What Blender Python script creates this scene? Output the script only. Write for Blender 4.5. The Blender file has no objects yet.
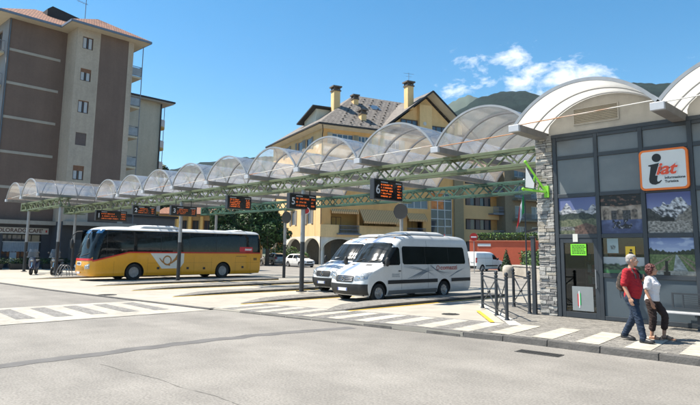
import bpy, bmesh, math, random
from mathutils import Vector, Matrix, noise
random.seed(7)
PI = math.pi
S = bpy.context.scene
COL = S.collection
R = math.radians

# ---------------------------------------------------------------- materials
def nt(m):
    m.use_nodes = True
    n = m.node_tree.nodes; l = m.node_tree.links
    return n, l, n['Principled BSDF']
def mat(name, col, rough=.6, metal=0., var=.12, scale=3., detail=6., bump=0., bscale=30., spec=.5, coat=0., var2=0., scale2=.3, emit=None, estr=0.):
    m = bpy.data.materials.new(name); n, l, b = nt(m)
    b.inputs['Roughness'].default_value = rough
    b.inputs['Metallic'].default_value = metal
    b.inputs['Specular IOR Level'].default_value = spec
    if coat:
        b.inputs['Coat Weight'].default_value = coat; b.inputs['Coat Roughness'].default_value = .05
    c = (*col, 1)
    if var or var2 or bump:
        tc = n.new('ShaderNodeTexCoord')
    if var or var2:
        prev = None
        for v, sc in ((var, scale), (var2, scale2)):
            if not v: continue
            t = n.new('ShaderNodeTexNoise'); t.inputs['Scale'].default_value = sc; t.inputs['Detail'].default_value = detail
            t.inputs['Roughness'].default_value = .6
            l.new(tc.outputs['Object'], t.inputs['Vector'])
            r = n.new('ShaderNodeMapRange'); r.inputs[1].default_value = .3; r.inputs[2].default_value = .7
            r.inputs[3].default_value = 1 - v; r.inputs[4].default_value = 1 + v
            l.new(t.outputs['Fac'], r.inputs[0])
            mx = n.new('ShaderNodeVectorMath'); mx.operation = 'SCALE'
            if prev is None: mx.inputs[0].default_value = col
            else: l.new(prev, mx.inputs[0])
            l.new(r.outputs[0], mx.inputs['Scale']); prev = mx.outputs[0]
        l.new(prev, b.inputs['Base Color'])
    else:
        b.inputs['Base Color'].default_value = c
    if bump:
        t = n.new('ShaderNodeTexNoise'); t.inputs['Scale'].default_value = bscale; t.inputs['Detail'].default_value = 5
        l.new(tc.outputs['Object'], t.inputs['Vector'])
        bp = n.new('ShaderNodeBump'); bp.inputs['Strength'].default_value = bump; bp.inputs['Distance'].default_value = .02
        l.new(t.outputs['Fac'], bp.inputs['Height']); l.new(bp.outputs[0], b.inputs['Normal'])
    if emit:
        b.inputs['Emission Color'].default_value = (*emit, 1); b.inputs['Emission Strength'].default_value = estr
    return m
def streak(m, amt=.16, sx=1.1, sz=.10, thr=(.38, .72)):
    """rain streaks and grime running down a wall"""
    n, l, b = nt(m); tc = n.new('ShaderNodeTexCoord'); mp = n.new('ShaderNodeMapping'); mp.inputs['Scale'].default_value = (sx, sx, sz); l.new(tc.outputs['Object'], mp.inputs[0])
    t = n.new('ShaderNodeTexNoise'); t.inputs['Scale'].default_value = 1; t.inputs['Detail'].default_value = 8; t.inputs['Roughness'].default_value = .65; l.new(mp.outputs[0], t.inputs['Vector'])
    r = n.new('ShaderNodeMapRange'); r.inputs[1].default_value, r.inputs[2].default_value = thr; r.inputs[3].default_value = 1 + amt*.4; r.inputs[4].default_value = 1 - amt; l.new(t.outputs['Fac'], r.inputs[0])
    i = b.inputs['Base Color']; q = n.new('ShaderNodeVectorMath'); q.operation = 'SCALE'
    if i.links: l.new(i.links[0].from_socket, q.inputs[0])
    else: q.inputs[0].default_value = i.default_value[:3]
    l.new(r.outputs[0], q.inputs['Scale']); l.new(q.outputs[0], i); return m
def glassy(name, tint, alpha, rough=.04, diff=None, dmix=0., transl=0., stain=None):
    """thin sheet: transparent + a fresnel gloss, optional translucent/diffuse veil"""
    m = bpy.data.materials.new(name); n, l, b = nt(m); n.remove(b)
    out = n['Material Output']
    tr = n.new('ShaderNodeBsdfTransparent'); tr.inputs[0].default_value = (*tint, 1)
    cur = tr.outputs[0]
    if dmix:
        d = n.new('ShaderNodeBsdfDiffuse'); d.inputs[0].default_value = (*diff, 1)
        tl = n.new('ShaderNodeBsdfTranslucent'); tl.inputs[0].default_value = (*diff, 1)
        mm = n.new('ShaderNodeMixShader'); mm.inputs[0].default_value = transl
        l.new(d.outputs[0], mm.inputs[1]); l.new(tl.outputs[0], mm.inputs[2])
        tc = n.new('ShaderNodeTexCoord'); t = n.new('ShaderNodeTexNoise'); t.inputs['Scale'].default_value = 1.3; t.inputs['Detail'].default_value = 9; t.inputs['Roughness'].default_value = .65
        gi = n.new('ShaderNodeObjectInfo'); va = n.new('ShaderNodeVectorMath'); va.operation = 'ADD'; l.new(tc.outputs['Object'], va.inputs[0]); l.new(gi.outputs['Location'], va.inputs[1])
        mpp = n.new('ShaderNodeMapping'); mpp.inputs['Scale'].default_value = (.7, 1.6, .7); l.new(va.outputs[0], mpp.inputs[0]); l.new(mpp.outputs[0], t.inputs['Vector'])
        if stain:
            rc = n.new('ShaderNodeMapRange'); rc.inputs[1].default_value = .48; rc.inputs[2].default_value = .72; l.new(t.outputs['Fac'], rc.inputs[0])
            mc = n.new('ShaderNodeMix'); mc.data_type = 'RGBA'; l.new(rc.outputs[0], mc.inputs[0]); mc.inputs[6].default_value = (*diff, 1); mc.inputs[7].default_value = (*stain, 1)
            l.new(mc.outputs[2], d.inputs[0]); l.new(mc.outputs[2], tl.inputs[0])
        r = n.new('ShaderNodeMapRange'); r.inputs[1].default_value = .3; r.inputs[2].default_value = .72
        r.inputs[3].default_value = dmix * (.5 if stain else .85); r.inputs[4].default_value = min(1, dmix * (2.2 if stain else 1.15))
        l.new(t.outputs['Fac'], r.inputs[0])
        m2 = n.new('ShaderNodeMixShader'); l.new(r.outputs[0], m2.inputs[0]); l.new(cur, m2.inputs[1]); l.new(mm.outputs[0], m2.inputs[2]); cur = m2.outputs[0]
    g = n.new('ShaderNodeBsdfGlossy'); g.inputs[0].default_value = (1, 1, 1, 1); g.inputs['Roughness'].default_value = rough
    f = n.new('ShaderNodeFresnel'); f.inputs[0].default_value = 1.5
    ma = n.new('ShaderNodeMath'); ma.operation = 'MULTIPLY'; ma.inputs[1].default_value = alpha; l.new(f.outputs[0], ma.inputs[0])
    m3 = n.new('ShaderNodeMixShader'); l.new(ma.outputs[0], m3.inputs[0]); l.new(cur, m3.inputs[1]); l.new(g.outputs[0], m3.inputs[2])
    l.new(m3.outputs[0], out.inputs[0])
    return m
def cells(name, col, joint, scale, jw=.06, rough=.85, var=.25, bump=.4, stretch=(1, 1, 1), big=.12):
    """setts / cobbles: voronoi cells with darker joints"""
    m = bpy.data.materials.new(name); n, l, b = nt(m); b.inputs['Roughness'].default_value = rough
    tc = n.new('ShaderNodeTexCoord'); mp = n.new('ShaderNodeMapping'); mp.inputs['Scale'].default_value = stretch
    l.new(tc.outputs['Object'], mp.inputs[0])
    v = n.new('ShaderNodeTexVoronoi'); v.feature = 'DISTANCE_TO_EDGE'; v.inputs['Scale'].default_value = scale; v.inputs['Randomness'].default_value = .55
    v2 = n.new('ShaderNodeTexVoronoi'); v2.inputs['Scale'].default_value = scale; v2.inputs['Randomness'].default_value = .55
    for q in (v, v2): l.new(mp.outputs[0], q.inputs['Vector'])
    r = n.new('ShaderNodeMapRange'); r.inputs[1].default_value = 0; r.inputs[2].default_value = jw; l.new(v.outputs['Distance'], r.inputs[0])
    s = n.new('ShaderNodeSeparateColor'); l.new(v2.outputs['Color'], s.inputs[0])
    r2 = n.new('ShaderNodeMapRange'); r2.inputs[3].default_value = 1 - var; r2.inputs[4].default_value = 1 + var; l.new(s.outputs[0], r2.inputs[0])
    t = n.new('ShaderNodeTexNoise'); t.inputs['Scale'].default_value = .7; t.inputs['Detail'].default_value = 6; l.new(tc.outputs['Object'], t.inputs['Vector'])
    r3 = n.new('ShaderNodeMapRange'); r3.inputs[1].default_value = .3; r3.inputs[2].default_value = .7; r3.inputs[3].default_value = 1 - big; r3.inputs[4].default_value = 1 + big; l.new(t.outputs['Fac'], r3.inputs[0])
    mu = n.new('ShaderNodeMath'); mu.operation = 'MULTIPLY'; l.new(r2.outputs[0], mu.inputs[0]); l.new(r3.outputs[0], mu.inputs[1])
    sc = n.new('ShaderNodeVectorMath'); sc.operation = 'SCALE'; sc.inputs[0].default_value = col; l.new(mu.outputs[0], sc.inputs['Scale'])
    mx = n.new('ShaderNodeMix'); mx.data_type = 'RGBA'; mx.inputs[6].default_value = (*joint, 1)
    l.new(r.outputs[0], mx.inputs[0]); l.new(sc.outputs[0], mx.inputs[7]); l.new(mx.outputs[2], b.inputs['Base Color'])
    bp = n.new('ShaderNodeBump'); bp.inputs['Strength'].default_value = bump; bp.inputs['Distance'].default_value = .01
    l.new(r.outputs[0], bp.inputs['Height']); l.new(bp.outputs[0], b.inputs['Normal'])
    return m
def tiles(name, c1, c2, mortar, bw, bh, rough=.8, ms=.02, rot=(0, 0, 0), bump=.5):
    m = bpy.data.materials.new(name); n, l, b = nt(m); b.inputs['Roughness'].default_value = rough
    tc = n.new('ShaderNodeTexCoord'); mp = n.new('ShaderNodeMapping'); mp.inputs['Rotation'].default_value = rot
    l.new(tc.outputs['UV'], mp.inputs[0])
    br = n.new('ShaderNodeTexBrick'); br.inputs['Color1'].default_value = (*c1, 1); br.inputs['Color2'].default_value = (*c2, 1); br.inputs['Mortar'].default_value = (*mortar, 1)
    br.inputs['Scale'].default_value = 1; br.inputs['Brick Width'].default_value = bw; br.inputs['Row Height'].default_value = bh; br.inputs['Mortar Size'].default_value = ms
    l.new(mp.outputs[0], br.inputs[0])
    t = n.new('ShaderNodeTexNoise'); t.inputs['Scale'].default_value = 2.5; t.inputs['Detail'].default_value = 8; l.new(tc.outputs['UV'], t.inputs['Vector'])
    r = n.new('ShaderNodeMapRange'); r.inputs[1].default_value = .3; r.inputs[2].default_value = .7; r.inputs[3].default_value = .6; r.inputs[4].default_value = 1.35; l.new(t.outputs['Fac'], r.inputs[0])
    sc = n.new('ShaderNodeVectorMath'); sc.operation = 'SCALE'; l.new(br.outputs[0], sc.inputs[0]); l.new(r.outputs[0], sc.inputs['Scale'])
    l.new(sc.outputs[0], b.inputs['Base Color'])
    bp = n.new('ShaderNodeBump'); bp.inputs['Strength'].default_value = bump; bp.inputs['Distance'].default_value = .03; bp.invert = True
    l.new(br.outputs['Fac'], bp.inputs['Height']); l.new(bp.outputs[0], b.inputs['Normal'])
    return m
def vcol(name, rough=.35, spec=.5):
    m = bpy.data.materials.new(name); n, l, b = nt(m); b.inputs['Roughness'].default_value = rough; b.inputs['Specular IOR Level'].default_value = spec
    a = n.new('ShaderNodeVertexColor'); a.layer_name = 'Col'; l.new(a.outputs[0], b.inputs['Base Color'])
    return m

# ---------------------------------------------------------------- mesh builder
class MB:
    def __init__(s): s.v = []; s.f = []; s.mi = []; s.uv = None
    def add(s, vs, fs, mi=0, M=None):
        o = len(s.v)
        s.v += [tuple(M @ Vector(p)) if M else tuple(p) for p in vs]
        s.f += [tuple(i + o for i in f) for f in fs]; s.mi += [mi] * len(fs)
        return s
    def box(s, x0, x1, y0, y1, z0, z1, mi=0, M=None):
        v = [(x0,y0,z0),(x1,y0,z0),(x1,y1,z0),(x0,y1,z0),(x0,y0,z1),(x1,y0,z1),(x1,y1,z1),(x0,y1,z1)]
        return s.add(v, [(0,3,2,1),(4,5,6,7),(0,1,5,4),(1,2,6,5),(2,3,7,6),(3,0,4,7)], mi, M)
    def bar(s, p, q, w, h, mi=0, up=(0,0,1)):
        p = Vector(p); q = Vector(q); d = (q - p).normalized(); u = Vector(up)
        if abs(d.dot(u)) > .98: u = Vector((0, 1, 0))
        a = d.cross(u).normalized(); c = a.cross(d).normalized()
        v = []
        for e in (p, q):
            for i, j in ((-1,-1),(1,-1),(1,1),(-1,1)): v.append(e + a * (w/2*i) + c * (h/2*j))
        return s.add(v, [(3,2,1,0),(4,5,6,7),(0,1,5,4),(1,2,6,5),(2,3,7,6),(3,0,4,7)], mi)
    def cyl(s, p, q, r, r2=None, n=12, mi=0, caps=True):
        r2 = r if r2 is None else r2
        p = Vector(p); q = Vector(q); d = (q - p).normalized(); u = Vector((0,0,1)) if abs(d.z) < .9 else Vector((1,0,0))
        a = d.cross(u).normalized(); c = d.cross(a).normalized(); v = []
        for e, k in ((p, r), (q, r2)):
            for i in range(n):
                t = 2*PI*i/n; v.append(e + a*(k*math.cos(t)) + c*(k*math.sin(t)))
        f = [(i, (i+1) % n, n + (i+1) % n, n + i) for i in range(n)]
        if caps: f += [tuple(range(n-1, -1, -1)), tuple(range(n, 2*n))]
        return s.add(v, f, mi)
    def tube(s, pts, r, n=6, mi=0, closed=False):
        pts = [Vector(p) for p in pts]; N = len(pts); v = []; pa = None
        for i, p in enumerate(pts):
            d = (pts[(i+1) % N] - pts[i-1]) if closed or 0 < i < N-1 else (pts[1]-pts[0] if i == 0 else pts[-1]-pts[-2])
            d.normalize()
            if pa is None:
                u = Vector((0,0,1)) if abs(d.z) < .9 else Vector((1,0,0)); a = d.cross(u).normalized()
            else: a = (pa - d * pa.dot(d)).normalized()
            pa = a; c = d.cross(a); rr = r[i] if isinstance(r, (list, tuple)) else r
            for k in range(n):
                t = 2*PI*k/n; v.append(p + a*(rr*math.cos(t)) + c*(rr*math.sin(t)))
        f = []
        for i in range(N if closed else N-1):
            j = (i+1) % N
            f += [(i*n+k, i*n+(k+1) % n, j*n+(k+1) % n, j*n+k) for k in range(n)]
        if not closed: f += [tuple(range(n-1,-1,-1)), tuple((N-1)*n+k for k in range(n))]
        return s.add(v, f, mi)
    def loft(s, rings, mi=0, caps=True, closed=True, M=None):
        n = len(rings[0]); v = [p for r in rings for p in r]; f = []
        for i in range(len(rings)-1):
            for k in range(n if closed else n-1):
                f.append((i*n+k, i*n+(k+1) % n, (i+1)*n+(k+1) % n, (i+1)*n+k))
        if caps: f += [tuple(range(n-1,-1,-1)), tuple((len(rings)-1)*n+k for k in range(n))]
        return s.add(v, f, mi, M)
    def grid(s, fn, nu, nv, mi=0):
        v = [fn(i/nu, j/nv) for j in range(nv+1) for i in range(nu+1)]
        f = [(j*(nu+1)+i, j*(nu+1)+i+1, (j+1)*(nu+1)+i+1, (j+1)*(nu+1)+i) for j in range(nv) for i in range(nu)]
        return s.add(v, f, mi)
    def prism(s, poly, fn, d0, d1, mi=0):
        """poly in 2-D, fn(u, v, d) -> point"""
        n = len(poly); v = [fn(a, b, d0) for a, b in poly] + [fn(a, b, d1) for a, b in poly]
        f = [tuple(range(n-1,-1,-1)), tuple(range(n, 2*n))] + [(i, (i+1) % n, n+(i+1) % n, n+i) for i in range(n)]
        return s.add(v, f, mi)
    def lathe(s, prof, n=24, mi=0, M=None):
        """prof: (r, z) list, about z"""
        v = []; f = []
        for r, z in prof:
            for k in range(n): t = 2*PI*k/n; v.append((r*math.cos(t), r*math.sin(t), z))
        for i in range(len(prof)-1):
            f += [(i*n+k, i*n+(k+1) % n, (i+1)*n+(k+1) % n, (i+1)*n+k) for k in range(n)]
        return s.add(v, f, mi, M)
    def ball(s, c, r, n=12, m=8, mi=0, M=None):
        rx, ry, rz = r if isinstance(r, (tuple, list)) else (r, r, r); v = [(c[0], c[1], c[2]-rz)]; f = []
        for j in range(1, m):
            a = -PI/2 + PI*j/m
            for i in range(n): t = 2*PI*i/n; v.append((c[0]+rx*math.cos(a)*math.cos(t), c[1]+ry*math.cos(a)*math.sin(t), c[2]+rz*math.sin(a)))
        v.append((c[0], c[1], c[2]+rz)); L = len(v)-1
        for i in range(n): f.append((0, 1+(i+1) % n, 1+i)); f.append((L, 1+(m-2)*n+i, 1+(m-2)*n+(i+1) % n))
        for j in range(m-2):
            f += [(1+j*n+i, 1+j*n+(i+1) % n, 1+(j+1)*n+(i+1) % n, 1+(j+1)*n+i) for i in range(n)]
        return s.add(v, f, mi, M)
    def build(s, name, m, parent=None, smooth=None, loc=None, bevel=0, fix=True):
        me = bpy.data.meshes.new(name); me.from_pydata(s.v, [], s.f); me.update()
        for k in (m if isinstance(m, (list, tuple)) else [m]): me.materials.append(k)
        me.polygons.foreach_set('material_index', s.mi)
        if fix:
            bm = bmesh.new(); bm.from_mesh(me); bmesh.ops.recalc_face_normals(bm, faces=bm.faces); bm.to_mesh(me); bm.free()
        o = bpy.data.objects.new(name, me); COL.objects.link(o)
        if parent: o.parent = parent
        if loc: o.location = loc
        if smooth is not None: shade(me, smooth)
        if bevel:
            b = o.modifiers.new('Bevel', 'BEVEL'); b.width = bevel; b.segments = 2; b.limit_method = 'ANGLE'; b.angle_limit = R(40); b.harden_normals = False
        return o
def shade(me, ang=40):
    me.polygons.foreach_set('use_smooth', [True]*len(me.polygons))
    me.set_sharp_from_angle(angle=R(ang))
def bake(o):
    """evaluate modifiers into the object's own mesh"""
    dg = bpy.context.evaluated_depsgraph_get(); dg.update()
    me = bpy.data.meshes.new_from_object(o.evaluated_get(dg), preserve_all_data_layers=True, depsgraph=dg)
    o.modifiers.clear(); o.data = me
    return o
def uvbox(o):
    """planar UVs in metres, from each face's own plane (for tiles)"""
    me = o.data; uv = me.uv_layers.new(name='UVMap')
    for p in me.polygons:
        n = p.normal
        if abs(n.z) > .97: a = Vector((1,0,0))
        else: a = Vector((-n.y, n.x, 0)).normalized()
        b = n.cross(a)
        for li in p.loop_indices:
            c = me.vertices[me.loops[li].vertex_index].co; uv.data[li].uv = (c.dot(a), c.dot(b))
    return o

# ---------------------------------------------------------------- things
def thing(name, label, cat, loc=(0,0,0), rotz=0, group=None):
    o = bpy.data.objects.new(name, None); COL.objects.link(o); o.empty_display_size = .2
    o.location = loc; o.rotation_euler = (0, 0, rotz)
    return tag(o, label, cat, group)
def tag(o, label, cat, group=None):
    o['label'] = label; o['category'] = cat
    if group: o['group'] = group
    return o
def struct(o): o['kind'] = 'structure'; return o
def dup(root, loc=None, rotz=None, label=None, group=None):
    r = root.copy(); COL.objects.link(r)
    if loc is not None: r.location = loc
    if rotz is not None: r.rotation_euler = (0, 0, rotz)
    if label: r['label'] = label
    if group: r['group'] = group
    for ch in list(root.children):
        c = ch.copy(); COL.objects.link(c); c.parent = r
        for g in list(ch.children):
            d = g.copy(); COL.objects.link(d); d.parent = c
    return r
def text(name, s, size, m, parent, M, ext=.004, shear=0., bold=0., align='CENTER', width=1.):
    cu = bpy.data.curves.new(name, 'FONT'); cu.body = s; cu.size = size; cu.extrude = ext; cu.shear = shear; cu.offset = bold
    cu.align_x = align; cu.align_y = 'CENTER'; cu.resolution_u = 4
    t = bpy.data.objects.new(name, cu); COL.objects.link(t)
    dg = bpy.context.evaluated_depsgraph_get(); me = bpy.data.meshes.new_from_object(t.evaluated_get(dg))
    bpy.data.objects.remove(t)
    me.transform(Matrix.Diagonal((width, 1, 1, 1)))
    me.transform(M); me.materials.clear(); me.materials.append(m)
    o = bpy.data.objects.new(name, me); COL.objects.link(o)
    if parent: o.parent = parent
    return o
def face_M(o, right, up):
    """matrix laying text (x right, y up) at o"""
    r = Vector(right).normalized(); u = Vector(up).normalized(); n = r.cross(u)
    return Matrix(((r.x,u.x,n.x,o[0]),(r.y,u.y,n.y,o[1]),(r.z,u.z,n.z,o[2]),(0,0,0,1)))

# ---------------------------------------------------------------- camera, sun, sky
cam = bpy.data.cameras.new('camera'); camo = bpy.data.objects.new('camera', cam); COL.objects.link(camo); S.camera = camo
H = 1.88
yaw, pit, rol = R(45.2), R(7.78), R(-.67)
fw = Vector((-math.sin(yaw)*math.cos(pit), math.cos(yaw)*math.cos(pit), math.sin(pit)))
rt = Vector((math.cos(yaw), math.sin(yaw), 0)); dn = fw.cross(rt)
r2 = rt*math.cos(rol) + dn*math.sin(rol); d2 = -rt*math.sin(rol) + dn*math.cos(rol)
camo.matrix_world = Matrix(((r2.x, -d2.x, -fw.x, 0), (r2.y, -d2.y, -fw.y, 0), (r2.z, -d2.z, -fw.z, H), (0, 0, 0, 1)))
cam.sensor_width = 36; cam.lens = 570/700*36; cam.shift_y = -(202.5-172.9)/700
cam.clip_start = .1; cam.clip_end = 20000
SUN = Vector((-.83*math.cos(R(59)), -.555*math.cos(R(59)), math.sin(R(59)))).normalized()
sl = bpy.data.lights.new('sun', 'SUN'); sl.energy = 5.0; sl.angle = R(.53); sl.color = (1, .93, .82)
so = bpy.data.objects.new('sun', sl); COL.objects.link(so); so.rotation_euler = SUN.to_track_quat('Z', 'Y').to_euler(); so.location = (0, 0, 40)
W = bpy.data.worlds.new('World'); S.world = W; W.use_nodes = True
n = W.node_tree.nodes; l = W.node_tree.links; bg = n['Background']; bg.inputs[1].default_value = .086
sky = n.new('ShaderNodeTexSky'); sky.sky_type = 'NISHITA'; sky.sun_disc = False; sky.sun_elevation = R(59); sky.sun_rotation = math.atan2(SUN.x, SUN.y)
sky.air_density = 1.0; sky.dust_density = .3; sky.ozone_density = 2.2; sky.altitude = 300
tc = n.new('ShaderNodeTexCoord')
def hdir(h, e): h, e = R(h), R(e); return Vector((-math.sin(h)*math.cos(e), math.cos(h)*math.cos(e), math.sin(e)))
def mth(op, a, b=None, c=None, clamp=False):
    q = n.new('ShaderNodeMath'); q.operation = op; q.use_clamp = clamp
    for i, x in enumerate((a, b, c)):
        if x is None: continue
        if isinstance(x, (int, float)): q.inputs[i].default_value = x
        else: l.new(x, q.inputs[i])
    return q.outputs[0]
def dot(v):
    q = n.new('ShaderNodeVectorMath'); q.operation = 'DOT_PRODUCT'; q.inputs[1].default_value = v; l.new(tc.outputs['Generated'], q.inputs[0]); return q.outputs['Value']
nz = n.new('ShaderNodeTexNoise'); nz.inputs['Scale'].default_value = 17; nz.inputs['Detail'].default_value = 11; nz.inputs['Roughness'].default_value = .62; nz.inputs['Distortion'].default_value = .25
mp = n.new('ShaderNodeMapping'); mp.inputs['Scale'].default_value = (1, 1, 1.9); l.new(tc.outputs['Generated'], mp.inputs[0]); l.new(mp.outputs[0], nz.inputs['Vector'])
tot = None
# each bank of cloud: heading, elevation, half widths in degrees, weight
for h, e, wa, wb, wt in ((26.0, 16.3, 7.4, 1.9, .80), (28.4, 18.7, 2.3, 1.9, .70), (34.2, 18.7, 2.4, 1.3, .58), (31.5, 16.7, 2.8, 1.6, .54), (20.8, 15.6, 4.5, 1.0, .62), (24.6, 18.1, 1.6, .9, .4), (-10, 24, 12, 3, .6), (110, 22, 16, 4, .6), (160, 30, 20, 5, .6)):
    cdir = hdir(h, e); rg = Vector((math.cos(R(h)), math.sin(R(h)), 0)); up = rg.cross(cdir)
    x = mth('DIVIDE', dot(rg), math.sin(R(wa))); y = mth('DIVIDE', dot(up), math.sin(R(wb)))
    d2_ = mth('ADD', mth('MULTIPLY', x, x), mth('MULTIPLY', y, y))
    f_ = mth('MULTIPLY', mth('EXPONENT', mth('MULTIPLY', d2_, -.8)), wt)
    f_ = mth('MULTIPLY', f_, mth('GREATER_THAN', dot(cdir), 0.))
    tot = f_ if tot is None else mth('MAXIMUM', tot, f_)
cl = mth('ADD', mth('MULTIPLY', mth('SUBTRACT', nz.outputs['Fac'], .5), 2.3), mth('SUBTRACT', tot, .42))
cl = mth('MULTIPLY', mth('MULTIPLY', cl, 2.0, clamp=True), mth('GREATER_THAN', tot, .06))
cl = mth('MULTIPLY', cl, .95)
hs = n.new('ShaderNodeHueSaturation'); hs.inputs['Saturation'].default_value = 1.4; hs.inputs['Hue'].default_value = .488; l.new(sky.outputs[0], hs.inputs['Color'])
mx = n.new('ShaderNodeMix'); mx.data_type = 'RGBA'; l.new(cl, mx.inputs[0]); l.new(hs.outputs[0], mx.inputs[6]); mx.inputs[7].default_value = (7.6, 7.8, 8.2, 1)
l.new(mx.outputs[2], bg.inputs[0])
S.view_settings.view_transform = 'Standard'; S.view_settings.look = 'None'; S.view_settings.exposure = 1.1; S.view_settings.gamma = 1
S.view_settings.use_curve_mapping = False
S.render.engine = 'CYCLES'
S.cycles.max_bounces = 8; S.cycles.transparent_max_bounces = 32; S.cycles.diffuse_bounces = 3; S.cycles.glossy_bounces = 3
# ================================================================= SETTING
asphalt = mat('asphalt', (.222, .207, .184), .9, var=.14, scale=1.1, var2=.16, scale2=.13, bump=.35, bscale=90)
n_, l_, b_ = nt(asphalt)
# fine aggregate speckle over the worn asphalt
tc_ = n_.new('ShaderNodeTexCoord'); sp = n_.new('ShaderNodeTexNoise'); sp.inputs['Scale'].default_value = 30; sp.inputs['Detail'].default_value = 3
l_.new(tc_.outputs['Object'], sp.inputs['Vector'])
mr = n_.new('ShaderNodeMapRange'); mr.inputs[1].default_value = .3; mr.inputs[2].default_value = .7; mr.inputs[3].default_value = .74; mr.inputs[4].default_value = 1.26
l_.new(sp.outputs['Fac'], mr.inputs[0]); src = b_.inputs['Base Color'].links[0].from_socket
sv = n_.new('ShaderNodeVectorMath'); sv.operation = 'SCALE'; 
wl = n_.new('ShaderNodeMapping'); wl.inputs['Scale'].default_value = (.05, .55, 1); l_.new(tc_.outputs['Object'], wl.inputs[0])
wn_ = n_.new('ShaderNodeTexNoise'); wn_.inputs['Scale'].default_value = 1; wn_.inputs['Detail'].default_value = 5; l_.new(wl.outputs[0], wn_.inputs['Vector'])
wr_ = n_.new('ShaderNodeMapRange'); wr_.inputs[1].default_value = .35; wr_.inputs[2].default_value = .68; wr_.inputs[3].default_value = .84; wr_.inputs[4].default_value = 1.1; l_.new(wn_.outputs['Fac'], wr_.inputs[0])
vo_ = n_.new('ShaderNodeTexVoronoi'); vo_.inputs['Scale'].default_value = .55; vo_.inputs['Randomness'].default_value = 1; l_.new(tc_.outputs['Object'], vo_.inputs['Vector'])
vr_ = n_.new('ShaderNodeMapRange'); vr_.inputs[1].default_value = .03; vr_.inputs[2].default_value = .12; vr_.inputs[3].default_value = .86; vr_.inputs[4].default_value = 1; l_.new(vo_.outputs['Distance'], vr_.inputs[0])
q1_ = n_.new('ShaderNodeVectorMath'); q1_.operation = 'SCALE'; l_.new(src, q1_.inputs[0]); l_.new(wr_.outputs[0], q1_.inputs['Scale'])
q2_ = n_.new('ShaderNodeVectorMath'); q2_.operation = 'SCALE'; l_.new(q1_.outputs[0], q2_.inputs[0]); l_.new(vr_.outputs[0], q2_.inputs['Scale'])
l_.new(q2_.outputs[0], sv.inputs[0]); l_.new(mr.outputs[0], sv.inputs['Scale']); l_.new(sv.outputs[0], b_.inputs['Base Color'])
concrete = mat('pale_concrete', (.345, .318, .268), .9, var=.12, scale=1.5, var2=.14, scale2=.2, bump=.25, bscale=60)
white_stone = mat('white_stone', (.38, .355, .30), .85, var=.2, scale=5, var2=.16, scale2=.5, bump=.25, bscale=40)
worn_white = mat('worn_white_paint', (.36, .335, .285), .85, var=.22, scale=5, var2=.18, scale2=.6, bump=.2, bscale=50)
setts = cells('grey_setts', (.195, .183, .162), (.085, .08, .074), 9, jw=.09)
setts_dark = cells('dark_setts', (.20, .19, .175), (.085, .08, .075), 10, jw=.1)
kerbstone = mat('kerb_stone', (.095, .09, .084), .85, var=.35, scale=3, bump=.5, bscale=25)
kerb_light = mat('pale_kerb', (.42, .4, .36), .85, var=.15, scale=3, bump=.2, bscale=25)
tar = mat('tar', (.115, .11, .105), .85, var=.2, scale=2, bump=.3, bscale=60)
yellow_paint = mat('yellow_paint', (.62, .40, .03), .8, var=.25, scale=6)
soil = mat('plain_ground', (.12, .13, .08), .95, var=.3, scale=.02)

def lerp_list(L, x):
    if x <= L[0][0]: return L[0][1]
    for (a, b), (c, d) in zip(L, L[1:]):
        if x <= c: return b + (d-b)*(x-a)/(c-a)
    return L[-1][1]
FK = [(-70, 7.0), (-45, 7.7), (-36, 8.3), (-27, 8.8), (-21.3, 9.35), (-16, 9.9), (-12, 10.45), (-9, 10.85), (-6.2, 11.25), (-3, 11.35), (6, 11.55)]
HK = [(-15.5, .03), (-9, .105), (6, .105)]
fk = lambda x: lerp_list(FK, x)
hk = lambda x: lerp_list(HK, x)
g = MB()
g.add([(-4500,-4500,-.08),(4500,-4500,-.08),(4500,4500,-.08),(-4500,4500,-.08)], [(0,1,2,3)])
struct(g.build('ground', soil))
g = MB(); g.add([(-150,-40,0),(70,-40,0),(70,95,0),(-150,95,0)], [(0,1,2,3)]); struct(g.build('road', asphalt))
# forecourt of the bus station: rises from flush with the road to a kerb's height at its right end
xs = [-62 + i*.5 for i in range(int((62-7.2)/.5)+1)]
g = MB()
for i in range(len(xs)-1):
    a, b = xs[i], xs[i+1]
    g.add([(a, fk(a), hk(a)), (b, fk(b), hk(b)), (b, 27.5, hk(b)), (a, 27.5, hk(a)), (a, fk(a), -.02), (b, fk(b), -.02), (a, 27.5, -.02), (b, 27.5, -.02)], [(0,1,2,3), (4,5,1,0), (3,2,7,6)])
struct(g.build('forecourt', concrete))
# pavement of the tourist office, grey setts
PZ = .125
poly = [(-7.35, fk(-7.35)+.16), (-6.2, fk(-6.2)+.16), (-3, fk(-3)+.16), (6, fk(6)+.16), (6, 27), (-8.2, 27), (-8.2, 19.6), (-11.3, 18.6), (-11.0, 17.3), (-7.9, 13.5), (-7.35, 13.0)]
g = MB(); g.prism(poly, lambda u, v, d: (u, v, d), -.02, PZ); struct(g.build('pavement', setts))
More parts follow.
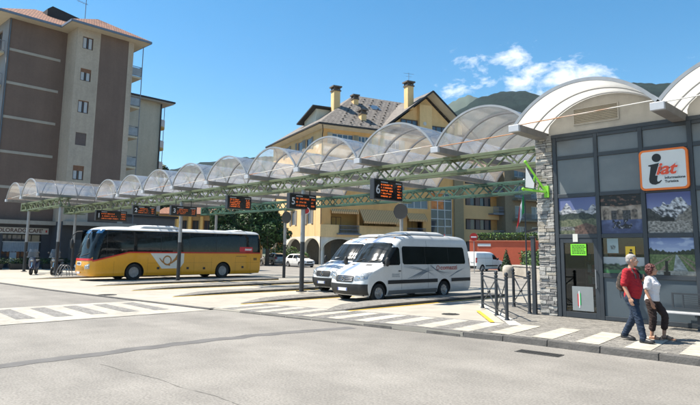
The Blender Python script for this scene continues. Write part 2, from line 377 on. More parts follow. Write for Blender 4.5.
# kerbs: dark porphyry stones along the road, paler slabs along the bay
g = MB(); x = -14.8
while x < 6:
    w = .95 + random.uniform(-.1, .1); y0 = fk(x); y1 = fk(x+w)
    zt = max(hk(x), .032) + .012; zt2 = max(hk(x+w), .032) + .012
    if x > -7.5: zt = zt2 = PZ+.004
    j = random.uniform(-.006, .006); a, b = x+.006, x+w-.006
    v = [(a,y0-.01+j,-.02),(b,y1-.01+j,-.02),(b,y1+.115,-.02),(a,y0+.115,-.02),(a,y0+.012+j,zt),(b,y1+.012+j,zt2),(b,y1+.115,zt2),(a,y0+.115,zt)]
    g.add(v, [(0,3,2,1),(4,5,6,7),(0,1,5,4),(1,2,6,5),(2,3,7,6),(3,0,4,7)]); x += w
struct(g.build('kerb', kerbstone, bevel=.012))
g = MB()
P0, P1 = Vector((-7.35, 12.95)), Vector((-11.05, 17.35)); d = (P1-P0).normalized(); nn = Vector((d.y, -d.x)); L = (P1-P0).length
k = 0
while k < L-.2:
    e = min(k + 1.0, L)
    a, b = P0+d*(k+.006), P0+d*(e-.006)
    q = [(a-nn*.04), (b-nn*.04), (b+nn*.26), (a+nn*.26)]
    g.add([(p.x, p.y, 0) for p in q] + [(p.x, p.y, PZ+.006) for p in q], [(0,3,2,1),(4,5,6,7),(0,1,5,4),(1,2,6,5),(2,3,7,6),(3,0,4,7)]); k = e
struct(g.build('kerb', kerb_light, bevel=.01))
# drain line along the left of the forecourt edge
g = MB(); x = -62
while x < -16.2:
    w = 1.0; g.add([(x, fk(x)-.12, .036), (x+w-.01, fk(x+w)-.12, .036), (x+w-.01, fk(x+w)+.06, .036), (x, fk(x)+.06, .036), (x, fk(x)-.12, -.01), (x+w-.01, fk(x+w)-.12, -.01)], [(0,1,2,3), (4,5,1,0)]); x += w
struct(g.build('gutter_line', kerbstone))
# striped walking band along the kerb: setts with white slabs across it
g = MB(); x = -16.4
while x < -7.35:
    w = .5; b = min(x+w, -7.35); g.add([(x, fk(x)+.16, hk(x)+.004), (b, fk(b)+.16, hk(b)+.004), (b, fk(b)+2.3, hk(b)+.004), (x, fk(x)+2.3, hk(x)+.004)], [(0,1,2,3)]); x += w
struct(g.build('sett_band', setts_dark))
g = MB(); x = -16.3
while x < 3:
    w = .47; z = (PZ if x > -7.4 else hk(x+w)) + .008; z2 = (PZ if x > -7.4 else hk(x)) + .008
    if not (-7.75 < x < -7.3):
        y0 = fk(x)+.22; y1 = y0 + 1.9
        for s0 in range(4):      # slabs
            a = y0 + (y1-y0)*s0/4 + .004; b = y0 + (y1-y0)*(s0+1)/4 - .004; sh = lambda y: -.11*(y-y0)
            g.add([(x+sh(a), a, z2), (x+w+sh(a), a, z), (x+w+sh(b), b, z), (x+sh(b), b, z2)], [(0,1,2,3)])
    x += .93
struct(g.build('zebra_crossing', white_stone))
# zebra crossing over the road on the left: pale table with grey sett bars
g = MB(); g.add([(-20.3,-6,.004),(-15.95,-6,.004),(-15.95,9.75,.004),(-20.3,9.35,.004)], [(0,1,2,3)]); struct(g.build('zebra_crossing', worn_white))
g = MB(); y = -5.9
while y < 9.0:
    g.add([(-19.75, y+.16, .008), (-16.95, y, .008), (-16.9, y+.46, .008), (-19.8, y+.6, .008)], [(0,1,2,3)]); y += .955
struct(g.build('sett_bars', setts_dark))
# tar seam and cracks in the road
crack_m = mat('crack_fill', (.15, .14, .125), .9, var=.3, scale=4)
def strip(name, pts, w, m, z=.004, jit=.3):
    g = MB(); pts = [Vector(p) for p in pts]; fine = []
    for a, b in zip(pts, pts[1:]):
        k = max(2, int((b-a).length/.12)); fine += [a.lerp(b, i/k) for i in range(k)]
    fine.append(pts[-1]); v = []
    for i, p in enumerate(fine):
        d = (fine[min(i+1, len(fine)-1)] - fine[max(i-1, 0)]).normalized(); nn = Vector((-d.y, d.x))
        o = nn*noise.noise(Vector((p.x*2.1, p.y*2.1, 3)))*w*jit
        ww = w*(1+jit*noise.noise(Vector((p.x*5, p.y*5, 9))))
        v += [(p.x+o.x+nn.x*ww/2, p.y+o.y+nn.y*ww/2, z), (p.x+o.x-nn.x*ww/2, p.y+o.y-nn.y*ww/2, z)]
    g.add(v, [(2*i, 2*i+1, 2*i+3, 2*i+2) for i in range(len(fine)-1)]); return struct(g.build(name, m))
strip('tar_seam', [(-10.3, -6), (-10.4, 0), (-10.55, 2.7), (-10.65, 4.3), (-10.75, 6.4), (-10.6, 8.3), (-10.25, 10.3)], .36, tar, jit=.3)
strip('crack', [(-9.7, 3.93), (-8.9, 4.0), (-8.1, 4.13), (-7.4, 4.12), (-6.6, 4.22), (-5.9, 4.18), (-5.0, 4.26)], .010, crack_m, jit=2.5)
strip('crack', [(-15.9, -2), (-15.9, 3), (-15.95, 6), (-15.9, 9.6)], .05, crack_m, z=.009, jit=.8)
strip('yellow_line', [(-7.95, 13.05), (-9.75, 15.2)], .12, yellow_paint, z=.135, jit=.05)
# boarding islands between the bays: setts edged with dark kerbs, sinking to a point at the road
def island(xr, w, y0, y1):
    yy = [y0, y0+.7, y0+1.6, y0+3] + [y0+3+(y1-y0-3)*i/4 for i in range(1, 5)]
    zz = [.036, .055, .09, .115, .115, .115, .115, .115]; ww = [.12, .5, .85, 1, 1, 1, 1, 1]
    h0 = hk(xr)-.03
    g = MB(); e = MB()
    for i in range(len(yy)-1):
        a, b = yy[i], yy[i+1]; za, zb = zz[i]+h0, zz[i+1]+h0; la, lb = xr-w*ww[i], xr-w*ww[i+1]
        g.add([(la,a,za),(xr-.14,a,za),(xr-.14,b,zb),(lb,b,zb)], [(0,1,2,3)])
        e.add([(xr-.14,a,za+.004),(xr,a,za+.004),(xr,b,zb+.004),(xr-.14,b,zb+.004),(xr,a,-.01),(xr,b,-.01),(la,a,za),(lb,b,zb),(la,a,-.01),(lb,b,-.01)], [(0,1,2,3),(1,4,5,2),(7,6,8,9)])
    e.add([(xr-w, y1, -.01), (xr, y1, -.01), (xr, y1, .115+h0), (xr-w, y1, .115+h0)], [(0,1,2,3)])
    o = struct(g.build('boarding_island', setts)); struct(e.build('kerb', kerbstone))
    strip('yellow_line', [(xr+.16, y0-.2), (xr+.16, y1)], .1, yellow_paint, z=hk(xr+.2)+.008, jit=.1)
for a in ((-12.75, 1.35, 11.8, 22), (-16.85, 1.25, 11.6, 16.9), (-20.9, 1.3, 11.2, 19.0), (-25.0, 1.4, 11.4, 22), (-28.9, 1.5, 11.3, 22.5), (-36.9, 1.4, 10.6, 20)):
    island(*a)

# ---------------------------------------------------------------- mountains
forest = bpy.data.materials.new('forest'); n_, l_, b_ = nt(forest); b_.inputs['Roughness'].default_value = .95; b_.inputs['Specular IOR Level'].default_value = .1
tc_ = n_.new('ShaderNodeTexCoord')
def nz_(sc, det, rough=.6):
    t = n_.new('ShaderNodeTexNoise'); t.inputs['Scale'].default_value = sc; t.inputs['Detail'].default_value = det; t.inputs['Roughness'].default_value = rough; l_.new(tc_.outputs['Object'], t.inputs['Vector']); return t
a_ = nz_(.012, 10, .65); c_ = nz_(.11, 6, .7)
r_ = n_.new('ShaderNodeValToRGB'); e_ = r_.color_ramp.elements; e_[0].position = .33; e_[0].color = (.006, .017, .016, 1); e_[1].position = .7; e_[1].color = (.019, .042, .034, 1)  # blue-green ramp: part of the distance haze is put into the forest colour
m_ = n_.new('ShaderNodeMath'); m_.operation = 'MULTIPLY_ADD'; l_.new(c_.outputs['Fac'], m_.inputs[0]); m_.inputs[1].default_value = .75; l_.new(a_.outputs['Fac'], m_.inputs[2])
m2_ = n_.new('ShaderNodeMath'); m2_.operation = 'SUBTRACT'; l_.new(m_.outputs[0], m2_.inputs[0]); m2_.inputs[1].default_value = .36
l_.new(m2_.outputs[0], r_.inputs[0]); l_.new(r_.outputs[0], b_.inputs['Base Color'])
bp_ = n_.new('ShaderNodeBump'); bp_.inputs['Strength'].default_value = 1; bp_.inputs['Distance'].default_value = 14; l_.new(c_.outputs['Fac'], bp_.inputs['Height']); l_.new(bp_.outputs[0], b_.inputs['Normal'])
meadow = mat('alpine_meadow', (.036, .058, .040), .95, var=.35, scale=.006, detail=9)
def hills(name, ridge, D, r0, m, nr=56, step=.3, amp=10):
    h = ridge[0][0]; rows = []
    while h >= ridge[-1][0]:
        e = lerp_list([(-a, b) for a, b in ridge], -h); rows.append((h, D*math.tan(R(e+.25)))); h -= step
    v = []; N = len(rows)
    for j in range(nr+1):
        t = j/nr
        for h, zt in rows:
            r = r0 + (D-r0)*t if t <= .8 else r0 + (D-r0)*.8 + (t-.8)*5*(D-r0)*.5
            q = min(1, (r-r0)/(D-r0)); prof = q**1.25 if q < 1 else 1
            x, y = -math.sin(R(h))*r, math.cos(R(h))*r
            p = Vector((x, y, 0)); f = noise.fractal(p*.0035, 1, 2, 5)*.16 + noise.fractal(p*.02, 1, 2, 4)*.022
            z = zt*prof*(1 + f*(1-prof)) if r <= D else zt*(1-.5*(r-D)/(D*.5))
            z += amp*(noise.noise(p*.06))*min(1, q*3)*.5
            v.append((x, y, z-.5))
    f = [(j*N+i, j*N+i+1, (j+1)*N+i+1, (j+1)*N+i) for j in range(nr) for i in range(N-1)]
    g = MB(); g.add(v, f); return struct(g.build(name, m, smooth=80))
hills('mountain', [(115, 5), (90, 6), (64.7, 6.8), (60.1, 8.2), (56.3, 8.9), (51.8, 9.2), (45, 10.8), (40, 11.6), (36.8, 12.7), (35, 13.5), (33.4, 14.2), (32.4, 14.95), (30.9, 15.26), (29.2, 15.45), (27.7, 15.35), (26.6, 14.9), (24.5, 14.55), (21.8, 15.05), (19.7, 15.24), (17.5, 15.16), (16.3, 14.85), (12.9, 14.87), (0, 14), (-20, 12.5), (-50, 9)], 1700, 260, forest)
hills('mountain', [(60, 4), (45, 11), (39.5, 12.2), (37.2, 13.0), (36.1, 13.75), (35.4, 14.38), (34.6, 14.84), (33.3, 15.33), (32.4, 15.1), (31, 14), (28, 12), (20, 8)], 3300, 2300, meadow, nr=24, amp=24)
# ================================================================= CANOPY
poly_clear = glassy('clear_polycarbonate', (.955, .96, .965), .35, rough=.12, diff=(.78, .76, .75), dmix=.045, transl=.75, stain=(.46, .38, .30))
poly_white = glassy('white_roof_panel', (.95, .95, .94), .4, rough=.3, diff=(.93, .92, .89), dmix=.72, transl=.62)
alu = mat('grey_aluminium', (.31, .315, .32), .45, .35, var=.1, scale=4)
alu_pale = mat('pale_aluminium', (.47, .48, .50), .45, .2, var=.08, scale=4)
gutter_grey = mat('gutter_grey', (.21, .20, .19), .6, .1, var=.2, scale=2)
sage = mat('sage_green_paint', (.125, .155, .085), .55, var=.12, scale=3, var2=.1, scale2=20)
teal = mat('dark_green_paint', (.045, .115, .085), .5, var=.15, scale=3)
black_paint = mat('black_paint', (.022, .024, .027), .45, var=.15, scale=4)
char = mat('charcoal_paint', (.035, .042, .05), .45, .1, var=.12, scale=3)
rust_white = mat('white_rod_with_rust', (.6, .58, .54), .6, var=.1, scale=5)
n_, l_, b_ = nt(rust_white); src = b_.inputs['Base Color'].links[0].from_socket
t_ = n_.new('ShaderNodeTexNoise'); t_.inputs['Scale'].default_value = .45; t_.inputs['Detail'].default_value = 4
tc_ = n_.new('ShaderNodeTexCoord'); gi = n_.new('ShaderNodeObjectInfo'); va = n_.new('ShaderNodeVectorMath'); l_.new(tc_.outputs['Object'], va.inputs[0]); l_.new(gi.outputs['Location'], va.inputs[1]); l_.new(va.outputs[0], t_.inputs['Vector'])
r_ = n_.new('ShaderNodeMapRange'); r_.inputs[1].default_value = .52; r_.inputs[2].default_value = .6; l_.new(t_.outputs['Fac'], r_.inputs[0])
mx_ = n_.new('ShaderNodeMix'); mx_.data_type = 'RGBA'; l_.new(r_.outputs[0], mx_.inputs[0]); l_.new(src, mx_.inputs[6]); mx_.inputs[7].default_value = (.42, .17, .05, 1); l_.new(mx_.outputs[2], b_.inputs['Base Color'])

PITCH = 3.66; ZS = 5.36; RISE = 1.12; GX0 = -7.79
RAD = ((PITCH/2)**2 + RISE**2) / (2*RISE); HALF = math.asin((PITCH/2)/RAD) if RISE < PITCH/2 else PI/2
def arc(t, k=0., RAD=RAD, HALF=HALF, RISE=RISE):
    """t in 0..1 across the span; local x 0..PITCH; k = outward offset"""
    a = -HALF + 2*HALF*t; return PITCH/2 + (RAD+k)*math.sin(a), ZS + RISE - RAD + (RAD+k)*math.cos(a)
def vault_parts(t, depth, ribs, panel, rib_mat, thick=.045, tie=True):
    g = MB(); nseg = 26
    top = [arc(i/nseg, .012) for i in range(nseg+1)]; bot = [arc(i/nseg, 0) for i in range(nseg, -1, -1)]
    g.prism(top + bot, lambda u, v, d: (u, d, v), 0, depth)
    # prism caps are long concave n-gons: leave them out
    g.f = g.f[2:]; g.mi = g.mi[2:]
    g.build('roof_panel', panel, t, smooth=40)
    for i, y in enumerate(ribs):
        g = MB(); rw = thick*(1.5 if i in (0, len(ribs)-1) else 1)
        rings = []
        for k in range(nseg+1):
            (x0, z0), (x1, z1) = arc(k/nseg, -thick), arc(k/nseg, .02)
            rings.append([(x0, y-rw/2, z0), (x0, y+rw/2, z0), (x1, y+rw/2, z1), (x1, y-rw/2, z1)])
        g.loft(rings).build('rib', rib_mat[0] if i == 0 else rib_mat[1], t, smooth=40)
    if tie:
        g = MB(); g.cyl((.02, .02, ZS+.02), (PITCH-.02, .02, ZS+.10), .015, n=8); g.build('tie_rod', rust_white, t, smooth=40)
def gutter(x, y0, y1, label, big=False, grp='roof gutters of the bus canopy'):
    t = thing('roof_gutter', label, 'gutter', (x, y0, 0), 0, grp)
    w = .17
    g = MB(); sec = [(-w, ZS+.02), (-w+.02, ZS+.02), (-w+.05, ZS-.12), (w-.05, ZS-.12), (w-.02, ZS+.02), (w, ZS+.02), (w-.02, ZS-.16), (-w+.02, ZS-.16)]
    g.prism(sec, lambda u, v, d: (u, d, v), .06, y1-y0); g.build('channel', gutter_grey, t)
    g = MB(); g.box(-w+.015, w-.015, -.05, .06, ZS-.165, ZS+.025); g.build('end_box', alu_pale, t, bevel=.01)
    return t
YF, DEP = 15.4, 10.0
ordn = ['first', 'second', 'third', 'fourth', 'fifth', 'sixth', 'seventh', 'eighth', 'ninth', 'tenth', 'eleventh', 'twelfth']
RIBS = [i*1.25 for i in range(9)]
v0 = thing('canopy_vault', 'x', 'canopy roof', (GX0-PITCH, YF, 0), 0, 'clear barrel vaults over the bus bays')
rib_dark = mat('rib_grey', (.15, .15, .155), .5, .3, var=.1, scale=4); rim_grey = mat('rim_grey', (.30, .31, .32), .45, .3, var=.1, scale=4)
vault_parts(v0, DEP, RIBS, poly_clear, (rim_grey, rib_dark))
NV = 9
for i in range(NV):
    lab = 'stained clear barrel vault over the bus bays, %s counting from the stone pillar' % ordn[i]
    if i == 0: v0['label'] = lab; continue
    dup(v0, (GX0-PITCH*(i+1), YF, 0), label=lab)
for i in range(2):
    dup(v0, (GX0-PITCH*(NV+i+1), YF-3.7, 0), label=['clear barrel vault standing forward of the row, second from the far end', 'farthest clear barrel vault, at the outer end of the canopy'][i])
for i in range(1, NV+1):
    gutter(GX0-PITCH*i, YF, YF+DEP, 'grey gutter between clear vaults over the bays, %s from the stone pillar' % ordn[i-1])
for i in range(3):
    gutter(GX0-PITCH*(NV+i)-.02, YF-3.7, YF-3.7+DEP, ['grey gutter on the near side of the two forward vaults', 'grey gutter between the two forward vaults at the far end', 'grey gutter along the outermost edge of the canopy'][i])

def truss(name, label, x0, x1, y, m, z0=4.66, z1=5.16, dy=.52):
    t = thing(name, label, 'truss', (x0, y, 0), 0, 'lattice trusses carrying the canopy')
    L = x1-x0; n = max(2, round(L/1.12)); s = L/n
    g = MB()
    for yy in (0, dy):
        for z, hgt in ((z0, .10), (z1, .11)):
            MB().box(0, L, yy-.055, yy+.055, z-hgt/2, z+hgt/2).build('chord', m, t, bevel=.008)
        for i in range(n):
            g.bar((i*s, yy, z0), (i*s+s/2, yy, z1), .052, .052); g.bar((i*s+s/2, yy, z1), ((i+1)*s, yy, z0), .052, .052)
    for i in range(2, n, 3):
        g.box(i*s-.022, i*s+.022, 0, dy, z0-.025, z0+.025); g.box(i*s-s/2-.022, i*s-s/2+.022, 0, dy, z1-.025, z1+.025)
    g.build('lattice', m, t)
    for q in range(int(L/PITCH)+1):
        xq = L - .1 - q*PITCH
        if xq > .3: MB().box(xq-.13, xq+.13, -.1, dy+.1, z1+.056, 5.2).build('bearing_plate', m, t)
    MB().box(-.02, .16, -.07, dy+.07, z0-.06, z1+.065).build('end_plate', m, t, bevel=.006)
    return t
truss('canopy_truss', 'pale green lattice truss along the front of the bus canopy', -50.2, -8.02, 16.56, sage)
truss('canopy_truss', 'dark green lattice truss at the back of the bus canopy', -41.5, -8.02, 24.2, teal)
truss('canopy_truss', 'short pale green truss under the two forward vaults at the far end', -49.2, -40.35, 13.1, sage)

# posts: pale above, black below
def post(name, label, x, y, ztop, r=.10, split=2.25, zb=.1, cap=True):
    t = thing(name, label, 'post', (x, y, zb), 0, 'posts carrying the bus canopy')
    MB().cyl((0,0,0), (0,0,split-zb), r*1.02, n=20).build('lower_post', black_paint, t, smooth=40)
    MB().cyl((0,0,split-zb), (0,0,ztop-zb), r*.98, n=20).build('upper_post', alu, t, smooth=40)
    MB().box(-.17,.17,-.17,.17,-.02,.02).build('base_plate', black_paint, t, bevel=.005)
    if cap: MB().box(-.2,.2,-.12,.7,ztop-zb-.05,ztop-zb).build('head_plate', sage, t)
    return t
post('canopy_post', 'black and grey post under the board numbered 5', -19.5, 16.45, 4.6)
post('canopy_post', 'black and grey post in front of the yellow bus', -30.0, 16.2, 4.6)
post('canopy_post', 'black and grey post beside the parked scooters', -40.5, 13.1, 4.6)
post('canopy_post', 'outermost black and grey post, before the cafe front', -47.3, 13.1, 4.6)
post('canopy_post', 'rear post behind the white minibus, carrying a round sign', -20.35, 24.25, 4.6, zb=.03)
post('canopy_post', 'rear post right of the bus tail, carrying a round sign', -30.6, 24.25, 4.6, zb=.03)
post('canopy_post', 'rear post behind the tail half of the yellow bus', -39.3, 24.25, 4.6, zb=.03)
post('canopy_post', 'rear post with a small lantern left of the bus front', -48.6, 16.9, 4.6, zb=.03)
# round traffic signs on the rear posts: their dark backs
sign_back = mat('sign_back', (.03, .032, .035), .5, .3, var=.1)
red_paint = mat('red_sign_paint', (.45, .02, .015), .5, var=.08)
white_paint = mat('white_sign_paint', (.75, .75, .74), .5, var=.04)
def round_sign(label, x, y, z, ang, r=.36, front=None):
    t = thing('traffic_sign', label, 'traffic sign', (x, y, z), ang)
    MB().cyl((0,0,0), (0,.012,0), r, n=28).build('sign_plate', front or sign_back, t, smooth=40)
    g = MB(); g.tube([(r*math.cos(2*PI*k/28), .006, r*math.sin(2*PI*k/28)) for k in range(28)], .014, closed=True); g.build('rim', sign_back if not front else white_paint, t, smooth=40)
    return t
round_sign('round traffic sign seen from its dark back, on the rear post above the minibus', -20.2, 24.0, 4.05, R(10), r=.43)
round_sign('round traffic sign seen from its dark back, on the rear post right of the bus', -30.25, 24.05, 4.05, R(10), r=.40)
t = round_sign('small red round sign under the board numbered 5', -19.42, 16.55, 3.63, R(45), r=.15, front=red_paint)

# departure boards
led = mat('orange_led', (.6, .12, .02), .5, var=0, emit=(1, .17, .02), estr=.42)
led_dim = mat('dim_orange_led', (.45, .10, .02), .5, var=0, emit=(1, .17, .02), estr=.2)
screen_black = mat('screen_black', (.010, .010, .012), .18, var=0)
board_grey = mat('board_casing', (.035, .037, .042), .4, .2, var=.08)
silver_text = mat('silver_lettering', (.55, .57, .6), .5, var=0)
def led_rows(parent, x, y0, y1, z0, z1, rows, seed, split=.72, faint=1.):
    """text-like LED rows on the face x = const, reading towards +y"""
    rnd = random.Random(seed); g = MB(); h = (z1-z0)/rows
    for r_i in range(rows):
        zc = z1 - h*(r_i+.5); hh = h*.25
        for a, b, fill in ((y0, y0+(y1-y0)*split*rnd.uniform(.62, .98), .82), (y1-(y1-y0)*.2, y1, .9)):
            y = a
            while y < b - .02:
                w = rnd.uniform(.022, .042)
                if rnd.random() < fill:
                    for k in range(3):      # three dot lines per glyph
                        zz = zc - hh + (k+.15)*hh*2/3
                        if rnd.random() < .86: g.box(x, x+.004, y, y+w*.8, zz, zz+hh*.5)
                y += w*1.12
    g.box(x-.0015, x+.0006, y0-.01, y1+.01, z0, z1, 1)
    return g.build('led_text', [led if faint == 1. else led_dim, screen_black], parent, fix=False)
def board(label, x, yc, zc, w, h, num=None, rows=5, seed=1, hang=None, faint=1):
    t = thing('departure_board', label, 'departure board', (x, yc, zc), 0, 'orange departure boards of the bus bays')
    MB().box(-.11, .11, -w/2, w/2, -h/2, h/2).build('casing', board_grey, t, bevel=.02)
    MB().box(.112, .118, -w/2+.05, w/2-.05, -h/2+.05, h/2-.05).build('screen', screen_black, t)
    x0 = .121; ls = -w/2 + (.36 if num else .14)
    if num: text('bay_number', num, h*.62, silver_text, t, face_M((x0, -w/2+.2, -.02), (0,1,0), (0,0,1)), ext=.002, bold=.006)
    led_rows(t, x0, ls, w/2-.1, -h/2+.08, h/2-.15, rows, seed, faint=faint)
    g = MB(); 
    for a, b in ((ls, ls+.34), (w/2-.42, w/2-.12)):
        y = a
        while y < b: g.box(x0, x0+.003, y, y+.03, h/2-.125, h/2-.09); y += .042
    g.build('header_text', silver_text, t, fix=False)
    if hang:
        for yy in (-w*.3, w*.3): MB().cyl((0, yy, h/2-.01), (0, yy, hang-zc), .025, n=8).build('hanger', black_paint, t, smooth=40)
    return t
board('orange departure board numbered 6, hanging above the white minibus', -14.0, 15.83, 4.12, 1.6, .76, '6', 5, 61, 4.62)
board('dim departure board numbered 5, beside the post before the cream house', -19.5, 16.35, 4.02, 1.55, .68, '5', 3, 52, 4.62, .3)
board('bright departure board with no number, hanging free above the bus tail', -24.7, 16.5, 4.25, 1.45, .68, None, 5, 43, 4.62)
board('departure board numbered 3, on the post before the yellow bus', -29.6, 16.1, 4.0, 1.6, .55, '3', 4, 34, 4.62, .3)
board('departure board numbered 2, above the front half of the yellow bus', -34.6, 16.1, 4.25, 1.5, .58, '2', 3, 25, 4.66, .3)
board('departure board numbered 1, above the front end of the yellow bus', -38.6, 15.7, 4.02, 2.1, .7, '1', 3, 16, 4.66, .3)
# ================================================================= TOURIST OFFICE
WY = 15.8
panel_grey = mat('grey_facade_panel', (.135, .145, .15), .22, var=.12, scale=1.2, spec=.5)
panel_low = mat('blue_grey_panel', (.065, .085, .10), .4, var=.1, scale=1.5)
cream_render = mat('cream_render', (.40, .375, .33), .85, var=.1, scale=2, var2=.1, scale2=.5)
streak(cream_render, .14, 1.6, .5)
inner_dark = mat('interior_dark', (.05, .05, .05), .8, var=.2)
inner_pale = mat('interior_pale', (.5, .5, .47), .8, var=.1)
clear_glass = glassy('shop_glass', (.62, .68, .68), 1.0, rough=.01)
st = [mat('rubble_stone', c, .9, var=.3, scale=9, bump=.6, bscale=28) for c in ((.26,.25,.235), (.36,.35,.325), (.19,.185,.18), (.33,.30,.25))]
mortar = mat('mortar', (.16, .155, .15), .95, var=.2)
office = thing('tourist_office', 'low dark-framed tourist office with stone pillar and white arched roof', 'shop', (0, 0, 0))
# stone pillar: coursed slabs on a core
g = MB(); g.box(-7.97, -7.55, WY-.02, WY+.62, .1, 5.3); core = g.build('stone_pillar', mortar, office)
rnd = random.Random(3); g = MB(); z = PZ
while z < 5.28:
    h = rnd.choice((.045, .06, .075, .095, .12)) ; h = min(h, 5.3-z)
    for face in (0, 1):       # front (-y) and left (-x)
        a, b = (-8.0, -7.5) if face == 0 else (WY-.05, WY+.65)
        x = a
        while x < b - .02:
            w = min(rnd.uniform(.1, .36), b-x);  w = b-x if b-x-w < .06 else w
            p = rnd.uniform(0, .03); mi = rnd.choice((0,0,1,1,2,3))
            j = lambda: rnd.uniform(-.008, .008)
            if face == 0: M_ = lambda u, v, d: (u+j(), WY-.045-p+d+j(), v+j())
            else: M_ = lambda u, v, d: (-8.0-p+d+j(), u+j(), v+j())
            v = [M_(x+.006, z+.005, 0), M_(x+w-.006, z+.005, 0), M_(x+w-.006, z+h-.005, 0), M_(x+.006, z+h-.005, 0), M_(x+.002, z+.002, .07), M_(x+w-.002, z+.002, .07), M_(x+w-.002, z+h-.002, .07), M_(x+.002, z+h-.002, .07)]
            g.add(v, [(0,1,2,3),(0,4,5,1),(1,5,6,2),(2,6,7,3),(3,7,4,0)], mi); x += w
    z += h
g.build('slab_facing', st, core, bevel=.006)
# body: side, back and inner walls, floor
g = MB(); g.box(-7.55, -7.48, WY+.1, 24, .1, 5.2); g.box(-7.48, 2, 23.9, 24, .1, 5.2); g.box(1.93, 2, WY+.1, 23.9, .1, 5.2); g.build('wall', char, office)
MB().box(-7.48, 1.93, WY+.05, 23.9, PZ-.02, PZ+.02).build('floor', inner_pale, office)
MB().box(-7.48, 1.93, 19.2, 19.3, PZ+.02, 3.4).build('inner_wall', inner_dark, office)
MB().box(-7.48, 1.93, WY+.1, 23.9, 3.42, 3.5).build('ceiling', inner_dark, office)
MX = [-7.43, -6.25, -5.08, -3.93, -2.78, -1.63, -.48, .67, 1.95]; RZ = [.19, 1.31, 2.36, 3.5, 4.6, 5.16]
for i, x in enumerate(MX): MB().box(x-.055, x+.055, WY-.05, WY+.08, PZ, 5.2).build('mullion', char, office, bevel=.008)
for i in range(len(MX)-1):
    a, b = MX[i]+.057, MX[i+1]-.057
    for j, z in enumerate(RZ):
        if i == 0 and j in (0, 1): continue
        if j == 1 and i not in (1, 2): continue
        MB().box(a, b, WY-.042, WY+.07, z-.055, z+.055).build('rail', char, office, bevel=.006)
for i in range(len(MX)-1):
    a, b = MX[i]+.057, MX[i+1]-.057
    for z0, z1 in ((3.557, 4.543), (4.657, 5.103)): MB().box(a, b, WY-.004, WY+.03, z0, z1).build('facade_panel', panel_grey, office)
    if i == 0: continue
    if i in (1, 2):
        MB().box(a, b, WY-.004, WY+.03, .247, 1.253).build('lower_panel', panel_low, office)
        MB().box(a, b, WY+.012, WY+.022, 1.367, 2.303).build('window_pane', clear_glass, office)
    else: MB().box(a, b, WY-.004, WY+.03, .247, 2.303).build('lower_panel', panel_low, office)
    MB().box(a, b, WY+.0, WY+.03, 2.417, 3.443).build('facade_panel', panel_low if i < 3 else panel_grey, office)
MB().box(MX[0]+.057, MX[1]-.057, WY, WY+.03, 2.417, 3.443).build('facade_panel', panel_low, office)
# door
d0, d1 = -7.37, -6.31
g = MB(); g.box(d0, d0+.11, WY-.03, WY+.05, PZ+.01, 2.3); g.box(d1-.11, d1, WY-.03, WY+.05, PZ+.01, 2.3); g.box(d0+.11, d1-.11, WY-.03, WY+.05, 2.17, 2.3); g.box(d0+.11, d1-.11, WY-.03, WY+.05, PZ+.01, PZ+.16)
door = g.build('door', char, office, bevel=.005)
MB().box(d0+.11, d1-.11, WY+.005, WY+.015, PZ+.16, 2.17).build('door_glass', clear_glass, door)
g = MB(); g.cyl((d1-.06, WY-.09, .95), (d1-.06, WY-.09, 1.45), .014, n=10); g.box(d1-.07, d1-.05, WY-.09, WY-.03, .97, .99); g.box(d1-.07, d1-.05, WY-.09, WY-.03, 1.41, 1.43); g.build('handle', alu, door)
MB().box(-7.08, -6.5, WY+.002, WY+.004, PZ+.2, .98).build('frosted_film', glassy('frosted_film', (.7,.74,.75), .6, rough=.3, diff=(.62,.66,.67), dmix=.62, transl=.5), door)
g = MB(); 
for z0, c in ((PZ+.25, 0),): 
    g.box(-6.93, -6.90, WY-.004, WY+.0015, .45, .78, 0); g.box(-6.90, -6.87, WY-.004, WY+.0015, .40, .85, 1); g.box(-6.87, -6.84, WY-.004, WY+.0015, .48, .8, 2)
g.build('flag_sticker', [mat('sticker_red', (.5,.02,.02), .4, var=0), mat('sticker_white', (.7,.7,.7), .4, var=0), mat('sticker_green', (.02,.3,.08), .4, var=0)], door)
lime = mat('lime_paper', (.18, .62, .03), .6, var=.04); ink = mat('black_ink', (.012, .012, .012), .5, var=0)
t = tag(MB().box(-7.06, -6.62, WY-.034, WY-.031, 1.83, 2.14).build('notice', lime), 'lime green paper notice on the glass of the office door', 'notice'); 
g = MB(); rnd = random.Random(5)
for k in range(6):
    x = -7.02
    while x < -6.68:
        w = rnd.uniform(.02, .07); g.box(x, x+w, WY-.036, WY-.0345, 2.085-k*.042, 2.105-k*.042); x += w+.014
g.build('notice_text', ink, t)
t = tag(MB().box(-6.98, -6.84, WY-.05, WY-.047, 2.2, 2.42).build('card', mat('pale_card', (.6, .6, .55), .6, var=.06)), 'small pale card stuck askew above the office door', 'card'); 
# things inside, seen through the glass
rack_wood = mat('rack_wood', (.20, .12, .06), .6, var=.2)
def brochure_rack(label, x, y, w):
    t = thing('brochure_rack', label, 'rack', (x, y, PZ+.02), 0, 'leaflet racks inside the tourist office')
    g = MB(); g.box(-w/2, -w/2+.03, 0, .3, 0, 1.75); g.box(w/2-.03, w/2, 0, .3, 0, 1.75); g.box(-w/2+.03, w/2-.03, .27, .3, 0, 1.75)
    for k in range(5): g.box(-w/2+.03, w/2-.03, 0, .27, .15+k*.34, .17+k*.34)
    g.build('shelf_unit', rack_wood, t)
    g = MB(); rnd = random.Random(int(x*10)); cols = [(.5,.05,.05),(.6,.5,.1),(.1,.2,.45),(.6,.6,.58),(.1,.35,.12),(.5,.25,.08)]
    for k in range(5):
        q = -w/2+.06
        while q < w/2-.13: g.box(q, q+.1, .04, .06, .172+k*.34, .38+k*.34+rnd.uniform(0,.03), rnd.randrange(6)); q += .125
    g.build('leaflets', [mat('leaflet', c, .4, var=.2, scale=12) for c in cols], t)
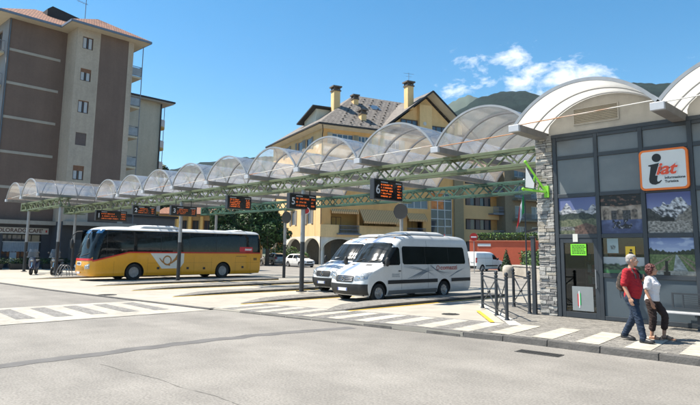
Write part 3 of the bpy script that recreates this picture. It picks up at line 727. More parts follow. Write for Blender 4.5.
brochure_rack('rack of coloured leaflets just inside the office door', -6.7, 17.0, 1.0)
brochure_rack('wider rack of leaflets behind the office window', -5.6, 17.6, 1.1)
# posters on the facade
def vnoise(x, y, s=0, o=5): return noise.fractal(Vector((x, y, s)), 1., 2., o)
def mixc(a, b, t): t = max(0, min(1, t)); return tuple(p + (q-p)*t for p, q in zip(a, b))
def pic_peaks(u, v):
    sky = mixc((.16,.22,.48), (.07,.11,.34), v); r1 = .62 + .26*max(0, 1-abs(u-.22)/.2) - .02 + vnoise(u*5, 1, 1)*.07; r1 = max(r1, .66 + .13*max(0, 1-abs(u-.93)/.15) + vnoise(u*6, 3, 2)*.05)
    if v > r1: return sky
    r2 = .56 + vnoise(u*4, 7, 4)*.06
    if v > r2: return mixc((.05,.06,.09), (.62,.64,.68), .45 + vnoise(u*11, v*16, 3)*.75)
    if v > .40 + vnoise(u*5, 2, 8)*.05: return mixc((.015,.025,.03), (.05,.07,.05), .5+vnoise(u*20, v*20, 9))
    if u > .42 and v < .3 - abs(u-.72)*.35: return mixc((.05,.025,.018), (.20,.10,.07), .5+vnoise(u*15, v*15, 5)*.75)
    if u < .45 and .1 < v < .2: return mixc((.03,.03,.03), (.3,.3,.3), .4+vnoise(u*20, v*20, 6)*.75)
    return mixc((.05,.08,.03), (.19,.20,.10), .5+vnoise(u*16, v*22, 6)*.8)
def pic_room(u, v):
    if v > .70 + .06*abs(u-.5): 
        return mixc((.012,.01,.01), (.22,.09,.05), max(0, vnoise(u*9, v*12, 3)*2-.3))
    if v > .36:
        for cx in (.13, .47, .83):
            if abs(u-cx) < .075 and v < .58 + .05*(1-((u-cx)/.075)**2): return mixc((.03,.02,.02), (.34,.26,.18), .35+vnoise(u*9, v*9, 1)*.8)
        if v < .60 and .26 < u < .74: return mixc((.01,.01,.012), (.09,.09,.1), .45+vnoise(u*24, v*24, 6)*.75)
        return mixc((.20,.14,.09), (.42,.33,.24), .5+vnoise(u*6, v*6, 2))
    if .28 < u < .76 and v > .12 and vnoise(u*9, v*9, 4, 3) > .0: return (.010,.012,.022) if vnoise(u*16, v*16, 8, 2) < .22 else (.28,.29,.34)
    return mixc((.03,.05,.16), (.09,.14,.36), v*.75+vnoise(u*6, v*8, 7)*.7)
def pic_valley(u, v):
    sky = mixc((.15,.20,.46), (.06,.08,.32), (v-.6)*3)
    r1 = .62 + .24*math.exp(-((u-.72)/.2)**2) + .08*math.exp(-((u-.4)/.1)**2) + vnoise(u*7, 1, 11)*.07
    if v > r1: return sky
    rl = .66 - u*.75 + vnoise(u*9, 2, 1)*.05; rr = .22 + (u-.5)*.85 + vnoise(u*9, 5, 1)*.05
    if .29 < u < .62 and .28 < v < .36 + .05*(1-abs(u-.45)/.17): return (.012,.012,.012)
    if v < max(.30, 0) : return mixc((.08,.075,.065), (.45,.42,.37), .45+vnoise(u*18, v*26, 2)*.75)
    if v < rl: return mixc((.015,.018,.02), (.06,.06,.055), .5+vnoise(u*14, v*14, 3))
    if v < rr: return mixc((.07,.065,.055), (.30,.27,.22), .5+vnoise(u*16, v*16, 4)*.8)
    return mixc((.04,.045,.06), (.68,.70,.74), .5+vnoise(u*13+v*8, v*14, 5)*1.15 + (v-.66)*1.2)
def pic_garden(u, v):
    hz = .56
    t = hz + .06 + .26*max(0, .42-u)*.75 + .05*max(0, (u-.6))*4 + vnoise(u*14, 1, 4)*.06
    if v > t: return mixc((.30,.40,.62), (.07,.16,.46), (v-.6)*2.4 - max(0, vnoise(u*3, v*7, 9))*2.2)
    if v > hz - .01: return mixc((.008,.018,.010), (.035,.06,.025), .5+vnoise(u*26, v*30, 3)*1.2)
    d = (hz - v)/hz; x = (u-.60)/(.05+d*.95)      # perspective of the lawn about the canal
    if .34 < u < .41 and v < .38 or .30 < u < .45 and v < .09: return (.012,.016,.014)
    if abs(x-.10) < .20 and d < .80: return mixc((.16,.20,.20), (.34,.40,.42), .5+vnoise(u*10, v*20, 1))
    if d > .80: return mixc((.20,.20,.17), (.35,.35,.30), .5+vnoise(u*18, v*18, 2))
    if abs(abs(x-.05)-.48) < .05 or abs(abs(x)-.9) < .07: return mixc((.18,.09,.07), (.34,.24,.18), .5+vnoise(u*30, v*30, 5))
    return mixc((.06,.12,.02), (.15,.24,.05), .5+vnoise(u*20, v*24, 7)*1.3)
def pic_banner(u, v):
    r = .55 + vnoise(u*4, 1, 3)*.25
    if v > r: return mixc((.28,.34,.36), (.42,.46,.47), v)
    return mixc((.012,.03,.02), (.09,.16,.07), .4+vnoise(u*12, v*9, 2)*1.4) if v > .2 else (.03,.22,.06)
print_mat = vcol('printed_paper', .3, .4)
def poster(label, x0, x1, z0, z1, fn, nx, nz, y=WY-.012, cat='poster', grp=None):
    g = MB(); g.grid(lambda a, b: (x0+(x1-x0)*a, y, z0+(z1-z0)*b), nx, nz)
    o = g.build('photo_poster', print_mat, fix=False); me = o.data
    ca = me.color_attributes.new('Col', 'FLOAT_COLOR', 'CORNER'); buf = []
    for p in me.polygons:
        c = p.center; U, V_ = (c.x-x0)/(x1-x0), (c.z-z0)/(z1-z0); sm = [fn(min(1, max(0, U+e/nx)), min(1, max(0, V_+f/nz))) for e in (-.6, 0, .6) for f in (-.6, 0, .6)]; q = [sum(k[i] for k in sm)/9 for i in range(3)]; lu = sum(q)/3; q = [lu+(v-lu)*.66 for v in q]; buf += [q[0]*.85, q[1]*.85, q[2]*.85, 1.]*p.loop_total
    ca.data.foreach_set('color', buf)
    s = o.modifiers.new('Solidify', 'SOLIDIFY'); s.thickness = .006; s.offset = -1
    return tag(o, label, cat, grp)
PG = 'photograph posters filling the office windows'
poster('poster of snowy twin peaks over a meadow, above the office door', -7.365, -6.315, 2.42, 3.44, pic_peaks, 124, 118, grp=PG)
poster('poster of a dark hall with arches and a blue floor, second window', -6.185, -5.145, 2.42, 3.44, pic_room, 124, 118, grp=PG)
poster('poster of a snowy range over a stony valley, under the office sign', -5.015, -3.995, 2.42, 3.44, pic_valley, 124, 118, grp=PG)
poster('poster of a garden canal between lawns, behind the woman', -5.015, -3.995, 1.375, 2.30, pic_garden, 124, 118, grp=PG)
poster('green landscape banner low in the window behind the man', -6.185, -5.15, 1.375, 1.80, pic_banner, 60, 26, y=WY+.006)
t = poster('pale blue leaflet poster high in the window behind the man', -6.07, -5.78, 1.9, 2.29, lambda u, v: (.10,.12,.12) if abs(u-.5) < .2+.1*vnoise(u*9, v*9, 1) and .25 < v < .55 and vnoise(u*8, v*8, 2) > -.1 else (.30,.42,.42), 24, 30, y=WY+.006)
yel = mat('yellow_card', (.72, .46, .03), .5, var=.05)
t = tag(MB().box(-5.60, -5.36, WY-.008, WY+.002, 1.73, 2.08).build('notice', yel), 'yellow notice with a black figure, in the window above the man', 'notice')
g = MB(); g.cyl((-5.46, WY-.012, 1.98), (-5.46, WY-.009, 1.98), .032, n=16); g.prism([(-5.52,1.93),(-5.44,1.94),(-5.40,1.88),(-5.45,1.85),(-5.50,1.87)], lambda u, v, d: (u, d, v), WY-.012, WY-.009)
for k in range(3): g.box(-5.57+.02*k, -5.39-.015*k, WY-.012, WY-.009, 1.755+k*.03, 1.768+k*.03)
g.build('notice_print', ink, t)
# roof vaults of the office, white panels; end walls with a louvre
RO = .92; RADO = ((PITCH/2)**2+RO**2)/(2*RO); HO = math.asin((PITCH/2)/RADO)
def arco(t, k=0.): return arc(t, k, RADO, HO, RO)
def office_vault(x0, ribs_y):
    tmp = MB(); nseg = 30
    top = [arco(i/nseg, .05) for i in range(nseg+1)]; bot = [arco(i/nseg, .0) for i in range(nseg, -1, -1)]
    tmp.prism(top+bot, lambda u, v, d: (u+x0, d, v), 14.2, 24.2); tmp.f = tmp.f[2:]; tmp.mi = tmp.mi[2:]
    rp = tmp.build('roof_vault', poly_white, office, smooth=40)
    for y in ribs_y:
        rings = []
        for k in range(nseg+1):
            (a, z0), (b, z1) = arco(k/nseg, -.022), arco(k/nseg, .066)
            rings.append([(a+x0, y-.02, z0), (a+x0, y+.02, z0), (b+x0, y+.02, z1), (b+x0, y-.02, z1)])
        MB().loft(rings).build('rib', rim_grey, rp, smooth=40)
    g = MB(); g.cyl((x0+.02, 14.2, ZS+.02), (x0+PITCH-.02, 14.2, ZS+.10), .014, n=8); g.build('tie_rod', rust_white, rp, smooth=40)
    # end wall under the arch
    pl = [(x0+.19, 5.2)] + [(arco(i/24, -.02)[0]+x0, arco(i/24, -.02)[1]) for i in range(25)] + [(x0+PITCH-.19, 5.2)]
    pl = [(min(max(u, x0+.19), x0+PITCH-.19), v) for u, v in pl]
    MB().prism(pl, lambda u, v, d: (u, d, v), WY+.0, WY+.12).build('end_wall', cream_render, office)
vx = [GX0, GX0+PITCH, GX0+2*PITCH]
for x0 in vx: office_vault(x0, [14.2, 15.15, 15.74, 17.2, 18.6, 20, 21.4, 22.8, 24.2])
louvre = mat('louvre_metal', (.33, .29, .22), .5, .2, var=.1, scale=4)
for x0 in vx[:2]:
    o = x0 - GX0; g = MB(); a, b, c, e = -6.84+o, -5.58+o, 5.5, 5.98
    g.box(a, b, WY-.03, WY-.001, c, c+.03); g.box(a, b, WY-.03, WY-.001, e-.03, e); g.box(a, a+.03, WY-.03, WY-.001, c+.03, e-.03); g.box(b-.03, b, WY-.03, WY-.001, c+.03, e-.03)
    vf = g.build('vent', cream_render, office)
    g = MB()
    for k in range(9):
        z = c+.045+k*.046; g.add([(a+.03, WY-.028, z), (b-.03, WY-.028, z), (b-.03, WY-.003, z+.034), (a+.03, WY-.003, z+.034), (a+.03, WY-.028, z+.004), (b-.03, WY-.028, z+.004), (b-.03, WY-.003, z+.038), (a+.03, WY-.003, z+.038)], [(0,3,2,1),(4,5,6,7),(0,1,5,4),(1,2,6,5),(2,3,7,6),(3,0,4,7)])
    g.build('slat', louvre, vf)
gutter(GX0, 14.14, 24.2, 'grey gutter over the stone pillar at the office corner', grp='roof gutters of the tourist office')
gutter(GX0+PITCH, 14.14, 24.2, 'grey gutter between the two white vaults of the office', grp='roof gutters of the tourist office')
gutter(GX0+2*PITCH, 14.14, 24.2, 'grey gutter at the right side of the second white vault', grp='roof gutters of the tourist office')
g = MB(); g.box(-7.5, 2.0, WY-.06, WY-.001, 5.2, 5.3); g.build('fascia', char, office)
# the office sign
orange = mat('orange_sign', (.78, .17, .015), .4, var=.03); sign_white = mat('sign_white', (.62, .63, .62), .4, var=.03); red_let = mat('red_lettering', (.72, .07, .02), .4, var=0)
def rrect(x0, x1, z0, z1, r, n=8):
    out = []
    for cx, cz, a0 in ((x1-r, z1-r, 0), (x0+r, z1-r, 90), (x0+r, z0+r, 180), (x1-r, z0+r, 270)):
        out += [(cx+r*math.cos(R(a0+90*k/n)), cz+r*math.sin(R(a0+90*k/n))) for k in range(n+1)]
    return out
SX0, SX1, SZ0, SZ1, SY = -5.10, -3.97, 3.50, 4.54, WY-.13
sg = thing('office_sign', 'square white sign with orange border, reading i iat Informazione Turistica', 'sign', ((SX0+SX1)/2, SY, (SZ0+SZ1)/2))
cx, cz = (SX0+SX1)/2, (SZ0+SZ1)/2; w2, h2 = (SX1-SX0)/2, (SZ1-SZ0)/2
MB().prism(rrect(-w2, w2, -h2, h2, .11), lambda u, v, d: (u, d, v), 0, .075).build('border', orange, sg, smooth=40)
MB().prism(rrect(-w2+.05, w2-.05, -h2+.05, h2-.05, .08), lambda u, v, d: (u, d, v), -.004, .0).build('face', sign_white, sg, smooth=40)
g = MB()
g.cyl((-.145, -.010, .30), (-.145, -.0045, .30), .108, n=28)
# slanted serif i: stem with a head serif and a curled foot
stem = [(-.345, .125), (-.35, .10), (-.29, .085), (-.345, -.24), (-.335, -.32), (-.28, -.37), (-.20, -.385), (-.10, -.35), (-.045, -.285), (-.06, -.275), (-.12, -.315), (-.155, -.30), (-.155, -.25), (-.09, .155), (-.10, .165)]
g.prism(stem, lambda u, v, d: (u, d, v), -.010, -.0045); g.build('letter_i', ink, sg)
Mx = face_M((.05, -.012, -.035), (1,0,0), (0,0,1))
text('lettering', 'iat', .42, sign_white, sg, face_M((.045, -.0115, .0), (1,0,0), (0,0,1)), ext=.001, shear=.3, bold=.026, width=1.1)
text('lettering', 'iat', .42, red_let, sg, face_M((.045, -.0145, .0), (1,0,0), (0,0,1)), ext=.001, shear=.3, bold=.011, width=1.1)
text('lettering', 'Informazione', .088, ink, sg, face_M((.02, -.008, -.225), (1,0,0), (0,0,1)), ext=.001, bold=.002, align='LEFT')
text('lettering', 'Turistica', .088, ink, sg, face_M((.02, -.008, -.32), (1,0,0), (0,0,1)), ext=.001, bold=.002, align='LEFT')
# green bracket on the pillar
bright_green = mat('bright_green_paint', (.20, .52, .03), .45, var=.08)
gb = thing('green_bracket', 'bright green triangular bracket bolted to the stone pillar', 'bracket', (-7.75, 15.72, 3.7))
A, B, C_ = Vector((-.46, -.22, .86)), Vector((.06, -.02, -.06)), Vector((-.52, -.28, .04))
g = MB(); g.bar(A, B, .085, .06); g.bar(C_, B, .085, .06); g.build('arm', bright_green, gb, bevel=.006)
g = MB()
for f in (.45, .7): p = A.lerp(B, f); q = C_.lerp(B, f*.92); g.bar(p, q, .03, .03)
g.build('strut', bright_green, gb)
MB().box(-.0, .14, -.035, .03, -.22, .12).build('wall_plate', bright_green, gb, bevel=.005)
g = MB(); g.ball(tuple(A), .05, 10, 6); g.ball(tuple(C_), .055, 10, 6); g.build('end_cap', bright_green, gb, smooth=60)
# pale sheet hanging inside the bracket
MB().prism([(-.44, .70), (-.47, .10), (-.22, .05), (-.2, .2)], lambda u, v, d: (u, -.2 + u*.1 + d, v), 0, .012).build('pale_sheet', mat('pale_sheet', (.5,.52,.53), .6, var=.1), gb)
# dark tall post by the pillar
tp = thing('gate_post', 'tall dark square post standing against the stone pillar', 'post', (-8.16, 15.72, PZ))
MB().box(-.055, .055, -.05, .05, 0, 2.2).build('shaft', char, tp, bevel=.006); MB().box(-.075, .075, -.07, .07, 2.2, 2.24).build('cap', char, tp, bevel=.005); MB().box(-.09,.09,-.085,.085,0,.02).build('foot_plate', char, tp)
# railings with crossed bars
def railing(name, label, pts, h=1.08):
    t = thing(name, label, 'railing', (*pts[0], PZ), 0, 'crossed bar railings on the pavement corner'); o = Vector(pts[0])
    loc = [Vector(p)-o for p in pts]
    for p in loc:
        g = MB(); g.cyl((p.x,p.y,0), (p.x,p.y,h), .045, n=16); g.lathe([(.0,h+.16),(.03,h+.155),(.05,h+.12),(.052,h+.09),(.035,h+.055),(.03,h+.04),(.055,h+.03),(.058,h),(.0,h)], 16, M=Matrix.Translation((p.x,p.y,0))); g.cyl((p.x,p.y,0),(p.x,p.y,.05),.07,.055,n=16)
        g.build('post', char, t, smooth=35)
    for a, b in zip(loc, loc[1:]):
        d = (b-a).normalized(); a2, b2 = a+d*.047, b-d*.047
        g = MB(); g.bar((*a2, h-.06), (*b2, h-.06), .045, .035); g.bar((*a2, .16), (*b2, .16), .04, .03); g.build('rail', char, t)
        g = MB(); g.bar((*a2, h-.09), (*b2, .18), .03, .018); g.bar((*a2, .18), (*b2, h-.09), .018, .03)
        m_ = (a2+b2)/2; g.ball((m_.x, m_.y, (h+.09)/2), .05, 12, 8); g.build('cross_bar', char, t, smooth=40)
    return t
railing('railing', 'dark crossed bar railing along the pale kerb of the bay', [(-10.15, 16.1), (-8.72, 14.55), (-7.92, 13.72)])
railing('railing', 'dark crossed bar railing between the corner and the stone pillar', [(-9.75, 17.35), (-8.35, 15.75)])
# bench before the right hand panels
bn = thing('bench', 'dark metal bench with a pale slatted seat, along the office wall', 'bench', (-3.55, 15.28, PZ))
g = MB()
for k in range(4): g.box(-1.15, 1.6, -.22+k*.115, -.125+k*.115, .38, .41)
g.build('seat', mat('bench_slats', (.36, .37, .38), .5, .1, var=.15, scale=5), bn, bevel=.006)
for x in (-.32, 1.3):
    g = MB(); g.box(x-.03, x+.03, -.2, .2, .33, .38); g.box(x-.03, x+.03, -.03, .03, .02, .33); g.box(x-.05, x+.05, -.16, .16, 0, .02); g.build('leg', char, bn, bevel=.004)
g = MB(); g.box(-.95, 1.6, .27, .30, .80, .84); g.box(-.95, 1.6, .27, .30, .46, .49); g.box(-.95, -.91, .27, .30, .49, .80); g.box(-.72, -.69, .27, .30, .49, .80)
for k in range(6): g.box(-.69, 1.6, .275, .295, .52+k*.046, .535+k*.046)
g.build('backrest', char, bn)
g = MB(); g.box(-.36, -.28, .2, .29, .36, .47); g.box(1.26, 1.34, .2, .29, .36, .47); g.build('back_support', char, bn)
# drain and manhole covers
iron = mat('cast_iron', (.05, .048, .045), .7, .3, var=.25, scale=6)
dg_ = thing('drain_grate', 'iron drain grate in the gutter below the kerb', 'drain', (-5.36, 10.42, 0), R(4))
g = MB(); g.box(-.42,.42,-.16,-.13,-.01,.008); g.box(-.42,.42,.13,.16,-.01,.008)
for k in range(15): g.box(-.42+k*.0585, -.40+k*.0585+.008, -.13,.13,-.01,.007)
g.build('grate', iron, dg_); MB().box(-.4,.4,-.13,.13,-.02,.0015).build('sump', ink, dg_)
def manhole(label, x, y, z, r=.3):
    t = thing('manhole_cover', label, 'manhole cover', (x, y, z), 0, 'iron manhole covers'); MB().cyl((0,0,-.01),(0,0,.006), r, n=28).build('ring', iron, t, smooth=40)
    g = MB()
    for i in range(-3, 4):
        for j in range(-3, 4):
            if i*i+j*j < 10: g.box(i*.075-.02, i*.075+.02, j*.075-.02, j*.075+.02, .006, .012)
    g.build('lid', iron, t)
manhole('iron manhole cover in the bay near the railing', -9.9, 14.0, hk(-9.9)+.002, .26)
manhole('iron manhole cover in the forecourt at the far left', -23.2, 9.5, .034, .36)
# ================================================================= VEHICLES
def cr(L, x):
    """monotone smooth interpolation through (x, y) pairs"""
    n = len(L)
    if x <= L[0][0]: return L[0][1]
    if x >= L[-1][0]: return L[-1][1]
    s = [(L[i+1][1]-L[i][1])/(L[i+1][0]-L[i][0]) for i in range(n-1)]
    m = [s[0]] + [0 if s[i-1]*s[i] <= 0 else 2*s[i-1]*s[i]/(s[i-1]+s[i]) for i in range(1, n-1)] + [s[-1]]
    for i in range(n-1):
        if x <= L[i+1][0]:
            h = L[i+1][0]-L[i][0]; t = (x-L[i][0])/h
            return (2*t**3-3*t*t+1)*L[i][1] + (t**3-2*t*t+t)*h*m[i] + (-2*t**3+3*t*t)*L[i+1][1] + (t**3-t*t)*h*m[i+1]
class Shell:
    """a vehicle body as a stack of rounded plan outlines; local: front at y=0, rear at y=L, x across"""
    def __init__(s, F, Rr, Wd, rcf=.25, rcr=.15, bow=.1): s.F, s.R, s.W, s.rcf, s.rcr, s.bow = F, Rr, Wd, rcf, rcr, bow
    f = lambda s, z: cr(s.F, z); r = lambda s, z: cr(s.R, z); w = lambda s, z: cr(s.W, z)
    def sx(s, y, z, off=0.):
        f, r, w = s.f(z)+s.bow, s.r(z), s.w(z); a, b = min(s.rcf, w*.9), min(s.rcr, w*.9)
        if y < f+a: return w - a + math.sqrt(max(0, a*a-(f+a-y)**2)) + off
        if y > r-b: return w - b + math.sqrt(max(0, b*b-(y-r+b)**2)) + off
        return w + off
    def fy(s, x, z, off=0.):
        f, w = s.f(z), s.w(z); a = min(s.rcf, w*.9); ax = abs(x); e = w-a
        y = f + s.bow*min(1, ax/e)**2
        if ax > e: y += a - math.sqrt(max(0, a*a-(ax-e)**2))
        return y - off
    def ry(s, x, z, off=0.):
        r, w = s.r(z), s.w(z); b = min(s.rcr, w*.9); ax = abs(x)
        return (r if ax < w-b else r - b + math.sqrt(max(0, b*b-(ax-w+b)**2))) + off
    def ring(s, z):
        w = s.w(z); a, b = min(s.rcf, w*.9), min(s.rcr, w*.9); P = []
        e = w-a; f = s.f(z)+s.bow; r = s.r(z)
        for k in range(-8, 9): x = e*k/8; P.append((x, s.f(z)+s.bow*(x/e)**2, z))
        for k in range(1, 7): t = PI/2*k/6; P.append((e+a*math.sin(t), f+a-a*math.cos(t), z))
        y0, y1 = f+a, r-b
        for k in range(1, 16): P.append((w, y0+(y1-y0)*k/16, z))
        for k in range(0, 7): t = PI/2*k/6; P.append((w-b+b*math.cos(t), r-b+b*math.sin(t), z))
        for k in range(1, 8): x = (w-b)*(1-2*k/8); P.append((x, r, z))
        for k in range(0, 7): t = PI/2*k/6; P.append((-(w-b)-b*math.sin(t), r-b+b*math.cos(t), z))
        for k in range(1, 16): P.append((-w, y1+(y0-y1)*k/16, z))
        for k in range(0, 6): t = PI/2*k/6; P.append((-e-a*math.cos(t), f+a-a*math.sin(t), z))
        return P
    def mesh(s, zs): 
        g = MB(); g.loft([s.ring(z) for z in zs]); return g
    def side(s, sgn, lo, hi, z0, z1, off=.008, nu=24, nv=10, rc=.06, g=None):
        """patch on the flank: lo/hi are y limits as functions of z"""
        g = g or MB(); z0f = z0 if callable(z0) else (lambda y: z0); ym = None
        def fn(a, b):
            zz0 = z0 if not callable(z0) else None
            za = (z0 if zz0 is not None else 0)
            z = za + (z1-za)*b if zz0 is not None else None
            if z is None:      # lower edge varies with y
                y = lo(0) + (hi(0)-lo(0))*a; zl = z0(y); z = zl + (z1-zl)*b
            else:
                dz = min(z-za, z1-z); i = rc-math.sqrt(max(0, rc*rc-max(0, rc-dz)**2)) if rc else 0
                y = lo(z)+i + (hi(z)-lo(z)-2*i)*a
            return (sgn*s.sx(y, z, off), y, z)
        return g.grid(fn, nu, nv)
    def front(s, x0, x1, z0, z1, off=.008, nu=20, nv=10, rc=.05, g=None, rear=False):
        g = g or MB(); F = s.ry if rear else s.fy
        def fn(a, b):
            zlo = z0; z = zlo + (z1-zlo)*b; dz = min(z-zlo, z1-z); i = rc-math.sqrt(max(0, rc*rc-max(0, rc-dz)**2)) if rc else 0
            l_, h_ = (x0(z) if callable(x0) else x0)+i, (x1(z) if callable(x1) else x1)-i
            x = l_+(h_-l_)*a; return (x, F(x, z, off), z)
        return g.grid(fn, nu, nv)
rubber = mat('tyre_rubber', (.018, .018, .018), .85, var=.2, scale=8); rim_metal = mat('wheel_metal', (.42, .43, .44), .35, .7, var=.06)
glass_dark = mat('tinted_vehicle_glass', (.008, .010, .011), .05, var=.5, scale=1.5, spec=.35, bump=.02, bscale=1.6)
glass_ws = mat('windscreen_glass', (.016, .021, .024), .09, var=.4, scale=2.5, spec=.3)
white_car = mat('white_vehicle_paint', (.70, .70, .685), .32, var=.05, scale=2.2, var2=.03, scale2=14, coat=.45)
black_plastic = mat('black_plastic', (.02, .021, .022), .6, var=.15, scale=6)
chrome = mat('chrome', (.6, .6, .6), .15, 1., var=0)
lamp_clear = mat('headlamp_lens', (.34, .36, .37), .08, .35, var=.3, scale=14, coat=1)
lamp_red = mat('tail_lamp', (.35, .012, .01), .15, var=.1, coat=1)
amber = mat('amber_lamp', (.6, .2, .02), .2, var=0)
plate_white = mat('number_plate', (.62, .63, .63), .5, var=.03); plate_blue = mat('plate_blue', (.03, .06, .35), .5, var=0)
def wheel(parent, x, y, r=.34, w=.22, sgn=1, spokes=8, rmat=None):
    T = Matrix.Translation((x, y, r)) @ Matrix.Rotation(sgn*PI/2, 4, 'Y')
    g = MB(); h = w/2
    g.lathe([(r*.62,-h*.8),(r*.66,-h),(r*.93,-h),(r,-h*.72),(r,h*.72),(r*.93,h),(r*.66,h),(r*.62,h*.8),(r*.62,-h*.8)], 30, M=T); o = g.build('wheel', rubber, parent, smooth=35)
    g = MB(); g.lathe([(r*.63,h*.82),(r*.60,h*.9),(r*.56,h*.62),(r*.30,h*.55),(r*.2,h*.75),(r*.12,h*.8),(0,h*.8)], 30, M=T)
    for k in range(spokes):
        a = 2*PI*k/spokes; c, s_ = math.cos(a), math.sin(a)
        v = [(r*.2*c-r*.05*s_, r*.2*s_+r*.05*c, h*.74), (r*.2*c+r*.05*s_, r*.2*s_-r*.05*c, h*.74), (r*.58*c+r*.07*s_, r*.58*s_-r*.07*c, h*.8), (r*.58*c-r*.07*s_, r*.58*s_+r*.07*c, h*.8)]
        v += [(p[0], p[1], h*.5) for p in v]
        g.add(v, [(0,1,2,3),(4,7,6,5),(0,4,5,1),(1,5,6,2),(2,6,7,3),(3,7,4,0)], 0, T)
    g.build('rim', rmat or rim_metal, o, smooth=35)
    g = MB(); g.lathe([(r*.61, -h*.7), (r*.61, h*.5), (0, h*.4)], 24, M=T); g.build('brake_disc', black_plastic, o)
    return o
def carve(o, cuts, dark):
    """cut wheel arches (boolean) with a dark lining"""
    o.data.materials.append(dark)
    for y, z, r, w in cuts:
        for sg in (-1, 1):
            g = MB(); g.cyl((sg*(w-.42), y, z), (sg*(w+.4), y, z), r, n=32); c = g.build('cutter', dark); c.parent = o.parent
            m = o.modifiers.new('cut', 'BOOLEAN'); m.object = c; m.operation = 'DIFFERENCE'; m.solver = 'EXACT'; m.material_mode = 'TRANSFER'
            bake(o); bpy.data.objects.remove(c)
    return o
def steps(a, b, d): k = max(1, int(round((b-a)/d))); return [a+(b-a)*i/k for i in range(k+1)]
def mirror_part(t, sgn, x, y, z, h=.36, w=.2):
    g = MB(); g.bar((sgn*(x-.22), y+.02, z-.1), (sgn*x, y, z-.06), .05, .05); g.build('mirror_arm', black_plastic, t)
    g = MB(); M_ = Matrix.Translation((sgn*(x+w*.3), y, z+.05)); g.ball((0,0,0), (w*.55, .09, h*.55), 14, 8, M=M_); g.build('mirror', black_plastic, t, smooth=60)
def plate(t, x, y, z, w=.5, h=.11, face=-1):
    p = MB().box(x-w/2, x+w/2, y-.012, y+.012, z-h/2, z+h/2).build('number_plate', plate_white, t, bevel=.004)
    g = MB(); q = y+face*.0145; g.box(x-w/2+.004, x-w/2+.04, q-.001, q+.001, z-h/2+.005, z+h/2-.005); g.box(x+w/2-.04, x+w/2-.004, q-.001, q+.001, z-h/2+.005, z+h/2-.005); g.build('plate_band', plate_blue, p)
stripe_blue = mat('stripe_blue', (.19, .26, .42), .35, var=.05, coat=.5); stripe_pale = mat('stripe_pale_blue', (.30, .38, .52), .35, var=.05, coat=.5)
decal_blue = mat('decal_blue_grey', (.13, .19, .25), .4, var=.15, scale=6); decal_red = mat('decal_red', (.42, .05, .04), .4, var=0)
dark_lining = mat('wheel_arch_lining', (.012, .012, .012), .9, var=.1)
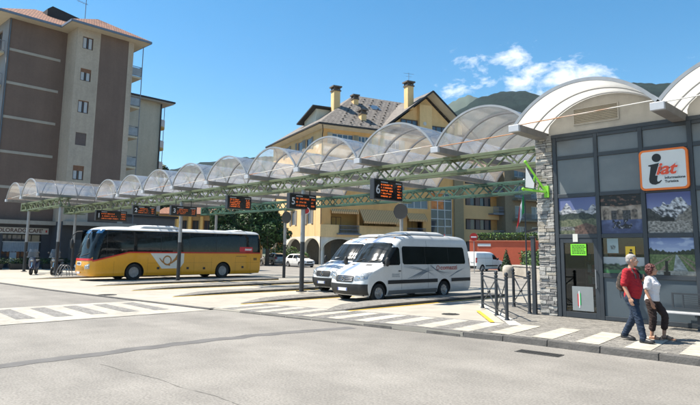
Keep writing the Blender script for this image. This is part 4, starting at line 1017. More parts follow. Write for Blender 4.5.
def minibus(name, label, x, y, rz, body, full=True):
    t = thing(name, label, 'minibus', (x, y, .0), rz)
    L = 6.72
    sh = Shell([(.26,.14),(.42,.03),(.62,.0),(.82,.03),(.98,.10),(1.10,.25),(1.22,.55),(1.34,.86),(1.42,1.02),(1.80,1.36),(2.16,1.72),(2.34,2.0),(2.46,2.35),(2.54,2.8),(2.575,3.3)],
               [(.26,L-.08),(.45,L-.01),(1.0,L),(1.5,L-.02),(2.2,L-.1),(2.4,L-.19),(2.5,L-.34),(2.575,L-.9)],
               [(.26,.92),(.42,.97),(.7,.99),(1.2,.985),(1.5,.955),(2.0,.90),(2.25,.865),(2.38,.82),(2.47,.74),(2.53,.62),(2.575,.40)], rcf=.30, rcr=.13, bow=.14)
    zs = steps(.26,.98,.06)+steps(.98,1.42,.03)[1:]+steps(1.42,2.3,.08)[1:]+steps(2.3,2.575,.02)[1:]
    b = sh.mesh(zs).build('body', body, t); carve(b, [(.93,.36,.43,.99),(4.80,.36,.43,.99)], dark_lining); shade(b.data, 38)
    for y_ in (.93, 4.80):
        for sg in (-1, 1): wheel(t, sg*.86, y_, .345, .23, sg)
    MB().box(-.8,.8,.3,6.3,.24,.4).build('chassis', black_plastic, t)
    ws = sh.front(lambda z: -sh.w(z)+.10, lambda z: sh.w(z)-.10, 1.44, 2.20, .010, 30, 14, .10).build('windscreen', glass_ws, t, smooth=60)
    g = MB()
    for x0 in (-.45, .25): g.tube([(x0+.45*k/6*1., sh.fy(x0+.45*k/6, 1.47+.02*k, .03), 1.47+.02*k) for k in range(7)], .011, 5)
    g.build('wiper', black_plastic, t)
    for sg in (-1, 1):
        sh.side(sg, lambda z: 1.17+(z-1.36)*.80, lambda z: 2.10, 1.36, 2.04, .010, 16, 10, .07).build('door_window', glass_dark, t, smooth=60)
        w_ = sh.side(sg, lambda z: 2.24, lambda z: 6.3+(z-1.38)*-.1, 1.38, 2.08, .010, 30, 10, .07).build('side_window', glass_dark, t, smooth=60)
        g = MB()
        for yy in (3.6, 5.1): sh.side(sg, lambda z: yy, lambda z: yy+.016, 1.385, 2.075, .013, 1, 8, 0, g)
        g.build('window_joint', black_plastic, w_)
        g = sh.side(sg, lambda z: 1.38, lambda z: 4.34, .66, .80, .016, 24, 3, 0); sh.side(sg, lambda z: 5.26, lambda z: L-.12, .66, .80, .016, 8, 3, 0, g); g.build('rubbing_strip', black_plastic, t, smooth=50)
        g = sh.side(sg, lambda z: 1.44, lambda z: 4.33, .27, .42, .012, 20, 3, 0); g.build('sill', mat('sill_grey', (.2,.2,.2), .5, var=.1) if sg == 1 and full else black_plastic, t, smooth=50)
        g = MB()
        for yy in (2.16, 3.75): sh.side(sg, lambda z: yy, lambda z: yy+.010, .45, 2.32, .004, 1, 20, 0, g)
        g.build('panel_gap', black_plastic, t)
        g = MB(); g.box(sg*1.0-.012, sg*1.0+.012, 1.98, 2.10, 1.12, 1.155); g.build('door_handle', black_plastic, t, bevel=.005)
        mirror_part(t, sg, 1.10, 1.2, 1.44, .32, .15)
        # headlamps wrap the corner
        g = MB(); 
        def fn(a, bb):
            xx = .50 + .46*a; z0_, z1_ = .80+.06*a, 1.00+.13*a; z = z0_+(z1_-z0_)*bb; return (sg*xx, sh.fy(xx, z, .012), z)
        g.grid(fn, 16, 8); hl = g.build('headlight', lamp_clear, t, smooth=60)
        g = MB(); g.ball((sg*.66, sh.fy(.66,.91,.012), .91), (.065,.02,.065), 12, 6); g.ball((sg*.82, sh.fy(.82,.96,.012), .96), (.055,.02,.055), 12, 6); g.build('lamp_bulb', chrome, hl, smooth=60)
        g = sh.front(lambda z: -.985+.0, lambda z: -.80, 1.0, 1.62, .01, 4, 8, .02, rear=True) if sg < 0 else sh.front(.80, .985, 1.0, 1.62, .01, 4, 8, .02, rear=True)
        g.build('tail_light', lamp_red, t, smooth=60)
    # bumper and grille
    g = sh.front(lambda z: -sh.w(z)+.012, lambda z: sh.w(z)-.012, .28, .68, .018, 40, 8, 0); g.build('bumper', black_plastic, t, smooth=50)
    gr = sh.front(-.47, .47, .74, .985, .014, 24, 6, .06).build('grille', black_plastic, t, smooth=50)
    g = MB()
    for z in (.80, .855, .91, .965): g.tube([(x_, sh.fy(x_, z, .022), z) for x_ in [(-.43+.86*k/14) for k in range(15)]], .009, 5)
    g.build('grille_bar', chrome if full else black_plastic, gr)
    g = MB(); cy = sh.fy(0, .865, .04); g.tube([(.085*math.cos(2*PI*k/20), cy, .865+.085*math.sin(2*PI*k/20)) for k in range(20)], .010, 6, closed=True)
    for k in range(3): a = PI/2+2*PI*k/3; g.bar((0, cy, .865), (.083*math.cos(a), cy, .865+.083*math.sin(a)), .016, .012)
    g.build('emblem', chrome, gr)
    plate(t, 0, sh.fy(0, .48, .032), .48)
    g = MB(); 
    for x0 in (-.55, .28): sh.front(x0, x0+.27, 1.34, 1.385, .006, 8, 2, 0, g)
    g.build('bonnet_vent', black_plastic, t)
    # stripes over bonnet and roof front
    for x0, x1, m_ in ((-.34, -.06, stripe_blue), (-.02, .05, stripe_pale)) if full else ((-.02, .24, stripe_pale), (.28, .36, stripe_blue)):
        sh.front(x0, x1, 1.0, 1.425, .006, 6, 18, 0).build('stripe', m_, t, smooth=60); sh.front(x0, x1, 2.23, 2.56, .006, 6, 16, 0).build('stripe', m_, t, smooth=60)
    # roof: air-conditioning pod and clearance lamps
    S2 = Shell([(2.55,2.65),(2.63,2.85),(2.70,3.2)], [(2.55,5.4),(2.63,5.3),(2.70,5.1)], [(2.55,.62),(2.63,.58),(2.70,.46)], .2, .2, .05)
    S2.mesh(steps(2.55,2.70,.025)).build('roof_pod', white_car, t, smooth=60)
    MB().box(-.2,.2,3.9,4.5,2.695,2.712).build('roof_hatch', black_plastic, t, bevel=.006)
    g = MB()
    for xx in (-.5, .5): g.ball((xx, sh.fy(xx, 2.4, .0), 2.41), (.05,.04,.025), 8, 5)
    g.build('marker_lamp', amber, t, smooth=60)
    MB().cyl((.0, 6.1, 2.56), (0, 6.12, 2.66), .02, n=8).build('rear_marker', lamp_red, t)
    if full:
        # swooping decals and lettering on the flank
        for sg in (1,):
            g = MB(); rnd = random.Random(4)
            def swoosh(p0, p1, p2, w):
                pts = []
                for k in range(17):
                    q = k/16; yy = (1-q)**2*p0[0]+2*q*(1-q)*p1[0]+q*q*p2[0]; zz = (1-q)**2*p0[1]+2*q*(1-q)*p1[1]+q*q*p2[1]; pts.append((yy, zz, .62*w*math.sin(PI*min(1, .12+q*.86))))
                v = []
                for yy, zz, ww in pts: v += [(sg*sh.sx(yy, zz-ww/2, .007), yy, zz-ww/2), (sg*sh.sx(yy, zz+ww/2, .007), yy, zz+ww/2)]
                g.add(v, [(2*i,2*i+1,2*i+3,2*i+2) for i in range(16)])
            for k in range(5): swoosh((2.5+.16*k, .83), (3.1+.1*k, 1.0+.03*k), (4.0+.04*k, 1.33-.05*k), .036)
            for k in range(3): swoosh((2.3, 1.33-.03*k), (3.4, 1.31-.06*k), (4.2, .86+.05*k), .022)
            for k in range(4): swoosh((3.85+.05*k, 1.36), (4.2, 1.12-.04*k), (4.95+.2*k, .86+.06*k), .028)
            for k in range(3): swoosh((5.1+.12*k, .86), (5.5, 1.0+.04*k), (6.1+.06*k, 1.14+.03*k), .024)
            g.build('swoosh_decal', decal_blue, t)
            yy0 = 4.38; g = MB(); zc = 1.235
            g.tube([(sh.sx(yy0, zc)+.008, yy0+.085*math.cos(2*PI*k/18), zc+.085*math.sin(2*PI*k/18)) for k in range(18)], .012, 5, closed=True); g.build('round_emblem', decal_red, t)
            text('lettering', 'comazzi', .25, decal_red, t, face_M((sh.sx(5.0, zc)+.009, 4.53, zc), (0,1,0), (0,0,1)), ext=.001, bold=.004, align='LEFT', width=1.42)
            g = MB(); rnd = random.Random(2)
            for k in range(4):
                yq = 1.62
                while yq < 2.02: w_ = rnd.uniform(.02,.05); g.box(sh.sx(yq,1.0)+.002, sh.sx(yq,1.0)+.005, yq, yq+w_, 1.02-k*.035, 1.035-k*.035); yq += w_+.012
            g.build('small_print', decal_blue, t, fix=False)
    else:
        MB().box(-.42, .05, sh.fy(-.2,1.5,-.06), sh.fy(-.2,1.5,-.05), 1.47, 1.58).build('dashboard_card', plate_white, t)
    return t
minibus('minibus', 'white minibus with blue bonnet stripe and red lettering, nearer of the two', -15.42, 15.0, R(-2), white_car)
minibus('minibus', 'plain white minibus half hidden behind the striped one', -19.2, 17.35, R(-2), white_car, full=False)

# ---- the yellow coach
yellow = mat('bus_yellow', (.68, .31, .005), .35, var=.06, scale=1.6, var2=.03, scale2=12, coat=.4); bus_white = mat('bus_white', (.72,.73,.73), .35, var=.04, coat=.4)
red_line = mat('bus_red', (.50, .015, .012), .35, var=0); horn_brown = mat('horn_brown', (.40, .17, .03), .4, var=0)
def coach():
    L = 11.7
    t = thing('coach', 'yellow regional bus with dark windows, red line and white horn panel', 'bus', (-34.25, 12.28, 0), R(-1)); t.scale = (1, 1, 1.035)
    sh = Shell([(.28,.12),(.45,.03),(.8,.0),(1.15,.03),(1.4,.09),(2.0,.22),(2.6,.42),(2.8,.55),(2.92,.75),(3.0,1.1),(3.03,1.6)],
               [(.28,L-.1),(.5,L-.02),(1.4,L),(2.6,L-.06),(2.85,L-.14),(2.97,L-.3),(3.03,L-.8)],
               [(.28,1.2),(.5,1.25),(1.6,1.25),(2.6,1.2),(2.8,1.16),(2.9,1.08),(2.97,.95),(3.03,.6)], rcf=.42, rcr=.16, bow=.12)
    zs = steps(.28,.8,.08)+steps(.8,2.6,.1)[1:]+steps(2.6,3.03,.03)[1:]
    b = sh.mesh(zs).build('body', [yellow, bus_white], t)
    for p in b.data.polygons:
        if p.center.z > 2.83: p.material_index = 1
    carve(b, [(2.72,.46,.58,1.25),(8.68,.46,.58,1.25)], dark_lining); shade(b.data, 38)
    for y_ in (2.72, 8.68):
        for sg in (-1, 1): wheel(t, sg*1.08, y_, .48, .28, sg, 10, mat('bus_wheel_grey', (.3,.3,.3), .5, .4, var=.2))
    MB().box(-1.0,1.0,.5,11.1,.24,.5).build('chassis', black_plastic, t)
    belt = lambda y: 1.62 if y > 2.35 else 1.12 + max(0, y-.25)*(.5/2.1)
    for sg in (-1, 1):
        g = sh.side(sg, lambda z: .34, lambda z: L-.12, lambda y: belt(y), 2.80, .012, 90, 14, 0); sw = g.build('side_window', glass_dark, t, smooth=60)
        g = MB()
        for yy in (1.05, 2.6, 4.3, 6.2, 8.1, 9.9): sh.side(sg, lambda z: yy, lambda z: yy+.022, lambda y: belt(y)+.02, 2.78, .0145, 1, 10, 0, g)
        g.build('window_joint', black_plastic, sw)
        g = sh.side(sg, lambda z: .30, lambda z: L-.05, lambda y: belt(y)-.075, 1.0, .010, 90, 1, 0, MB())
        # thin red line following the belt
        g = MB(); v = []; ys = [.32+(L-.4)*k/90 for k in range(91)]
        for y in ys: v += [(sg*sh.sx(y, belt(y)-.07, .013), y, belt(y)-.07), (sg*sh.sx(y, belt(y)+.005, .015), y, belt(y)+.005)]
        g.add(v, [(2*i,2*i+1,2*i+3,2*i+2) for i in range(90)]); g.build('red_line', red_line, t)
        g = MB()
        for yy in (1.5, 3.5, 5.7, 6.55, 7.8, 9.6, 10.8): sh.side(sg, lambda z: yy, lambda z: yy+.012, .32, 1.3 if yy > 2 else 1.1, .003, 1, 8, 0, g)
        for a_, b_ in ((3.5, 7.9), (9.5, 11.5)): sh.side(sg, lambda z: a_, lambda z: b_, .98, .99, .003, 20, 1, 0, g)
        g.build('panel_gap', mat('bus_panel_gap', (.25,.12,.005), .6, var=0), t)
        g = MB()
        for yy, zz in ((4.1, .62), (6.05, .60), (7.2, .58), (10.1, .62)): g.box(sg*sh.sx(yy, zz, -.01), sg*sh.sx(yy, zz, .012), yy, yy+.16, zz, zz+.13)
        g.build('filler_flap', black_plastic, t)
        # mirrors
        g = MB(); g.tube([(sg*1.0, .55, 2.75), (sg*1.18, .18, 2.72), (sg*1.3, -.02, 2.5), (sg*1.31, -.03, 2.3)], .03, 8); g.build('mirror_arm', black_plastic, t, smooth=50)
        g = MB(); g.ball((sg*1.32, -.02, 2.05), (.13, .09, .30), 12, 8); g.build('mirror', black_plastic, t, smooth=60)
        g = MB(); xs_ = .98
        def fn(a, bb):
            xx = .70+.40*a; z = .66+.02*a + (.2+.08*a)*bb; return (sg*xx, sh.fy(xx, z, .012), z)
        g.grid(fn, 12, 6); hl = g.build('headlight', lamp_clear, t, smooth=60)
        g = MB(); g.ball((sg*.8, sh.fy(.8,.77,.014), .77), (.08,.03,.08), 12, 6); g.ball((sg*1.0, sh.fy(1.0,.8,.014), .8), (.07,.03,.07), 12, 6); g.build('lamp_bulb', chrome, hl, smooth=60)
        g = (sh.front(lambda z: -1.2, lambda z: -1.0, .9, 1.5, .012, 4, 6, .02, rear=True) if sg < 0 else sh.front(1.0, 1.2, .9, 1.5, .012, 4, 6, .02, rear=True)); g.build('tail_light', lamp_red, t, smooth=60)
    # windscreen with a tinted band over it
    g = sh.front(lambda z: -sh.w(z)+.09, lambda z: sh.w(z)-.09, 1.24, 2.72, .013, 40, 18, .08); g.build('windscreen', glass_ws, t, smooth=60)
    g = sh.front(lambda z: -sh.w(z)+.03, lambda z: sh.w(z)-.03, 2.62, 2.84, .018, 40, 5, 0); g.build('sun_band', mat('tinted_band', (.03,.10,.22), .08, var=.25, scale=3), t, smooth=60)
    g = sh.front(lambda z: -sh.w(z)+.02, lambda z: sh.w(z)-.02, 1.12, 1.235, .016, 40, 3, 0); g.build('red_line', red_line, t, smooth=60)
    g = MB()
    for x0 in (-.9, .1): g.tube([(x0+.8*k/6, sh.fy(x0+.8*k/6, 1.34+.03*k, .03), 1.34+.03*k) for k in range(7)], .016, 5)
    g.build('wiper', black_plastic, t)
    g = sh.front(-.34, .34, .86, 1.06, .013, 12, 4, .04); g.build('front_badge', bus_white, t, smooth=50)
    g = sh.front(-.26, .26, .90, 1.02, .016, 12, 3, .03); g.build('badge_centre', mat('badge_grey', (.1,.1,.11), .4, var=0), t, smooth=50)
    g = sh.front(-.62, .62, .60, .80, .012, 12, 3, .04); g.build('lower_grille', mat('bus_grille', (.42,.2,.01), .5, var=.2), t, smooth=50)
    plate(t, 0, sh.fy(0,.46,.03), .46)
    # roof pods
    for y0, y1, z1 in ((2.9, 5.7, 3.17), (9.6, 10.6, 3.1)):
        S2 = Shell([(3.0,y0),(z1-.08,y0+.12),(z1,y0+.4)], [(3.0,y1),(z1-.08,y1-.05),(z1,y1-.3)], [(3.0,.95),(z1-.08,.92),(z1,.8)], .25, .25, .05); S2.mesh(steps(3.0,z1,.03)).build('roof_pod', bus_white, t, smooth=60)
    # white panel with post horn
    g = MB(); pl = [(3.66, 1.545), (4.4, .66), (5.6, .66), (5.85, 1.0), (5.85, 1.545)]
    g.prism(pl, lambda u, v, d: (sh.sx(u, v, d), u, v), .0, .006); wp = g.build('white_panel', mat('bus_panel_white', (.66,.66,.6), .35, var=.04), t)
    g = MB(); X = sh.sx(4.8, 1.1, .012); c = Vector((4.74, 1.13))
    ring_ = [(X, c.x+.25*math.cos(2*PI*k/28), c.y+.25*math.sin(2*PI*k/28)) for k in range(28)]; g.tube(ring_, .035, 8, closed=True)
    g.tube([(X, 4.24, 1.26), (X, 4.38, 1.10), (X, 4.62, .92), (X, 4.92, .86)], [.025,.035,.038,.04], 8)
    g.tube([(X, 4.77, .88), (X, 5.07, 1.02), (X, 5.3, 1.22), (X, 5.47, 1.38)], [.035,.045,.075,.15], 10)
    g.build('horn_emblem', horn_brown, wp, smooth=50)
    # small red label at the rear window, lettering marks
    g = sh.side(1, lambda z: 9.9, lambda z: 10.95, 1.66, 1.98, .016, 8, 3, .02); rl = g.build('red_label', mat('label_red', (.5,.02,.03), .4, var=0), t)
    g = MB(); rnd = random.Random(9); y = 10.32
    while y < 10.85: w_ = rnd.uniform(.04,.08); g.prism([(y,1.75),(y+w_,1.75),(y+w_+.04,1.75+rnd.uniform(.09,.15)),(y+.04,1.9-rnd.uniform(0,.04))], lambda u, v, d: (sh.sx(u, v, d), u, v), .017, .020); y += w_+.025
    g.build('label_print', bus_white, rl)
    g = MB(); y = 9.65
    while y < 10.45: w_ = rnd.uniform(.03,.07); g.box(sh.sx(y,1.38,.0), sh.sx(y,1.38,.006), y, y+w_, 1.36, 1.40); y += w_+.02
    g.box(sh.sx(11.1,1.2,0), sh.sx(11.1,1.2,.006), 11.05, 11.32, 1.12, 1.28); g.build('small_print', mat('bus_print', (.18,.09,.01), .5, var=0), t, fix=False)
    return t
coach()

# ---- cars beyond the bays
def car(name, label, x, y, rz, body, H_=1.46, L=4.1, tail=.45, rim=None):
    t = thing(name, label, 'car', (x, y, 0), rz); k = H_/1.46
    sh = Shell([(.2,.12),(.4,.02),(.6,.0),(.72,.07),(.8,.25),(.9*k,.85),(.97*k,1.05),(1.2*k,1.5),(1.38*k,1.95),(1.46*k,2.5)],
               [(.2,L-.12),(.45,L),(.9,L-.04),(1.0*k,L-.1),(1.35*k,L-tail),(1.46*k,L-tail-.4)],
               [(.2,.78),(.45,.86),(.75,.865),(.92*k,.83),(1.2*k,.70),(1.38*k,.60),(1.46*k,.40)], rcf=.3, rcr=.25, bow=.14)
    zs = steps(.2,.8,.06)+steps(.8,1.0*k,.025)[1:]+steps(1.0*k,1.46*k,.04)[1:]
    b = sh.mesh(zs).build('body', body, t); carve(b, [(.82,.3,.36,.86),(3.3*L/4.1,.3,.36,.86)], dark_lining); shade(b.data, 38)
    for y_ in (.82, 3.3*L/4.1):
        for sg in (-1, 1): wheel(t, sg*.76, y_, .3, .19, sg, 7)
    sh.front(lambda z: -sh.w(z)+.07, lambda z: sh.w(z)-.07, .98*k, 1.36*k, .010, 20, 8, .05).build('windscreen', glass_ws, t, smooth=60)
    sh.front(lambda z: -sh.w(z)+.10, lambda z: sh.w(z)-.10, 1.02*k, 1.33*k, .010, 20, 8, .05, rear=True).build('rear_window', glass_dark, t, smooth=60)
    for sg in (-1, 1):
        sh.side(sg, lambda z: 1.35+(z-.97*k)*1.5, lambda z: 2.3, .97*k, 1.33*k, .010, 12, 8, .04).build('side_window', glass_dark, t, smooth=60)
        sh.side(sg, lambda z: 2.4, lambda z: L-.55-(z-.97*k)*.6-(tail-.45)*.6, .97*k, 1.33*k, .010, 12, 8, .04).build('side_window', glass_dark, t, smooth=60)
        g = MB()
        for yy in (1.3, 2.35, 3.2*L/4.1): sh.side(sg, lambda z: yy, lambda z: yy+.01, .35, .95, .003, 1, 6, 0, g)
        g.build('panel_gap', black_plastic, t)
        mirror_part(t, sg, .90, 1.45, .98*k, .16, .14)
        g = MB(); g.grid(lambda a, bb: (sg*(.45+.36*a), sh.fy(.45+.36*a, .62+.03*a+.13*bb, .01), .62+.03*a+.13*bb), 10, 4); g.build('headlight', lamp_clear, t, smooth=60)
        g = MB(); g.grid(lambda a, bb: (sg*(.58+.25*a), sh.ry(.58+.25*a, .72+.28*bb, .01), .72+.28*bb), 8, 5); g.build('tail_light', lamp_red, t, smooth=60)
    sh.front(-.40, .40, .52, .68, .012, 12, 4, .04).build('grille', black_plastic, t)
    sh.front(-.6, .6, .25, .42, .012, 12, 4, .05).build('lower_grille', black_plastic, t)
    plate(t, 0, sh.fy(0,.46,.03), .46); plate(t, 0, L+.02, .62, face=1)
    return t
silver = mat('silver_car_paint', (.36,.35,.32), .3, .4, var=.04, coat=.6); beige_car = mat('beige_car_paint', (.30,.27,.22), .35, .3, var=.04, coat=.5); black_car = mat('black_car_paint', (.02,.02,.022), .25, var=0, coat=.8); red_car = mat('red_car_paint', (.3,.03,.02), .3, var=0, coat=.6)
car('parked_car', 'white hatchback facing out from the arcade of the cream house', -48.2, 41.8, R(82), white_car, 1.48)
car('parked_car', 'silver estate car seen from behind, parked by the dark trees', -60.8, 44.9, R(-97), silver, 1.5, 4.3, .35)
car('parked_car', 'beige car mostly hidden behind the tail of the yellow bus', -63.4, 41.4, R(-97), beige_car, 1.48)
def small_van(label, x, y, rz):
    t = thing('delivery_van', label, 'van', (x, y, 0), rz); L = 4.8
    sh = Shell([(.22,.12),(.45,.02),(.7,.0),(.88,.08),(1.0,.3),(1.12,.75),(1.2,.98),(1.5,1.35),(1.78,1.72),(1.9,2.0),(1.95,2.6)],
               [(.22,L-.1),(.5,L),(1.2,L-.01),(1.8,L-.08),(1.9,L-.18),(1.95,L-.5)],
               [(.22,.86),(.5,.94),(.9,.95),(1.2,.93),(1.6,.87),(1.8,.80),(1.9,.70),(1.95,.5)], rcf=.3, rcr=.12, bow=.13)
    b = sh.mesh(steps(.22,.9,.07)+steps(.9,1.2,.03)[1:]+steps(1.2,1.95,.05)[1:]).build('body', white_car, t); carve(b, [(.9,.32,.38,.95),(3.9,.32,.38,.95)], dark_lining); shade(b.data, 38)
    for y_ in (.9, 3.9):
        for sg in (-1, 1): wheel(t, sg*.84, y_, .32, .2, sg, 7)
    sh.front(lambda z: -sh.w(z)+.08, lambda z: sh.w(z)-.08, 1.22, 1.74, .010, 20, 8, .05).build('windscreen', glass_ws, t, smooth=60)
    for sg in (-1, 1):
        sh.side(sg, lambda z: 1.35+(z-1.18)*1.0, lambda z: 2.2, 1.18, 1.66, .010, 12, 8, .05).build('door_window', glass_dark, t, smooth=60)
        g = MB()
        for yy in (1.25, 2.27, 3.35): sh.side(sg, lambda z: yy, lambda z: yy+.012, .35, 1.75, .004, 1, 10, 0, g)
        sh.side(sg, lambda z: 2.3, lambda z: L-.12, 1.3, 1.315, .004, 12, 1, 0, g)
        g.build('panel_gap', black_plastic, t)
        sh.side(sg, lambda z: 1.4, lambda z: 3.4, .5, .62, .014, 12, 2, 0).build('rubbing_strip', black_plastic, t)
        (sh.front(-.94, -.80, .85, 1.35, .012, 4, 6, .02, rear=True) if sg < 0 else sh.front(.80, .94, .85, 1.35, .012, 4, 6, .02, rear=True)).build('tail_light', lamp_red, t, smooth=60)
        mirror_part(t, sg, 1.02, 1.5, 1.2, .22, .16)
    g = sh.front(-.9, .9, .28, .55, .016, 16, 4, .03, rear=True); g.build('rear_bumper', black_plastic, t)
    sh.front(-.008, .008, .56, 1.85, .006, 1, 10, 0, rear=True).build('rear_door_gap', black_plastic, t)
    plate(t, -.4, L+.02, .95, face=1)
    return t
small_van('white delivery van parked before the red garden wall', -32.0, 53.9, R(175))

# ---- scooters and a bicycle stand by the cafe
def scooter(label, x, y, rz, paint):
    t = thing('scooter', label, 'scooter', (x, y, hk(x)), rz, 'scooters parked by the canopy posts'); t.scale = (1.25, 1.15, 1.15)
    for yy in (0, 1.28):
        g = MB(); T = Matrix.Translation((0, yy, .23)) @ Matrix.Rotation(PI/2, 4, 'Y')
        g.lathe([(.14,-.05),(.21,-.06),(.23,0),(.21,.06),(.14,.05),(.14,-.05)], 22, M=T); w_ = g.build('wheel', rubber, t, smooth=40)
        g = MB(); g.lathe([(.145,-.03),(.06,-.02),(.06,.02),(.145,.03)], 18, M=T); g.build('rim', rim_metal, w_, smooth=40)
    g = MB(); g.loft([[(sx*w_, y_, z) for sx, w_ in ((-1,a),(1,a))] + [(b*sx, y2, z2) for sx, b, y2, z2 in ((1,c,y_+.02,z+dz),(-1,c,y_+.02,z+dz))] for y_, z, a, c, dz in ((.62,.28,.10,.12,.2),(.8,.34,.15,.16,.36),(1.1,.42,.16,.17,.32),(1.45,.55,.12,.14,.2),(1.62,.66,.06,.07,.08))]); g.build('rear_body', paint, t, smooth=50, bevel=.03)
    g = MB(); g.box(-.14,.14,.25,.72,.27,.34); g.build('floorboard', black_plastic, t, bevel=.02)
    g = MB(); g.loft([[(-w_,y_,z),(w_,y_,z),(w_*.6,y_-.1,z),(-w_*.6,y_-.1,z)] for w_, y_, z in ((.13,.26,.3),(.2,.22,.55),(.19,.14,.85),(.13,.1,1.0))]); g.build('leg_shield', paint, t, smooth=50, bevel=.02)
    g = MB(); g.ball((0, -.02, .40), (.09,.22,.08), 12, 8); g.build('front_mudguard', paint, t, smooth=60)
    g = MB(); g.tube([(0,.0,.25),(0,.1,.7),(0,.16,1.02)], .035, 8); g.build('fork', chrome, t, smooth=50)
    g = MB(); g.tube([(-.33,.3,1.02),(-.2,.18,1.05),(0,.14,1.04),(.2,.18,1.05),(.33,.3,1.02)], .018, 8); g.build('handlebar', black_plastic, t, smooth=50)
    g = MB(); g.loft([[(-w_,y_,z),(w_,y_,z),(w_*.85,y_,z+h_),(-w_*.85,y_,z+h_)] for w_, y_, z, h_ in ((.12,.72,.72,.08),(.16,.9,.72,.1),(.16,1.2,.76,.1),(.13,1.5,.82,.07))]); g.build('seat', black_plastic, t, smooth=50, bevel=.02)
    g = MB(); g.grid(lambda a, b: (.27*(a-.5)*2*(1-.25*b*b), .06+.10*b+.12*(2*a-1)**2, 1.0+.5*b), 10, 8); g.build('windshield', glassy('scooter_windshield', (.6,.63,.66), .9, rough=.08, diff=(.5,.52,.55), dmix=.16, transl=.4), t, smooth=60)
    g = MB(); g.ball((0, .02, .86), (.09,.06,.08), 12, 8); g.build('headlight', lamp_clear, t, smooth=60)
    for sg in (-1, 1):
        g = MB(); g.tube([(sg*.2,.18,1.05),(sg*.28,.12,1.24)], .008, 6); g.ball((sg*.29,.11,1.29), (.06,.02,.045), 10, 6); g.build('mirror', black_plastic, t, smooth=60)
    return t
scooter('dark scooter with blue flash and tall windshield, left of the post', -42.5, 12.2, R(62), mat('scooter_blue', (.02,.035,.09), .3, var=0, coat=.6))
scooter('dark scooter with clear windshield, partly behind the post', -41.4, 13.2, R(55), mat('scooter_grey', (.02,.02,.022), .3, var=0, coat=.6))
bs = thing('bicycle_stand', 'pale looped bicycle stand beside the scooters', 'bicycle stand', (-39.4, 13.1, hk(-39)))
sm_ = mat('stand_metal', (.22,.22,.22), .4, .3, var=.1)
for k in range(3): MB().tube([(.0+.5*k, -.35+.7*q/12, .75*math.sin(PI*q/12)**.6) for q in range(13)], .024, 8).build('loop', sm_, bs, smooth=50)
g = MB(); g.box(-.1,1.1,-.38,-.32,0,.03); g.box(-.1,1.1,.32,.38,0,.03); g.build('base_rail', alu, bs)
# ================================================================= BUILDINGS AND TREES
class Frame:
    """a building's own frame: origin, u along the front, n outward, z up"""
    def __init__(s, o, u): s.o = Vector((*o, 0)); s.u = Vector((*u, 0)).normalized(); s.n = Vector((s.u.y, -s.u.x, 0))
    def p(s, u, z, d=0.): return s.o + s.u*u + s.n*d + Vector((0, 0, z))
def fbox(g, F, u0, u1, d0, d1, z0, z1, mi=0):
    v = [F.p(u0,z0,d0),F.p(u1,z0,d0),F.p(u1,z0,d1),F.p(u0,z0,d1),F.p(u0,z1,d0),F.p(u1,z1,d0),F.p(u1,z1,d1),F.p(u0,z1,d1)]
    return g.add(v, [(0,3,2,1),(4,5,6,7),(0,1,5,4),(1,2,6,5),(2,3,7,6),(3,0,4,7)], mi)
def part(name, m, parent, F, *boxes, bevel=0, smooth=None):
    g = MB()
    for b in boxes: fbox(g, F, *b)
    return g.build(name, m, parent, bevel=bevel, smooth=smooth)
def root(name, label, cat, group=None): return thing(name, label, cat, (0,0,0), 0, group)
def wall(parent, m, fn, u0, u1, z0, z1, holes=(), depth=.22, name='wall'):
    """wall sheet with real openings and reveals; fn(u, z, d) -> point, d<0 is inward"""
    g = MB(); us = sorted({u0, u1, *[h[0] for h in holes], *[h[1] for h in holes]}); zs = sorted({z0, z1, *[h[2] for h in holes], *[h[3] for h in holes]})
    us = [u for u in us if u0 <= u <= u1]; zs = [z for z in zs if z0 <= z <= z1]
    for a, b in zip(us, us[1:]):
        for c, e in zip(zs, zs[1:]):
            if any(h[0] <= (a+b)/2 <= h[1] and h[2] <= (c+e)/2 <= h[3] for h in holes): continue
            g.add([fn(a,c,0), fn(b,c,0), fn(b,e,0), fn(a,e,0)], [(0,1,2,3)])
    for a, b, c, e in [h[:4] for h in holes]:
        g.add([fn(a,c,0), fn(b,c,0), fn(b,e,0), fn(a,e,0), fn(a,c,-depth), fn(b,c,-depth), fn(b,e,-depth), fn(a,e,-depth)], [(0,1,5,4),(1,2,6,5),(2,3,7,6),(3,0,4,7)])
    return g.build(name, m, parent, fix=False)
